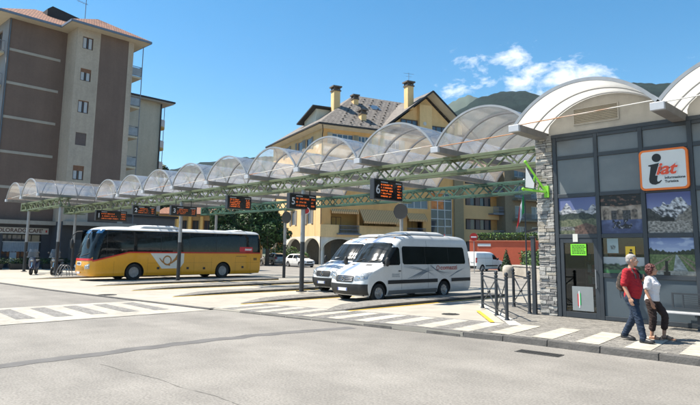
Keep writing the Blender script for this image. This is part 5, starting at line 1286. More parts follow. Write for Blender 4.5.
def window(parent, fn, u0, u1, z0, z1, fm, pm, depth=.16, bars=1, fw=.07, shutter=None, sh=0., curtain=None, name='window'):
    def bx(g, a, b, c, e, d0, d1):
        v = [fn(a,c,d0),fn(b,c,d0),fn(b,c,d1),fn(a,c,d1),fn(a,e,d0),fn(b,e,d0),fn(b,e,d1),fn(a,e,d1)]
        g.add(v, [(0,3,2,1),(4,5,6,7),(0,1,5,4),(1,2,6,5),(2,3,7,6),(3,0,4,7)])
    g = MB(); d0, d1 = -depth-.05, -depth
    bx(g,u0,u0+fw,z0,z1,d0,d1); bx(g,u1-fw,u1,z0,z1,d0,d1); bx(g,u0+fw,u1-fw,z0,z0+fw,d0,d1); bx(g,u0+fw,u1-fw,z1-fw,z1,d0,d1)
    for k in range(bars): c = u0+(u1-u0)*(k+1)/(bars+1); bx(g,c-fw*.6,c+fw*.6,z0+fw,z1-fw,d0,d1)
    w = g.build(name, fm, parent)
    g = MB(); bx(g,u0+fw,u1-fw,z0+fw,z1-fw,d0-.0,d0+.015); g.build('pane', pm, w)
    if curtain:
        g = MB(); bx(g,u0+fw+.02,u0+(u1-u0)*.38,z0+fw,z1-fw,d0+.017,d0+.022); bx(g,u1-(u1-u0)*.38,u1-fw-.02,z0+fw,z1-fw,d0+.017,d0+.022); g.build('curtain', curtain, w)
    if shutter and sh > 0:
        g = MB(); k = max(2, int((z1-z0)*sh/.09))
        for i in range(k):
            za = z1-(z1-z0)*sh*(i+1)/k; zb = z1-(z1-z0)*sh*i/k; bx(g, u0+.01, u1-.01, za+.008, zb, -depth+.002, -depth+.03)
        g.build('roller_shutter', shutter, w)
    return w
def poly_slab(g, pts, t):
    """thick roof plane: pts in order, thickened straight down"""
    n = len(pts); v = [Vector(p) for p in pts]; w = [p - Vector((0,0,t)) for p in v]
    g.add(v+w, [tuple(range(n)), tuple(range(2*n-1, n-1, -1))] + [(i, n+i, n+(i+1) % n, (i+1) % n) for i in range(n)])
win_glass = mat('window_glass', (.035, .045, .055), .05, var=0, spec=.6)
win_blue = mat('sky_lit_glass', (.06, .09, .13), .04, var=0, spec=.8)
frame_brown = mat('brown_window_frame', (.09, .045, .028), .6, var=.15, scale=6); shutter_wood = mat('brown_shutter', (.20, .095, .05), .6, var=.15, scale=5); shutter_taupe = mat('taupe_shutter', (.13, .095, .085), .6, var=.1, scale=5)
lace = mat('lace_curtain', (.45, .46, .48), .8, var=.15, scale=15)
frame_white = mat('white_window_frame', (.55, .55, .53), .5, var=.05)
clay = tiles('clay_roof_tiles', (.24, .095, .05), (.34, .155, .085), (.07, .03, .02), .24, .36, ms=.03, bump=1)
slate = tiles('grey_stone_tiles', (.165, .145, .128), (.21, .187, .165), (.045, .04, .035), .62, .5, ms=.035, bump=1)
# ---- tower block
brown = mat('brown_cladding', (.160, .110, .087), .8, var=.1, scale=.5, var2=.06, scale2=6, bump=.2, bscale=40)
greige = mat('greige_render', (.44, .37, .295), .85, var=.08, scale=.6, var2=.08, scale2=5, bump=.2, bscale=30)
band_mat = mat('pale_band', (.37, .335, .285), .8, var=.08, scale=2); soffit_mat = mat('cream_soffit', (.50, .44, .33), .8, var=.06)
fascia_blue = mat('blue_grey_fascia', (.15, .19, .25), .5, .2, var=.06); dark_roof_edge = mat('dark_roof_edge', (.03, .03, .032), .7, var=.1)
for q in (brown, greige): streak(q, .14, .9, .07)
TF = Frame((-56.5, 15), (-.042, .999)); tw = root('apartment_tower', 'tall brown apartment tower with pale stair block and hipped tile roof', 'apartment block')
f0 = lambda u, z, d: TF.p(u, z, d); f2 = lambda u, z, d: TF.p(u, z, 2.4+d)
wall(tw, brown, f0, -2.3, 2.7, 4.2, 22.3)
wall(tw, greige, lambda u, z, d: TF.p(2.7-d*0, z, u), 0, 2.4, 4.2, 22.3)
wz = [(20.42, 21.58), (17.33, 18.5), (14.27, 15.44), (11.22, 12.4), (8.02, 9.32), (5.0, 6.2)]
wall(tw, greige, f2, 2.7, 4.86, 4.2, 22.3, [(3.22, 4.2, a, b) for a, b in wz])
wall(tw, brown, lambda u, z, d: TF.p(u, z, 2.38+d), 4.86, 7.66, 4.2, 22.3); wall(tw, greige, f2, 7.66, 8.2, 4.2, 22.3)
for i, (a, b) in enumerate(wz):
    window(tw, f2, 3.22, 4.2, a, b, frame_brown, win_glass, .10, 1, .075, shutter_wood if i != 3 else shutter_taupe, (0, .3, .07, 1, .36, .2)[i], lace if i in (1, 2, 0, 4) else None)
g = MB(); fbox(g, TF, 8.2-.3, 8.2, -12, 2.38, 4.2, 22.3); fbox(g, TF, -2.3, 7.9, -12.3, -12, 4.2, 22.3); g.build('wall', greige, tw)
side_grey = mat('side_wall_grey', (.23, .23, .24), .8, var=.08, scale=1)
fs = lambda u, z, d: TF.p(-2.3-d, z, u)      # left end wall, u = depth
bz = [19.3, 16.25, 13.2, 10.1, 7.0]
wall(tw, side_grey, fs, -12, 0, 4.2, 22.3, [(-3.2, -1.8, z, z+2.3) for z in bz])
for z in bz: window(tw, fs, -3.2, -1.8, z, z+2.3, frame_brown, win_glass, .12, 1)
for z in [19.42, 16.38, 13.28, 10.18, 7.08]: part('pale_band', band_mat, tw, TF, (-2.25, 2.22, .003, .05, z-.12, z+.12))
g = MB(); g.cyl(TF.p(-2.22, 4.2, .1), TF.p(-2.22, 22.2, .1), .06, n=10); g.build('downpipe', mat('pipe_blue_grey', (.10,.12,.14), .5, .2, var=.1), tw, smooth=40)
rail_metal = mat('balcony_rail', (.22, .23, .25), .5, .3, var=.1)
def balcony(parent, F, u0, u1, d0, d1, z, slab, railm, sides, h=1.0, solid=None, curved=False):
    b = part('balcony', slab, parent, F, (u0, u1, d0, d1, z-.2, z), bevel=.02)
    g = MB()
    def run(p, q):
        g.bar(F.p(*p[:1], z+h, p[1]), F.p(q[0], z+h, q[1]), .05, .05); L_ = math.hypot(q[0]-p[0], q[1]-p[1]); k = max(2, int(L_/.14))
        for i in range(k+1): f = i/k; u, d = p[0]+(q[0]-p[0])*f, p[1]+(q[1]-p[1])*f; g.bar(F.p(u, z+.04, d), F.p(u, z+h, d), .022, .022, up=(0,1,0))
        g.bar(F.p(p[0], z+.1, p[1]), F.p(q[0], z+.1, q[1]), .035, .035)
    for p, q in sides: run(p, q)
    g.build('railing', railm, b)
    if solid:
        g = MB()
        for p, q in sides[:1]: g.bar(F.p(p[0], z+.5, p[1]), F.p(q[0], z+.5, q[1]), .02, .75)
        g.build('rail_panel', solid, b)
    return b
panel_glass = mat('balcony_panel', (.30, .32, .34), .4, .1, var=.15, scale=3)
for z in (19.1, 16.0, 12.95, 9.9, 6.85): balcony(tw, TF, 8.2, 9.4, -4.5, 2.0, z, soffit_mat, rail_metal, [((8.22, 1.95), (9.36, 1.95)), ((9.36, 1.95), (9.36, -4.4))], solid=panel_glass)
for z in bz: balcony(tw, TF, -3.6, -2.32, -6, -.7, z, soffit_mat, rail_metal, [((-3.56, -.75), (-2.35, -.75)), ((-3.56, -.75), (-3.56, -5.9))])
for q in ((9.4, 1.98), (-3.6, -.7)): MB().cyl(TF.p(q[0], .1, q[1]), TF.p(q[0], 22.3, q[1]), .045, n=8).build('corner_pole', rail_metal, tw, smooth=40)
# eaves: soffit slab, blue fascia, hipped tile roof
EZ = 22.3
part('eaves', soffit_mat, tw, TF, (-3.35, 1.75, -13.3, 1.0, EZ, EZ+.08), (1.75, 9.45, -13.3, 3.4, EZ+.002, EZ+.08))
g = MB()
for a, b in (((-3.4, 1.05), (1.72, 1.05)), ((1.72, 1.05), (1.72, 3.45)), ((1.72, 3.45), (9.5, 3.45)), ((9.5, 3.45), (9.5, -13.3)), ((-3.4, 1.05), (-3.4, -13.3))): g.bar(TF.p(a[0], EZ+.12, a[1]), TF.p(b[0], EZ+.12, b[1]), .12, .2)
g.build('gutter', fascia_blue, tw)
tz = EZ+.24; sl_ = .577
def P_(u, d, z): return TF.p(u, z, d)
rz_ = tz + 7.15*.50
g = MB(); poly_slab(g, [P_(-3.4,1.05,tz), P_(9.5,1.05,tz), P_(2.35+.0,-6.1,rz_), P_(3.4,-6.1,rz_)][:3] + [P_(3.6,-6.1,rz_)], .12)
g = MB(); poly_slab(g, [P_(-3.4,1.05,tz), P_(9.5,1.05,tz), P_(5.6,-6.1,rz_), P_(1.5,-6.1,rz_)], .1); poly_slab(g, [P_(-3.4,-13.3,tz), P_(-3.4,1.05,tz), P_(1.5,-6.1,rz_)], .1); poly_slab(g, [P_(9.5,-13.3,tz), P_(-3.4,-13.3,tz), P_(1.5,-6.1,rz_), P_(5.6,-6.1,rz_)], .1)
hz_ = tz + 3.89*sl_
poly_slab(g, [P_(1.72,3.45,tz), P_(9.5,3.45,tz), P_(5.61,-.44,hz_)], .1); poly_slab(g, [P_(9.5,3.45,tz), P_(9.5,-13.3,tz), P_(5.61,-9.4,hz_), P_(5.61,-.44,hz_)], .1); poly_slab(g, [P_(1.72,-6,tz), P_(1.72,3.45,tz), P_(5.61,-.44,hz_), P_(5.61,-6,hz_)], .1)
rf = g.build('roof', clay, tw); uvbox(rf)
g = MB(); g.prism([(1.9, 23.2), (1.9, 25.6), (2.35, 26.0), (6.2, 25.35), (6.2, 23.2)], lambda u, v, d: TF.p(u, v, d), -6.8, -3.6); g.build('attic_block', mat('dark_attic', (.035,.033,.032), .7, var=.15), tw)
g = MB(); g.cyl(TF.p(4.75, 23.5, -1.5), TF.p(4.75, 28.6, -1.5), .035, n=8)
for z, w_ in ((28.2, .8), (27.2, 1.1), (26.4, .9)): 
    g.bar(TF.p(4.75-w_, z+.12, -1.5), TF.p(4.75+.2, z, -1.5), .03, .03)
    for k in range(4): g.bar(TF.p(4.75-w_*k/4, z+.03*k, -1.75), TF.p(4.75-w_*k/4, z+.03*k, -1.25), .018, .018)
g.build('aerial', rail_metal, tw)
# ground floor: portico ledge, cafe front
shop_blue = mat('slate_blue_render', (.055, .062, .078), .8, var=.12, scale=1); ledge_m = mat('pale_ledge', (.33, .31, .27), .8, var=.1)
part('ledge', ledge_m, tw, TF, (-9, 2.72, .0, .9, 3.86, 4.2), (2.72, 9.2, 2.41, 3.2, 3.86, 4.2))
wall(tw, shop_blue, lambda u, z, d: TF.p(u, z, -.05+d), -9, 2.7, .0, 3.86, [(-1.25, 1.9, .12, 3.0), (-5.4, -2.2, .12, 3.0)], .3)
wall(tw, mat('dark_ground_floor', (.035, .037, .042), .7, var=.15, scale=1), lambda u, z, d: TF.p(u, z, 2.35+d), 2.7, 8.2, 0, 4.2, [(3.4, 5.2, .1, 2.6), (5.9, 7.7, .8, 2.6)], .2)
MB().add([TF.p(2.7, 0, -.05), TF.p(2.7, 0, 2.35), TF.p(2.7, 4.2, 2.35), TF.p(2.7, 4.2, -.05)], [(0,1,2,3)]).build('wall', shop_blue, tw)
fc = lambda u, z, d: TF.p(u, z, -.05+d)
for a, b in ((-1.25, 1.9), (-5.4, -2.2)):
    w_ = window(tw, fc, a, b, .12, 3.0, black_plastic, win_glass, .2, 3, .06, name='shop_window')
    g = MB(); n_s = 40
    for k in range(n_s):      # a gathered pale blind with a scalloped hem
        u0_, u1_ = a+.1+(b-a-.2)*k/n_s, a+.1+(b-a-.2)*(k+1)/n_s; d_ = -.19+.02*(k % 2); hem = 1.5-.05*abs(math.sin(k*.9))
        g.add([fc(u0_, hem, d_), fc(u1_, hem, -.19+.02*((k+1) % 2)), fc(u1_, 2.3, -.19+.02*((k+1) % 2)), fc(u0_, 2.3, d_)], [(0,1,2,3)])
    g.build('shop_blind', mat('pale_blue_blind', (.27,.31,.36), .8, var=.12, scale=6), w_)
    g = MB(); fbox(g, TF, a, b, -.25, -.16, 2.3, 2.36); g.build('blind_rail', frame_white, w_)
part('shop_notice', mat('notice_pale', (.36,.40,.44), .6, var=.1), tw, TF, (-.55, -.0, -.235, -.225, .55, 1.42))
cs = root('cafe_sign', 'long pale sign reading COLORADO CAFE over the shop window', 'sign')
part('sign_board', mat('sign_board', (.50,.49,.46), .6, var=.06), cs, TF, (-2.9, 2.4, .0, .09, 3.04, 3.58))
letter_b = mat('letter_brown', (.10,.05,.04), .6, var=0)
def ontw(u, z, d): p = TF.p(u, z, d); return face_M(p, TF.u, (0,0,1))
text('lettering', 'COLORADO', .47, letter_b, cs, ontw(-.75, 3.31, .096), ext=.003, bold=.012)
text('lettering', 'CAFE\'', .47, letter_b, cs, ontw(1.32, 3.31, .096), ext=.003, bold=.012)
part('sign_square', mat('sign_red', (.45,.03,.03), .5, var=0), cs, TF, (2.14, 2.28, .0915, .098, 3.2, 3.4)); part('sign_square', decal_blue, cs, TF, (.42, .66, .0915, .098, 3.14, 3.5))
# ---- second block behind
SF = Frame((-75.77, 35.63), (-.042, .999)); sb = root('apartment_block', 'olive grey apartment block with curved end balconies behind the tower', 'apartment block')
olive = mat('olive_render', (.42, .40, .33), .85, var=.08, scale=.4, var2=.06, scale2=4)
part('wall', olive, sb, SF, (-9, 1.36, -12, 0, 0, 22.45)); part('roof', dark_roof_edge, sb, SF, (-10, 3.0, -13, 1.0, 22.62, 22.86)); part('eaves', mat('grey_soffit', (.30,.29,.26), .8, var=.05), sb, SF, (-9.9, 2.8, -12.9, .9, 22.45, 22.62))
g = MB(); g.cyl(SF.p(1.3, 0, .12), SF.p(1.3, 22.4, .12), .09, n=10); g.build('downpipe', dark_roof_edge, sb, smooth=40)
for z in (19.25, 16.2, 13.15, 10.1, 7.05):
    g = MB(); poly = [(1.37, -3.5)] + [(1.37+1.25*math.sin(t), -1.2+1.3*(1-math.cos(t))-0) for t in (0,)] ; arcp = [(1.37 + 1.3*math.cos(t), -1.6 + 1.5*math.sin(t)) for t in [-PI/2+PI*k/12 for k in range(13)]]
    g.prism(arcp, lambda u, v, d: SF.p(u, z+d, v), -.25, 0); b_ = g.build('balcony', mat('ochre_soffit', (.42,.30,.10), .8, var=.1), sb)
    g = MB(); v = []
    for u, d in arcp: v += [SF.p(u, z, d), SF.p(u, z+1.0, d)]
    g.add(v, [(2*i,2*i+1,2*i+3,2*i+2) for i in range(12)]); g.build('railing', mat('white_rail', (.45,.47,.5), .5, var=.1), b_, smooth=60)
g = MB(); g.cyl(SF.p(2.75, 0, -1.6), SF.p(2.75, 22.5, -1.6), .05, n=8); g.build('corner_pole', rail_metal, sb)

# ---- cream villa with hipped and gabled stone roof
VF = Frame((-54.92, 49.41), (.299, .954))         # u = b along the front, outward = -a
def Va(a, b, z): return Vector((-54.92 -.9541*a + .2995*b, 49.41 + .2995*a + .9541*b, z))
cream = mat('cream_yellow_render', (.77, .52, .25), .85, var=.06, scale=.6, var2=.05, scale2=5); cream_pale = mat('pale_cream_trim', (.66, .60, .47), .8, var=.05)
grey_sh = mat('grey_shutter', (.27,.25,.22), .6, var=.08); beige_sh = mat('beige_shutter', (.42,.37,.27), .6, var=.08); ochre = mat('ochre_render', (.68, .38, .14), .85, var=.07, scale=.6); white_trim = mat('white_plaster', (.66, .65, .60), .8, var=.06)
for q in (cream, ochre, white_trim, cream_pale, olive): streak(q, .13, .8, .12)
vl = root('cream_house', 'cream yellow house with arcade, awnings and grey stone gabled roof', 'house')
vf = lambda u, z, d: VF.p(u, z, d)                # front, d outward
vs = lambda u, z, d: Va(u, -d, z)                 # left side, u = a
LA = 19.0; WT = 17.9
lw = [(6.9, 8.9, 15.7, 17.3), (3.7, 5.7, 15.7, 17.3), (12, 13.8, 15.7, 17.3), (3.2, 4.7, 5.4, 7.5), (9, 10.5, 5.4, 7.5), (3.2, 4.7, 10.4, 12.4), (9, 10.5, 10.4, 12.4)]
wall(vl, cream, vs, 0, LA, 3.75, WT, lw)
for a, b, c, e in lw:
    window(vl, vs, a, b, c, e, frame_white, win_blue, .12, 1)
    for q in ((a-.62, a-.02), (b+.02, b+.62)):
        g = MB()
        pts = [vs(q[0], c, .02), vs(q[1], c, .02), vs(q[1], e, .02), vs(q[0], e, .02), vs(q[0], c, .07), vs(q[1], c, .07), vs(q[1], e, .07), vs(q[0], e, .07)]; g.add(pts, [(0,3,2,1),(4,5,6,7),(0,1,5,4),(1,2,6,5),(2,3,7,6),(3,0,4,7)])
        for k in range(9): zz = c+(e-c)*(k+.5)/9; g.bar(vs(q[0]+.06, zz, .075), vs(q[1]-.06, zz, .075), .02, .05)
        g.build('shutter', grey_sh, vl)
fwn = [(1.4, 4.6, 15.9, 17.4), (5.3, 7.6, 15.9, 17.4), (9.5, 12, 15.4, 17.4), (12.2, 16.8, 7.9, 9.2), (1.6, 4.4, 10.2, 12.6), (6, 8.8, 10.2, 12.6), (10, 12.8, 10.2, 12.6), (1.35, 5.35, 3.74, 7.25), (5.6, 11.4, 3.74, 7.35), (13.2, 15.9, 3.8, 7.0), (17.25, 21.05, .6, 10.4)]
wall(vl, ochre, vf, 0, 22.9, 3.75, WT, fwn, .3)
for a, b, c, e in fwn[:3] + fwn[4:7]: window(vl, vf, a, b, c, e, frame_white, win_blue, .18, 3, .08)
for a, b, c, e in fwn[:3]:
    for q in ((a-.75, a-.03), (b+.03, b+.75)): part('shutter', beige_sh, vl, VF, (q[0], q[1], .02, .08, c, e))
window(vl, vf, 12.2, 16.8, 7.9, 9.2, frame_white, win_blue, .2, 3, .09)
# balconies sunk behind the parapet: dark recess, back wall with door, blue-grey rail, striped awnings
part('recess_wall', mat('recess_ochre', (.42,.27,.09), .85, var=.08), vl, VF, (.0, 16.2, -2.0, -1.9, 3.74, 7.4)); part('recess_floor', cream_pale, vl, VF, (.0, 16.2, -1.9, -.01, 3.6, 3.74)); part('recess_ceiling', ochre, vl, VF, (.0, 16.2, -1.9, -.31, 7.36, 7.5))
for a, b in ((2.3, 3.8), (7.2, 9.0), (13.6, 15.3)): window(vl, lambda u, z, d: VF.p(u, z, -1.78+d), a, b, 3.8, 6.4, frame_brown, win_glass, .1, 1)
part('parapet', cream, vl, VF, (-.25, 2.4, -.05, .28, 3.66, 5.22), (5.35, 12.2, -.05, .28, 3.66, 5.22)); part('parapet', cream, vl, VF, (2.4, 5.35, -.05, .28, 3.66, 4.1))
steel_blue = mat('steel_blue_rail', (.14, .16, .20), .5, .2, var=.1)
def rail(parent, F, u0, u1, d, z0, z1):
    g = MB(); k = int((u1-u0)/.13)
    for i in range(k+1): u = u0+(u1-u0)*i/k; g.bar(F.p(u, z0, d), F.p(u, z1, d), .035, .02, up=(0,1,0))
    for z in (z0+.08, (z0+z1)/2, z1): g.bar(F.p(u0, z, d+.02), F.p(u1, z, d+.02), .05, .06)
    return g.build('balcony_rail', steel_blue, parent)
rail(vl, VF, 2.4, 5.35, .45, 4.1, 5.15); part('balcony_slab', steel_blue, vl, VF, (2.1, 5.6, .29, .6, 3.95, 4.1))
rail(vl, VF, 13.0, 16.1, .3, 4.0, 5.1)
stripes = bpy.data.materials.new('awning_stripes'); n_, l_, b_ = nt(stripes); b_.inputs['Roughness'].default_value = .85
tc_ = n_.new('ShaderNodeTexCoord'); wv = n_.new('ShaderNodeTexWave'); wv.inputs['Scale'].default_value = 1.15; wv.wave_profile = 'SIN'; wv.bands_direction = 'X'; l_.new(tc_.outputs['UV'], wv.inputs[0])
rp_ = n_.new('ShaderNodeValToRGB'); rp_.color_ramp.interpolation = 'CONSTANT'; rp_.color_ramp.elements[0].color = (.80,.50,.23,1); rp_.color_ramp.elements[1].position = .52; rp_.color_ramp.elements[1].color = (.36,.19,.085,1); l_.new(wv.outputs['Fac'], rp_.inputs[0]); l_.new(rp_.outputs[0], b_.inputs['Base Color'])
def awning(u0, u1, zt, zb, dout, v=.35):
    g = MB(); nn = 30
    def fn(a, b): return VF.p(u0+(u1-u0)*a, zt+(zb-zt)*b, .06+dout*b)
    g.grid(fn, nn, 4); g.grid(lambda a, b: VF.p(u0+(u1-u0)*a, zb-b*v*(1-.22*abs(math.sin(a*nn*PI/2))), .06+dout+.004), nn*2, 2)
    o = g.build('awning', stripes, vl, fix=False); s = o.modifiers.new('Solidify', 'SOLIDIFY'); s.thickness = .015
    uv = o.data.uv_layers.new(name='UVMap')
    for lp in o.data.loops: co = o.data.vertices[lp.vertex_index].co; uv.data[lp.index].uv = ((co-VF.o).dot(VF.u), co.z)
awning(1.3, 5.3, 7.3, 6.95, .35, .3); awning(5.5, 11.5, 7.4, 5.75, 1.35, .3); awning(12.9, 16.1, 7.2, 6.3, .8, .3)
# glazed stair tower in the front
sg_ = window(vl, vf, 17.25, 21.05, .6, 10.4, frame_white, win_glass, .12, 2, .1, name='stair_window')
g = MB()
for z in (1.9, 3.2, 4.3, 5.5, 6.6, 7.9, 9.2): fbox(g, VF, 17.35, 20.95, -.17, -.1, z-.05, z+.05)
g.build('glazing_bar', frame_white, sg_)
part('orange_blind', mat('orange_blind', (.55,.20,.06), .8, var=.35, scale=1.5), sg_, VF, (17.4, 19.6, -.152, -.148, 8.0, 10.3)); part('opening_light', frame_white, sg_, VF, (19.72, 20.95, -.1, -.06, 5.5, 5.62), (19.72, 20.95, -.1, -.06, 6.55, 6.67), (19.72, 19.84, -.1, -.06, 5.62, 6.55), (20.83, 20.95, -.1, -.06, 5.62, 6.55))
part('corner_pier', mat('taupe_render', (.27,.21,.12), .85, var=.06), vl, VF, (21.25, 22.9, .0, .32, .0, 13.0))
# arcade
def arcade(fn, u0, u1, bays, z1, spring, name='arcade'):
    g = MB(); tr = MB(); w = (u1-u0)/bays; pier = .55
    for k in range(bays):
        a, b = u0+w*k+pier/2, u0+w*(k+1)-pier/2; c, r = (a+b)/2, (b-a)/2; rr = min(r, z1-spring-.25); N = 16
        pts = [(c-r*math.cos(PI*i/N), spring+rr*math.sin(PI*i/N)) for i in range(N+1)]
        for p, q in zip(pts, pts[1:]):
            g.add([fn(p[0],p[1],0), fn(q[0],q[1],0), fn(q[0],z1,0), fn(p[0],z1,0)], [(0,1,2,3)])
            g.add([fn(p[0],p[1],0), fn(q[0],q[1],0), fn(q[0],q[1],-.5), fn(p[0],p[1],-.5)], [(0,3,2,1)])
            n1 = [(c-(r+.28)*math.cos(PI*i/N), spring+(rr+.24)*math.sin(PI*i/N)) for i in range(N+1)]
        outer = [(c-(r+.26)*math.cos(PI*i/N), spring+(rr+.22)*math.sin(PI*i/N)) for i in range(N+1)]
        for i in range(N): tr.add([fn(*pts[i],.03), fn(*pts[i+1],.03), fn(*outer[i+1],.03), fn(*outer[i],.03)], [(0,1,2,3)])
        for s_, e_ in ((u0+w*k, a), (b, u0+w*(k+1))):
            g.add([fn(s_,0,0), fn(e_,0,0), fn(e_,z1,0), fn(s_,z1,0)], [(0,1,2,3)])
            g.add([fn(s_,0,-.5), fn(e_,0,-.5), fn(e_,z1,-.5), fn(s_,z1,-.5)], [(0,1,2,3)])
        for e_ in (a, b): g.add([fn(e_,0,0), fn(e_,0,-.5), fn(e_,spring,-.5), fn(e_,spring,0)], [(0,1,2,3)])
    o = g.build(name, white_trim, vl, fix=False); tr.build('arch_band', cream_pale, o, fix=False)
arcade(vs, .0, 18.4, 3, 3.75, 1.9); arcade(vf, .0, 17.1, 3, 3.66, 1.9)
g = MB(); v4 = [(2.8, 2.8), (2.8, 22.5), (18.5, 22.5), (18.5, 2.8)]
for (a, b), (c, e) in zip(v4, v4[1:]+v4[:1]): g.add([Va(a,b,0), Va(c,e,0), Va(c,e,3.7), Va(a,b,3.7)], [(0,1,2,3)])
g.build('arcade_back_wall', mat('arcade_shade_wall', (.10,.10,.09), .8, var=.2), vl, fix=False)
g = MB(); g.add([Va(.1,.1,3.64), Va(.1,22.8,3.64), Va(18.9,22.8,3.64), Va(18.9,.1,3.64)], [(0,1,2,3)]); g.build('arcade_ceiling', white_trim, vl)
wall(vl, ochre, lambda u, z, d: Va(LA, u, z), 0, 22.9, 0, WT); wall(vl, ochre, lambda u, z, d: Va(u, 22.9, z), 0, LA, 0, WT)
# roof
ez, q_ = 18.35, .72; o_ = 1.0; ha_ = LA/2; rdz = ez + q_*(ha_+o_)
bR = 24.0
g = MB()
poly_slab(g, [Va(-o_,-o_,ez), Va(-o_,bR,ez), Va(ha_,bR-ha_*.0,rdz), Va(ha_,ha_,rdz)], .16); poly_slab(g, [Va(LA+o_,-o_,ez), Va(-o_,-o_,ez), Va(ha_,ha_,rdz)], .16); poly_slab(g, [Va(LA+o_,bR,ez), Va(LA+o_,-o_,ez), Va(ha_,ha_,rdz), Va(ha_,bR,rdz)], .16)
bA, gz, bg0, bg1 = 16.9, 25.05, 8.2, 25.6; af = -1.25
poly_slab(g, [Va(af,bg0,ez+.12), Va(af,bA,gz), Va(9.3,bA,gz), Va(.2,bg0,ez+.12)], .2); poly_slab(g, [Va(af,bA,gz), Va(af,bg1,ez+.12), Va(9.3,bg1,ez+.12), Va(9.3,bA,gz)], .2)
# snow guards: little dark stones dotted over the tiles
rnd = random.Random(8)
for i in range(10):
    for j in range(14):
        a = -.2+i*.95; b = 1.0+j*1.5+(i % 2)*.75
        if b < a+1.5 or b > 24: continue
        if b > bg0 + (a+1)*1.1 and b < bg1: continue
        z = ez+q_*(a+o_); g.bar(Va(a-.12, b-.13, z+.07), Va(a-.12, b+.13, z+.07), .12, .11, 1)
rf = g.build('roof', [slate, mat('snow_guard', (.05,.045,.04), .8, var=.2)], vl); uvbox(rf)
g = MB()
for p, q in (((-o_,-o_),(-o_,bg0)), ((-o_,-o_),(LA+o_,-o_))): g.bar(Va(*p, ez-.02), Va(*q, ez-.02), .16, .2)
g.bar(Va(af-.03, bg0, ez+.02), Va(af-.03, bA, gz-.06), .1, .24); g.bar(Va(af-.03, bA, gz-.06), Va(af-.03, bg1, ez+.02), .1, .24)
g.build('roof_edge', dark_roof_edge, vl)
g = MB(); g.add([Va(-.95,-.95,ez-.18), Va(-.95,bg0,ez-.18), Va(.0,bg0,WT-.02), Va(.0,.0,WT-.02)], [(0,1,2,3)]); g.add([Va(-.95,-.95,ez-.18), Va(.0,.0,WT-.02), Va(LA,.0,WT-.02), Va(LA+.95,-.95,ez-.18)], [(0,1,2,3)]); g.build('soffit', cream_pale, vl, fix=False)
# gable wall and its glazing
g = MB(); gg = [(8.2+1.0, ez-.1), (bA, gz-.75), (25.6-1.0, ez-.1)]
def gl(b): return gg[0][1]+(gg[1][1]-gg[0][1])*(b-gg[0][0])/(gg[1][0]-gg[0][0]) if b <= bA else gg[1][1]+(gg[2][1]-gg[1][1])*(b-bA)/(gg[2][0]-bA)
xs_ = [9.2, 11.2, 13.2, 15.2, bA, 18.5, 20.5, 22.5, 24.6]
for p, q in zip(xs_, xs_[1:]): g.add([VF.p(p,WT-.1,-.6), VF.p(q,WT-.1,-.6), VF.p(q,gl(q),-.6), VF.p(p,gl(p),-.6)], [(0,1,2,3)])
g.build('gable_wall', cream, vl, fix=False)
window(vl, lambda u, z, d: VF.p(u, z, -.4+d), 12.4, 15.3, 19.3, 20.75, frame_brown, win_blue, .02, 2, .12, name='gable_window'); window(vl, lambda u, z, d: VF.p(u, z, -.4+d), 17.6, 20.6, 19.2, 20.3, frame_brown, win_blue, .02, 2, .12, name='gable_window')
part('gable_pier', cream, vl, VF, (15.35, 17.5, -.6, .1, WT, gl(15.35)+.02)); part('gable_sill', cream_pale, vl, VF, (9.0, 24.6, -.6, .12, WT-.05, WT+.35))
g = MB(); g.cyl(VF.p(16.2, 20.3, .1), VF.p(16.2, 20.3, .16), .28, n=18); g.build('gable_roundel', frame_white, vl, smooth=40)
for b0_, b1_, s_ in ((bg0, bA, 1), (bA, bg1, -1)):
    g = MB(); za, zb = (ez-.12, gz-.25) if s_ > 0 else (gz-.25, ez-.12); g.add([Va(af, b0_, za), Va(af, b1_, zb), Va(.6, b1_, zb), Va(.6, b0_, za)], [(0,1,2,3)]); g.build('soffit', cream_pale, vl, fix=False)
def chimney(a, b, z0, z1, w, capm=None):
    c = Va(a, b, 0); ang = math.atan2(VF.u.y, VF.u.x); T = Matrix.Translation(c) @ Matrix.Rotation(ang, 4, 'Z')
    g = MB(); g.box(-w/2, w/2, -w/2, w/2, z0, z1-.75, M=T); o = g.build('chimney', cream, vl)
    g = MB(); g.box(-w*.62, w*.62, -w*.62, w*.62, z1-.75, z1-.6, M=T)
    for sx_ in (-1, 1):
        for sy_ in (-1, 1): g.box(sx_*w*.42-.09, sx_*w*.42+.09, sy_*w*.42-.09, sy_*w*.42+.09, z1-.6, z1-.2, M=T)
    g.box(-w*.3, w*.3, -w*.3, w*.3, z1-.6, z1-.2, M=T); g.box(-w*.7, w*.7, -w*.7, w*.7, z1-.2, z1, M=T); g.build('chimney_cap', mat('chimney_cap', (.12,.10,.085), .8, var=.2), o)
chimney(5.0, 4.2, 21.5, 25.4, 1.0); chimney(6.6, 8.2, 23.0, 25.1, .8); chimney(1.6, 6.8, 19.8, 21.6, .8); chimney(.6, 13.9, 22.2, 26.4, 1.0); chimney(-.2, 22.2, 19.2, 21.8, .8)
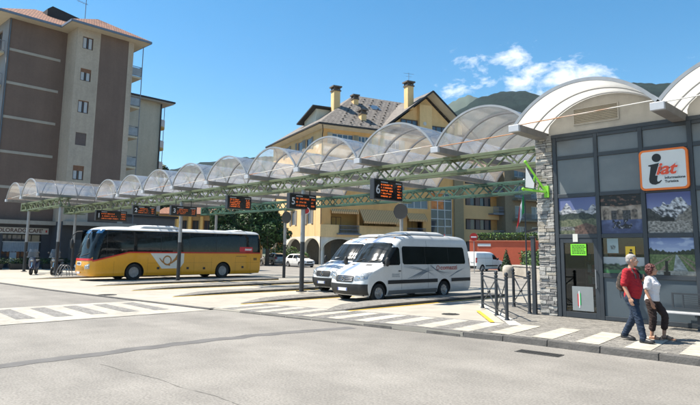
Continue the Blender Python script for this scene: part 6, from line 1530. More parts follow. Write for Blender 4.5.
# skylight, downpipe, side dormer, aerial
sk = [Va(a, b, ez+q_*(a+o_)+.12) for a, b in ((5.2, 10.5), (5.2, 12.0), (6.6, 12.0), (6.6, 10.5))]; g = MB(); poly_slab(g, sk, .1); g.build('skylight', win_blue, vl)
g = MB(); g.tube([Va(-.9,-.5,ez-.1), Va(-.5,-.2,17.5), Va(-.1,-.12,17.0), Va(-.1,-.12,.1)], .06, 8); g.build('downpipe', dark_roof_edge, vl, smooth=40)
g = MB(); g.tube([Va(17.6,-.9,ez-.15), Va(17.2,-.4,17.6), Va(17.1,-.1,17.0), Va(17.1,-.1,.1)], .06, 8); g.build('downpipe', dark_roof_edge, vl, smooth=40)
g = MB(); g.add([Va(6.0,1.6,19.5), Va(10.2,1.6,19.5), Va(10.2,1.6,21.0), Va(6.0,1.6,22.1), Va(6.0,6,19.5), Va(10.2,6,19.5), Va(10.2,6,21.0), Va(6.0,6,22.1)], [(0,1,2,3),(0,3,7,4),(1,5,6,2)]); dm = g.build('dormer', cream_pale, vl, fix=False)
g = MB(); poly_slab(g, [Va(5.4,.8,22.4), Va(11.4,.8,20.8), Va(11.4,6.5,20.8), Va(5.4,6.5,22.4)], .2); g.build('dormer_roof', dark_roof_edge, dm)
g = MB(); g.cyl(Va(.6,13.9,26.4), Va(.6,13.9,27.8), .03, n=6); g.bar(Va(.6,13.0,27.6), Va(.6,14.8,27.7), .03, .03); g.bar(Va(.6,13.4,27.2), Va(.6,14.4,27.25), .025, .025); g.build('aerial', rail_metal, vl)
# ---- apartment wing to the right
wg = root('apartment_wing', 'ochre apartment wing with balconies, right of the glazed stair', 'apartment block')
wf = lambda u, z, d: VF.p(u, z, -.4+d)
hw = [(23.8, 30.7, 8.85, 10.4), (23.8, 30.7, 5.25, 6.85), (32.2, 34.1, 9.0, 10.9), (32.2, 34.1, 5.8, 7.4), (23.8, 30.7, 1.9, 3.5), (23.8, 30.7, 12.1, 13.6), (32.2, 34.1, 12.2, 13.8)]
wall(wg, mat('wing_render', (.62,.39,.18), .85, var=.06, scale=.5), wf, 22.95, 37.0, 0, 14.2, hw, .5)
for i, (a, b, c, e) in enumerate(hw):
    if b-a > 3:
        window(wg, wf, a, b-1.6, c, e, frame_brown, win_glass, .5, 4, .08, shutter_taupe, (.2, 0, .3, 0, .1, 0, 0)[i])
        for k in range(3): part('shutter', shutter_taupe, wg, VF, (a+.5+k*1.75, a+1.25+k*1.75, -.82, -.78, c+.05, e-.1))
        part('loggia_wall', mat('loggia_orange', (.50,.24,.07), .85, var=.08), wg, VF, (b-1.58, b, -.93, -.9, c, e))
    else: window(wg, wf, a, b, c, e, frame_white, win_glass, .2, 1, .08)
for z in (7.75, 4.15, .7, 11.2):
    sl2 = part('balcony', steel_blue, wg, VF, (28.2, 31.6, -.39, .75, z-.16, z)); rail(sl2, VF, 28.25, 31.55, .7, z+.02, z+1.0)
g = MB(); fbox(g, VF, 22.95, 37, -13, -12.7, 0, 14.2); fbox(g, VF, 36.7, 37, -12.7, -.42, 0, 14.2); g.build('wall', ochre, wg)
g = MB(); poly_slab(g, [VF.p(22.5,14.2,.6), VF.p(37.8,14.2,.6), VF.p(37.8,17.4,-6.5), VF.p(22.5,17.4,-6.5)], .18); poly_slab(g, [VF.p(37.8,14.2,-13.6), VF.p(22.5,14.2,-13.6), VF.p(22.5,17.4,-6.5), VF.p(37.8,17.4,-6.5)], .18); uvbox(g.build('roof', clay, wg))
# ---- dark block far behind the flag
DF = Frame((-44.6, 79), (.3, .954)); db = root('tan_apartment_block', 'dull tan apartment block with balconies far behind the flag', 'apartment block')
dk = mat('dark_block_render', (.21,.165,.105), .8, var=.1); hd = [(a, a+2.2, z, z+1.9) for a in (1.0, 4.4, 7.8) for z in (4, 7.2, 10.4, 13.6)]
wall(db, dk, lambda u, z, d: DF.p(u, z, d), -1, 14, 0, 17, hd, .3)
for h in hd: window(db, lambda u, z, d: DF.p(u, z, d), *h, frame_white, win_blue, .2, 1, .1)
for z in (3.6, 6.8, 10.0, 13.2): balcony(db, DF, .5, 10.5, .02, 1.2, z, dk, rail_metal, [((.5,1.15),(10.5,1.15))])
part('wall', dk, db, DF, (-1, 14, -11, -10.7, 0, 17), (-1, -.7, -10.7, -.01, 0, 17), (13.7, 14, -10.7, -.01, 0, 17)); part('roof', dark_roof_edge, db, DF, (-1.8, 14.8, -11.8, .8, 17, 17.3))
# ---- low yellow house far behind the bus
YF_ = Frame((-93.5, 49.5), (.72, .69)); yh = root('yellow_house', 'low ochre house with bright piers far behind the bus', 'house')
hy = [(.8+k*2.1, 2.0+k*2.1, 4.2, 6.9) for k in range(4)] + [(9.6, 10.8, 4.4, 6.4)]
wall(yh, mat('dull_ochre', (.36,.25,.11), .85, var=.1), lambda u, z, d: YF_.p(u, z, d), -3, 14, 0, 8.1, hy, .5)
for h in hy: window(yh, lambda u, z, d: YF_.p(u, z, d), *h, frame_brown, win_glass, .35, 1, .08)
part('pier', mat('bright_ochre', (.70,.48,.16), .8, var=.06), yh, YF_, *[(.25+k*2.1, .72+k*2.1, .01, .3, 3.0, 7.6) for k in range(5)])
part('wall', ochre, yh, YF_, (-3, 14, -9, -8.7, 0, 8.1), (-3, -2.7, -8.7, -.01, 0, 8.1), (13.7, 14, -8.7, -.01, 0, 8.1))
g = MB(); poly_slab(g, [YF_.p(-3.6,8.0,.8), YF_.p(14.6,8.0,.8), YF_.p(14.6,9.5,-4.3), YF_.p(-3.6,9.5,-4.3)], .16); poly_slab(g, [YF_.p(14.6,8.0,-9.6), YF_.p(-3.6,8.0,-9.6), YF_.p(-3.6,9.5,-4.3), YF_.p(14.6,9.5,-4.3)], .16); uvbox(g.build('roof', clay, yh))
ws = thing('blank_board', 'small white board on a mast right of the far ochre house', 'board', (-70.2, 44.0, 0), R(45)); MB().box(-1.05,1.05,-.05,.05,4.55,5.35).build('panel', white_trim, ws); MB().cyl((0,.1,0),(0,.1,5.0),.06,n=8).build('mast', alu, ws)
# grey kiosk wall seen over the bus roof
GF = Frame((-66, 27.5), (-.042, .999)); ks = root('grey_building', 'low grey flat-roofed building between tower and bus roof', 'building')
part('wall', mat('kiosk_grey', (.13,.13,.135), .8, var=.1), ks, GF, (-6, 7.5, -6, 0, 0, 5.6)); part('roof', dark_roof_edge, ks, GF, (-6.3, 7.8, -6.3, .3, 5.6, 5.85)); part('door', black_plastic, ks, GF, (2, 4, .0, .04, 0, 3.2))
# ---- red garden wall, white house, hedges
RF_ = Frame((-36.4, 55.4), (.93, .37)); rw = root('garden_wall', 'salmon red garden wall with a pale coping', 'wall')
red_r = mat('salmon_red_render', (.52, .105, .05), .85, var=.08, scale=.8, var2=.05, scale2=5)
part('wall', red_r, rw, RF_, (0, 14, -.3, 0, 0, 3.1)); part('coping', mat('red_coping', (.5,.16,.09), .8, var=.1), rw, RF_, (-.1, 14.1, -.38, .08, 3.1, 3.22)); part('pillar', red_r, rw, RF_, (-.05, .5, -.35, .06, 0, 3.3), (6.6, 7.1, -.35, .06, 0, 3.45)); part('street_plate', plate_white, rw, RF_, (.85, 2.3, .005, .03, 2.55, 2.85))
WF = Frame((-34.0, 62.5), (.93, .37)); wh = root('white_house', 'low white house with a dark sloping roof edge behind the red wall', 'house')
g = MB(); g.prism([(-2, 0), (12, 0), (12, 7.4), (-2, 3.6)], lambda u, v, d: WF.p(u, v, d), -8, 0); g.build('wall', white_trim, wh)
g = MB(); poly_slab(g, [WF.p(-3,3.45,.5), WF.p(12.6,7.75,.5), WF.p(12.6,7.75,-8.5), WF.p(-3,3.45,-8.5)], .22); g.build('roof', dark_roof_edge, wh)
leafs = [mat('leaf_dark', (.018,.042,.012), .7, var=.2, scale=2), mat('leaf_mid', (.035,.085,.018), .65, var=.2, scale=2), mat('leaf_light', (.075,.15,.03), .6, var=.2, scale=2), mat('leaf_lime', (.13,.22,.035), .6, var=.2, scale=2)]
bark = mat('bark', (.09,.065,.045), .9, var=.3, scale=6, bump=.5)
def leaves(g, blobs, n, size, rnd, mix=(.5,.35,.15), shell=.55):
    tot = sum(b[3]*b[4]*b[5] for b in blobs)
    for bx in blobs:
        cx, cy, cz, rx, ry, rz = bx; k = int(n*rx*ry*rz/tot)
        lean = rnd.random()
        for _ in range(k):
            while True:
                v = Vector((rnd.uniform(-1,1), rnd.uniform(-1,1), rnd.uniform(-1,1)))
                if v.length <= 1 and v.length > 1e-3: break
            v = v.normalized()*(v.length**shell)
            p = Vector((cx+v.x*rx, cy+v.y*ry, cz+v.z*rz))
            nn_ = (v*.8 + Vector((rnd.gauss(0,.5), rnd.gauss(0,.5), rnd.gauss(.3,.5)))).normalized(); a = nn_.orthogonal().normalized(); a.rotate(Matrix.Rotation(rnd.uniform(0, 6.28), 3, nn_)); b = nn_.cross(a)
            s_ = size*rnd.uniform(.6, 1.3); r = rnd.random() + (lean-.5)*.25; mi = 0 if r < mix[0] else 1 if r < mix[0]+mix[1] else 2
            g.add([p-a*s_, p-b*s_*.55, p+a*s_, p+b*s_*.55], [(0,1,2,3)], mi)
def tree(label, x, y, h, r, n, size, seed, mats=None, mix=(.5,.35,.15), grp=None, low=.18, name='leafy_tree', z0=0):
    rnd = random.Random(seed); t = thing(name, label, 'tree', (x, y, z0), 0, grp)
    g = MB(); g.tube([(0,0,-.1),(.05,0,h*.25),(.0,.08,h*.5),(.05,0,h*.72)], [r*.11,r*.085,r*.06,r*.02], 10)
    for k in range(8):
        a = 2*PI*k/8+rnd.uniform(-.3,.3); z = h*rnd.uniform(.25,.5); g.tube([(0,0,z),(math.cos(a)*r*.4,math.sin(a)*r*.4,z+h*.13),(math.cos(a)*r*.78,math.sin(a)*r*.78,z+h*.2)], [r*.045,r*.028,r*.01], 6)
    g.build('trunk', bark, t, smooth=50)
    bl = [(0,0,h*.62,r*.62,r*.62,h*.36)]
    for k in range(16):
        a = rnd.uniform(0,2*PI); zz = h*rnd.uniform(low+.12,.9); q = r*(.75 if zz < h*.6 else .75*(1.0-zz/h)/.4)*rnd.uniform(.7,1.05)
        s_ = r*rnd.uniform(.26,.44); bl.append((math.cos(a)*q, math.sin(a)*q, zz, s_, s_, s_*.8))
    g = MB(); leaves(g, bl, n, size, rnd, mix); g.build('crown', mats or leafs[:3], t, fix=False); return t
TG = 'trees beside the cream house'
tree('dark broadleaf tree nearest the left corner of the cream house', -56.6, 42.2, 7.6, 2.6, 7000, .17, 11, grp=TG)
tree('dark broadleaf tree in the middle of the clump by the cream house', -57.8, 40.9, 8.2, 2.9, 8000, .17, 12, grp=TG)
tree('dark broadleaf tree at the left end of the clump, above the bus tail', -59.3, 37.6, 7.4, 2.6, 6500, .17, 13, grp=TG)
tree('taller dim tree at the back of the clump by the cream house', -64.5, 44.5, 9.0, 3.2, 6000, .2, 14, grp=TG)
tree('distant dark tree seen past the end of the olive block', -103, 51, 18.4, 4.2, 5000, .35, 15, mix=(.7,.25,.05), grp='far trees behind the blocks')
tree('lower distant tree right of the olive block', -101, 55.5, 16.2, 4.0, 4500, .35, 16, mix=(.7,.25,.05), grp='far trees behind the blocks')
def bush(label, x, y, h, r, n, size, seed, mats=None, mix=(.3,.45,.25), cone=False, cat='bush', name='bush'):
    rnd = random.Random(seed); t = thing(name, label, cat, (x, y, 0)); g = MB(); g.cyl((0,0,-.05),(0,0,h*.5), r*.12, r*.05, n=8); g.build('stem', bark, t)
    if cone: bl = [(0,0,h*(.1+.8*k/9),r*(1-.88*k/9),r*(1-.88*k/9),h*.1) for k in range(10)]
    else: bl = [(rnd.uniform(-.5,.5)*r, rnd.uniform(-.5,.5)*r, h*rnd.uniform(.35,.65), r*.6, r*.6, h*.38) for _ in range(7)]
    g = MB(); leaves(g, bl, n, size, rnd, mix, .4); g.build('foliage', mats or leafs[:3], t, fix=False); return t
bush('tall dark conical conifer before the red wall', -29.3, 50.9, 2.35, .62, 2600, .075, 21, cone=True, mix=(.75,.22,.03), cat='conifer', name='conifer')
bush('small conical conifer next to the white delivery van', -30.2, 52.2, 1.6, .5, 1500, .075, 22, cone=True, mix=(.6,.3,.1), cat='conifer', name='conifer')
bush('slim conifer by the dark gate in the red wall', -26.0, 56.3, 2.9, .45, 1800, .08, 25, cone=True, mix=(.6,.3,.1), cat='conifer', name='conifer')
bush('yellow green bush behind the silver car', -60.0, 47.4, 2.4, 1.6, 2400, .12, 23, leafs[1:4])
bush('yellow green bush in front of the arcade', -54.0, 45.6, 1.7, .9, 1500, .1, 24, leafs[1:4])
def hedge(label, F, u0, u1, d0, d1, z0, z1, n, size, seed, mats):
    rnd = random.Random(seed); t = root('hedge', label, 'hedge'); g = MB()
    fbox(g, F, u0+.1, u1-.1, d0+.1, d1-.1, z0, z1-.12); g.build('hedge_core', leafs[0], t)
    g = MB()
    for _ in range(n):
        u, d, z = rnd.uniform(u0,u1), rnd.uniform(d0,d1), rnd.uniform(z0,z1)
        f = rnd.randrange(4)
        if f == 0: z = z1+rnd.gauss(0,.05)
        elif f == 1: d = d1+rnd.gauss(0,.04)
        elif f == 2: d = d0
        p = F.p(u, z, d); nn_ = Vector((rnd.gauss(0,1), rnd.gauss(0,1), rnd.gauss(.4,1))).normalized(); a = nn_.orthogonal().normalized(); a.rotate(Matrix.Rotation(rnd.uniform(0,6.28), 3, nn_)); b = nn_.cross(a); s_ = size*rnd.uniform(.6,1.3)
        g.add([p-a*s_, p-b*s_*.6, p+a*s_, p+b*s_*.6], [(0,1,2,3)], min(2, int(rnd.random()*3)))
    g.build('foliage', mats, t, fix=False); return t
hedge('bright clipped hedge along the top of the red garden wall', RF_, .6, 14, -1.5, -.5, 2.9, 4.0, 2600, .11, 31, leafs[1:4])
LF = Frame((-23.0, 40.9), (.80, -.60)); lwl = root('low_stone_wall', 'low grey stone wall at the far side of the road', 'wall')
part('wall', mat('low_wall_stone', (.36,.33,.28), .9, var=.2, scale=2, bump=.4), lwl, LF, (0, 9, -.35, 0, 0, .85)); part('coping', kerb_light, lwl, LF, (-.05, 9.05, -.4, .05, .85, .95))
hedge('lime green hedge planted behind the low stone wall', LF, .3, 9, -1.3, -.45, .6, 1.95, 2200, .09, 32, leafs[1:4])
sbt = thing('stone_bollard', 'pale round stone bollard before the low stone wall', 'bollard', (-22.6, 39.5, 0)); g = MB(); g.lathe([(0,.95),(.28,.93),(.4,.8),(.44,.55),(.42,.2),(.38,0)], 20); g.build('stone', mat('bollard_stone', (.40,.36,.30), .9, var=.15, scale=3, bump=.3), sbt, smooth=60)
# flag on its pole, no-entry sign
fp = thing('flagpole', 'tall dark flagpole right of the apartment wing', 'flagpole', (-20.75, 38.9, 0)); MB().cyl((0,0,0),(0,0,7.2),.06,.04,n=10).build('pole', char, fp, smooth=40); g = MB(); g.ball((0,0,7.26),.09,10,6); g.build('finial', alu_pale, fp, smooth=60); MB().box(-.2,.2,-.2,.2,0,.06).build('base_plate', char, fp)
fl = root('italian_flag', 'green, white and red flag hanging limp from the flagpole', 'flag'); fl.location = (-20.75, 38.9, 0)
fm = [mat('flag_green', (.01,.22,.06), .8, var=.06), mat('flag_white', (.62,.63,.63), .8, var=.06), mat('flag_red', (.52,.02,.025), .8, var=.06)]
g = MB(); NU, NV = 18, 24
def fpt(i, j):      # cloth hangs from the hoist: a = along the fly (drooping), b = down the hoist
    a, b = i/NU, j/NV; wv_ = .10*math.sin(a*7+b*3)*a; dx = -.06-.78*a*(.55+.25*b); z = 6.15-1.35*b-1.25*a**1.25+.06*math.sin(a*9)
    return (dx*.72+wv_*.6, dx*.69*.9-wv_*.8, z)
for i in range(NU):
    for j in range(NV): g.add([fpt(i,j), fpt(i+1,j), fpt(i+1,j+1), fpt(i,j+1)], [(0,1,2,3)], 0 if i < NU/3 else 1 if i < 2*NU/3 else 2)
o = g.build('cloth', fm, fl, fix=False); bm = bmesh.new(); bm.from_mesh(o.data); bmesh.ops.remove_doubles(bm, verts=bm.verts, dist=.002); bm.to_mesh(o.data); bm.free(); shade(o.data, 80)
ne = thing('traffic_sign', 'red round no-entry sign with white bar near the delivery van', 'traffic sign', (-29.1, 44.9, 0), R(30)); MB().cyl((0,.04,0),(0,.04,3.5),.035,n=10).build('pole', alu, ne)
MB().cyl((0,-.012,3.26),(0,.01,3.26),.36,n=28).build('sign_plate', red_paint, ne, smooth=40); MB().box(-.25,.25,-.02,-.0125,3.2,3.32).build('white_bar', white_paint, ne)
# planters before the cafe
def planter(label, x, y, seed):
    rnd = random.Random(seed); t = thing('planter', label, 'planter', (x, y, 0), R(90), 'dark planters before the cafe'); g = MB(); g.loft([[(-.9,-.22,0),(.9,-.22,0),(.9,.22,0),(-.9,.22,0)],[(-1,-.28,.5),(1,-.28,.5),(1,.28,.5),(-1,.28,.5)]]); g.build('trough', black_plastic, t, bevel=.02)
    g = MB(); leaves(g, [(x_*.45,0,.72,.42,.28,.28) for x_ in (-2,-1,0,1,2)], 700, .07, rnd, (.7,.27,.03), .5); g.build('plants', leafs[:3], t, fix=False)
planter('dark planter nearest the outermost canopy post', -53.2, 14.6, 1); planter('dark planter in the middle of the cafe front', -53.0, 17.0, 2); planter('dark planter at the left edge below the cafe sign', -53.4, 12.2, 3)
# ================================================================= PEOPLE
skin = mat('skin', (.46, .25, .165), .55, var=.08, scale=12); skin_w = mat('skin_tanned', (.40, .21, .135), .55, var=.08, scale=12)
def cloth(name, c, v=.1): return mat(name, c, .9, var=v, scale=9, var2=.06, scale2=60, bump=.25, bscale=220)
def limb(g, pts, rad, n=14):
    """tapering limb through joints: smooth tube with ball ends, (rx) radii per joint"""
    P = [Vector(p) for p in pts]; Q = []; Rr = []
    for i in range(len(P)-1):
        for k in range(5):
            t = k/5; a = P[max(i-1,0)]; b, c = P[i], P[i+1]; d = P[min(i+2, len(P)-1)]
            ct = b.lerp(c, t)*.72 + (.5*((2*b)+(c-a)*t+(2*a-5*b+4*c-d)*t*t+(3*b-a-3*c+d)*t**3))*.28
            Q.append(ct); Rr.append(rad[i]+(rad[i+1]-rad[i])*t)
    Q.append(P[-1]); Rr.append(rad[-1]); g.tube(Q, Rr, n)
    g.ball(tuple(P[0]), rad[0]*.98, 12, 8); g.ball(tuple(P[-1]), rad[-1]*.98, 12, 8)
def torso(g, rings, n=22):
    g.loft([[(cx+rx*math.cos(2*PI*k/n), cy+ry*math.sin(2*PI*k/n)*(1-.0*abs(math.cos(2*PI*k/n))), z) for k in range(n)] for z, cx, cy, rx, ry in rings])
def fuse(o, vox, it=6, wr=0., wsc=9., fac=.5):
    m = o.modifiers.new('r', 'REMESH'); m.mode = 'VOXEL'; m.voxel_size = vox
    if it: s = o.modifiers.new('s', 'SMOOTH'); s.factor = fac; s.iterations = it
    bake(o)
    if wr:
        me = o.data; ns = [v.normal.copy() for v in me.vertices]
        for v, nn_ in zip(me.vertices, ns):
            c = v.co; f = noise.noise(Vector((c.x*wsc, c.y*wsc, c.z*wsc*2.4+c.x*wsc*1.2))) + .5*noise.noise(Vector((c.x*wsc*2.3, c.y*wsc*2.3, c.z*wsc*5)))
            v.co = c + nn_*f*wr
    o.data.polygons.foreach_set('use_smooth', [True]*len(o.data.polygons)); return o
def hand(g, w, d, side, s=1., curl=.5):
    """palm, four unequal curled fingers, thumb off the side of the palm; w wrist, d pointing direction, side towards the thumb"""
    w = Vector(w); d = Vector(d).normalized(); th = Vector(side).normalized(); th = (th - d*th.dot(d)).normalized(); nn_ = d.cross(th)   # palm normal
    if nn_.y > 0: inn = nn_
    else: inn = nn_
    for k in range(4):
        f = (k-1.5)/1.5; g.tube([w+th*(-f*.012), w+d*.045*s+th*(-f*.022*s), w+d*.088*s+th*(-f*.031*s)], [.019*s,.019*s,.014*s], 8)
        L_ = (.072, .08, .075, .058)[k]*s; b = w+d*.09*s+th*(-f*.031*s)*1.0; q = [b]; dd = d.copy()
        for j, l_ in enumerate((.42, .32, .26)):
            dd = (dd + inn*curl*.55*(-1 if side[1] < 0 else 1)*.9).normalized(); q.append(q[-1]+dd*L_*l_)
        g.tube(q, [.0098*s,.0092*s,.0085*s,.0074*s], 8); g.ball(tuple(q[-1]), .0074*s, 8, 6)
    t0 = w+d*.028*s+th*.02*s; q = [t0, t0+(d*.55+th*.75).normalized()*.038*s, t0+(d*.55+th*.75).normalized()*.038*s+(d*.9+th*.25).normalized()*.032*s]; g.tube(q, [.0135*s,.0112*s,.009*s], 8); g.ball(tuple(q[-1]), .009*s, 8, 6)
def head(g, c, s=1., yawr=0.):
    """skull, jaw, brow, nose, lips, chin, ears; faces +x before the yaw"""
    T = Matrix.Translation(c) @ Matrix.Rotation(yawr, 4, 'Z') @ Matrix.Scale(s, 4)
    b = lambda p, r, n=14, m=10: g.ball(p, r, n, m, M=T)
    b((-.012,0,.03), (.098,.076,.092)); b((.03,0,-.035), (.066,.060,.078)); b((.052,0,-.085), (.036,.038,.030)); b((.082,0,.012), (.014,.046,.014)); b((.02,0,-.03), (.07,.064,.06))
    g.add([tuple(T @ Vector(p)) for p in ((.085,-.008,.02),(.085,.008,.02),(.122,-.013,-.026),(.122,.013,-.026),(.088,-.019,-.034),(.088,.019,-.034))], [(0,2,3,1),(0,4,2),(1,3,5),(2,4,5,3),(0,1,5,4)])
    b((.110,0,-.028), (.016,.015,.011)); b((.086,0,-.056), (.012,.026,.006)); b((.084,0,-.067), (.012,.023,.006))
    for sg in (-1, 1): b((-.006, sg*.077,-.008), (.020,.008,.032)); b((.062, sg*.036,-.022), (.024,.020,.022))
    return T
def eyes(t, T):
    for sg in (-1, 1):
        g = MB(); g.ball((.082, sg*.031, .003), (.011,.013,.009), 10, 6, M=T); e = g.build('eye', mat('eye_white', (.55,.53,.5), .3, var=0), t, smooth=60)
        g = MB(); g.ball((.0905, sg*.031, .003), (.004,.006,.006), 8, 6, M=T); g.build('iris', mat('iris', (.05,.03,.02), .2, var=0), e, smooth=60)
def shoe(t, name, ank, toe, m, sole, w=.046, h=.085, fl=.0):
    a, b = Vector(ank), Vector(toe); d = Vector((b.x-a.x, b.y-a.y, 0)).normalized(); n_ = Vector((-d.y, d.x, 0)); L = 0.285
    back = Vector((a.x, a.y, 0)) - d*.075; zb = min(a.z, b.z) - .0; pitch = (b.z - (a.z-.08))/L
    g = MB(); rings = []
    for f, ww, hh in ((0,.55,.75),(.08,.8,1.0),(.3,.85,1.05),(.5,.92,.8),(.72,1.08,.62),(.9,.85,.5),(1,.4,.32)):
        c = back + d*L*f; z0 = (a.z-.085)+pitch*L*f
        rings.append([tuple(c+n_*w*ww*math.cos(q)+Vector((0,0,max(.016, z0+.02)+ (h*hh)*max(0, math.sin(q))+.001))) for q in [PI*k/10 for k in range(11)]])
    g.loft(rings, closed=True); o = g.build(name, m, t, smooth=60)
    g = MB(); rings = []
    for f, ww in ((-.01,.6),(.08,.9),(.3,.92),(.5,.95),(.72,1.14),(.9,.92),(1.02,.45)):
        c = back + d*L*f; z0 = max(0, (a.z-.085)+pitch*L*f); rings.append([tuple(c+n_*w*ww*s_+Vector((0,0,z0+zz))) for s_, zz in ((-1,0),(1,0),(1,.024),(-1,.024))])
    g.loft(rings); g.build('sole', sole, o, bevel=.004); return o
# ---- the man
mn = thing('person', 'man in red T-shirt and blue jeans walking, seen from his right side', 'person', (-4.36, 12.52, PZ), R(-6))
g = MB()
torso(g, [(.84,.0,0,.10,.15),(.92,.0,0,.115,.165),(1.0,.012,0,.118,.16),(1.12,.022,0,.118,.155),(1.25,.008,0,.108,.168),(1.36,-.008,0,.09,.18),(1.43,-.01,0,.06,.12),(1.48,.0,0,.05,.055)])
limb(g, [(-.0,0,1.42),(.015,0,1.50),(.03,0,1.56)], [.062,.056,.056])
Tm = head(g, (.045,0,1.625), 1.0, R(14))
RA = [(-.005,-.195,1.395),(-.035,-.245,1.12),(.075,-.255,.885)]; LA_ = [(-.005,.195,1.395),(-.02,.26,1.13),(.16,.17,1.24)]
for A_ in (RA, LA_): limb(g, A_, [.058,.043,.029])
hand(g, RA[2], (.28,-.02,-1), (1,-.2,.1), 1.0, .45); hand(g, LA_[2], (.55,-.5,.55), (0,.3,.9), 1.0, .9)
RL = [(.0,-.09,.90),(.15,-.095,.50),(.235,-.10,.10)]; LL = [(.0,.09,.90),(-.03,.095,.49),(-.235,.10,.14)]
for A_ in (RL, LL): limb(g, A_, [.085,.058,.04])
fuse(g.build('body', skin, mn), .0068, 4)
g = MB(); torso(g, [(.86,.005,0,.142,.183),(.89,.008,0,.15,.188),(1.0,.032,0,.162,.184),(1.10,.046,0,.168,.182),(1.2,.032,0,.150,.188),(1.30,.006,0,.128,.198),(1.38,-.006,0,.104,.20),(1.43,-.008,0,.076,.14),(1.465,-.002,0,.066,.078)])
for A_ in (RA, LA_): a, b = Vector(A_[0]), Vector(A_[1]); limb(g, [a+Vector((0,-.02 if a.y > 0 else .02,.0)), a.lerp(b, .5), a.lerp(b, .86)], [.082,.075,.076])
fuse(g.build('t_shirt', cloth('red_cotton', (.33,.010,.018)), mn), .009, 3, .009, 11)
jeans = cloth('blue_denim', (.014,.028,.055), .3); g = MB()
torso(g, [(.80,.0,0,.125,.165),(.88,.002,0,.135,.178),(.94,.004,0,.132,.172)])
for A_ in (RL, LL): a, b, c = map(Vector, A_); limb(g, [a+Vector((0,0,-.02)), b, c+(b-c).normalized()*.0+Vector((0,0,-.02))], [.108,.076,.064])
fuse(g.build('jeans', jeans, mn), .009, 3, .011, 12)
black_leather = mat('black_leather', (.015,.014,.014), .45, var=.15); dark_sole = mat('dark_sole', (.02,.02,.02), .8, var=.1)
shoe(mn, 'shoe', RL[2], (.44,-.11,.03), black_leather, dark_sole, .05); shoe(mn, 'shoe', (-.235,.10,.125), (-.03,.1,.02), black_leather, dark_sole, .05)
g = MB()
for p, r in (((-.030,0,.045),(.098,.083,.092)), ((-.055,0,-.0),(.068,.080,.075)), ((.0,.0,.085),(.075,.062,.045))): g.ball(p, r, 16, 10, M=Tm)
h_ = fuse(g.build('hair', mat('grey_hair', (.30,.28,.26), .8, var=.3, scale=60), mn), .006, 2, .003, 60)
eyes(mn, Tm)
# backpack slung behind him
bp = thing('backpack', 'dark brown and black backpack hanging behind the man in red', 'backpack', (-4.36, 12.52, PZ), R(-6))
g = MB(); torso(g, [(.98,-.20,.09,.03,.09),(1.0,-.215,.09,.075,.125),(1.1,-.23,.09,.095,.14),(1.25,-.225,.09,.088,.14),(1.36,-.20,.09,.062,.115),(1.40,-.185,.09,.025,.06)])
fuse(g.build('bag', mat('bag_fabric', (.045,.032,.025), .8, var=.45, scale=14), bp), .011, 4, .008, 14)
g = MB(); torso(g, [(1.02,-.285,.09,.03,.085),(1.05,-.295,.09,.04,.1),(1.15,-.30,.09,.045,.105),(1.2,-.29,.09,.025,.09)]); fuse(g.build('front_pocket', mat('pocket_fabric', (.11,.085,.07), .8, var=.35, scale=16), bp), .011, 3, .004, 16)
g = MB()
for y in (-.06, .15): g.tube([(-.15,y,1.40),(-.06,y,1.475),(.045,y,1.45),(.125,y*1.1,1.33),(.135,y*1.15,1.2),(.05,y*1.3,1.08),(-.12,y,1.04)], .017, 8)
g.build('strap', black_plastic, bp, smooth=50)
g = MB()
for y in (.0, .16): g.tube([(-.24,y,1.0),(-.25,y+.01,.92),(-.235,y+.02,.84)], .006, 6)
g.build('loose_strap', black_plastic, bp)
# ---- the woman
wn = thing('person', 'woman in white top and dark brown cropped trousers, with curly auburn hair', 'person', (-4.19, 13.2, PZ), R(-4))
g = MB()
torso(g, [(.76,-.01,0,.10,.145),(.84,-.01,0,.112,.155),(.93,.0,0,.098,.13),(1.03,.01,0,.10,.13),(1.12,.022,0,.112,.142),(1.2,-.0,0,.088,.15),(1.27,-.012,0,.055,.10),(1.31,-.005,0,.042,.046)])
limb(g, [(-.012,0,1.26),(.0,0,1.33),(.018,0,1.375)], [.05,.045,.046])
Tw = head(g, (.03,0,1.43), .93, R(8))
RA = [(-.012,-.16,1.225),(-.03,-.205,.985),(.07,-.215,.775)]; LA_ = [(-.012,.16,1.225),(-.05,.21,.99),(-.0,.22,.77)]
for A_ in (RA, LA_): limb(g, A_, [.047,.036,.024])
hand(g, RA[2], (.25,-.02,-1), (1,-.2,.1), .9, .45); hand(g, LA_[2], (.15,.02,-1), (1,.2,.1), .9, .45)
RL = [(-.01,-.085,.80),(.03,-.085,.44),(-.02,-.085,.085)]; LL = [(-.01,.085,.80),(.20,.08,.50),(.16,.08,.10)]
for A_ in (RL, LL): limb(g, A_, [.082,.054,.034])
for an, toe in ((RL[2], (.18,-.09,.022)), (LL[2], (.35,.08,.024))):
    a = Vector(an); limb(g, [a+Vector((-.03,0,-.045)), a+Vector((.06,0,-.035)), Vector(toe)], [.032,.034,.022])
    for k in range(5): q = Vector(toe)+Vector((.0,(k-2)*.014,0)); g.tube([q, q+Vector((.03-.004*abs(k-2),0,-.004))], [.010,.008], 6)
fuse(g.build('body', skin_w, wn), .0066, 4)
g = MB(); torso(g, [(.78,-.008,0,.135,.172),(.82,-.006,0,.14,.172),(.93,.006,0,.128,.150),(1.03,.018,0,.130,.150),(1.12,.034,0,.142,.160),(1.2,.006,0,.112,.166),(1.26,-.008,0,.078,.125),(1.30,-.004,0,.058,.070)])
for A_ in (RA, LA_): a, b = Vector(A_[0]), Vector(A_[1]); limb(g, [a+Vector((0,-.02 if a.y > 0 else .02,0)), a.lerp(b, .4), a.lerp(b, .66)], [.068,.062,.064])
fuse(g.build('t_shirt', cloth('white_cotton', (.68,.66,.68), .04), wn), .008, 3, .008, 12)
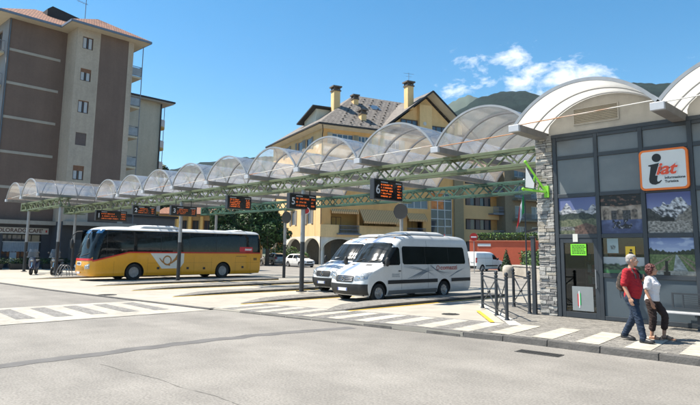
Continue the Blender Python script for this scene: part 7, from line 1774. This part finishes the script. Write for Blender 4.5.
g = MB(); torso(g, [(.74,-.012,0,.122,.158),(.80,-.012,0,.128,.168),(.84,-.008,0,.122,.160)])
for A_ in (RL, LL): a, b, c = map(Vector, A_); limb(g, [a+Vector((0,0,-.02)), b, b.lerp(c, .62)], [.104,.072,.066])
fuse(g.build('cropped_trousers', cloth('dark_brown_cotton', (.028,.016,.014), .2), wn), .008, 3, .010, 12)
sand = mat('tan_leather', (.32,.17,.10), .6, var=.1)
for an, toe in ((RL[2], (.18,-.09,.022)), (LL[2], (.35,.08,.024))):
    a, b = Vector((an[0]-.055, an[1], 0)), Vector((toe[0]+.04, toe[1], 0)); g = MB(); z0 = max(0, an[2]-.085)
    pl = [(a.lerp(b, f).x, a.y+w_*sg) for sg, seq in ((1, ((0,.025),(.3,.032),(.7,.042),(1,.022))), (-1, ((1,.022),(.7,.042),(.3,.032),(0,.025)))) for f, w_ in seq]
    g.prism(pl, lambda u, v, d: (u, v, d), z0, z0+.018); o = g.build('sandal', sand, wn)
    g = MB(); 
    for f, zt in ((.74, .055), (.42, .085)): c = a.lerp(b, f); g.tube([(c.x, c.y-.042, z0+.01),(c.x+.005, c.y-.03, zt),(c.x+.008, c.y, zt+.012),(c.x+.005, c.y+.03, zt),(c.x, c.y+.042, z0+.01)], .007, 6)
    g.build('strap', mat('dark_strap', (.04,.025,.02), .6, var=0), o)
rnd = random.Random(6); g = MB(); g.ball((-.035,0,.03), (.105,.10,.105), 16, 10, M=Tw); g.ball((-.055,0,-.05), (.075,.092,.075), 16, 10, M=Tw)
for k in range(110):
    th_, ph = rnd.uniform(0, 2*PI), rnd.uniform(-.9, 1.4); x, y, z = -.035+.108*math.cos(ph)*math.cos(th_), .103*math.cos(ph)*math.sin(th_), .012+.112*math.sin(ph)
    if x > .03 and z < .065: continue
    g.ball((x, y, z), rnd.uniform(.014, .026), 8, 6, M=Tw)
fuse(g.build('hair', mat('auburn_hair', (.085,.018,.016), .6, var=.4, scale=50), wn), .006, 1, .006, 55)
eyes(wn, Tw)
# ================================================================= AIR
hz = bpy.data.materials.new('valley_haze'); hz.use_nodes = True; hn = hz.node_tree.nodes; hl_ = hz.node_tree.links
hn.remove(hn['Principled BSDF']); pv = hn.new('ShaderNodeVolumePrincipled'); pv.inputs['Color'].default_value = (.80, .88, 1, 1); pv.inputs['Density'].default_value = .000045; pv.inputs['Anisotropy'].default_value = .2
hl_.new(pv.outputs[0], hn['Material Output'].inputs['Volume'])
o = MB().box(-4600, 4600, -4600, 4600, -1.2, 1010).build('haze', hz); o['kind'] = 'stuff'; o.display_type = 'WIRE'
S.cycles.volume_bounces = 0; S.cycles.volume_step_rate = 1.0; S.cycles.volume_max_steps = 64
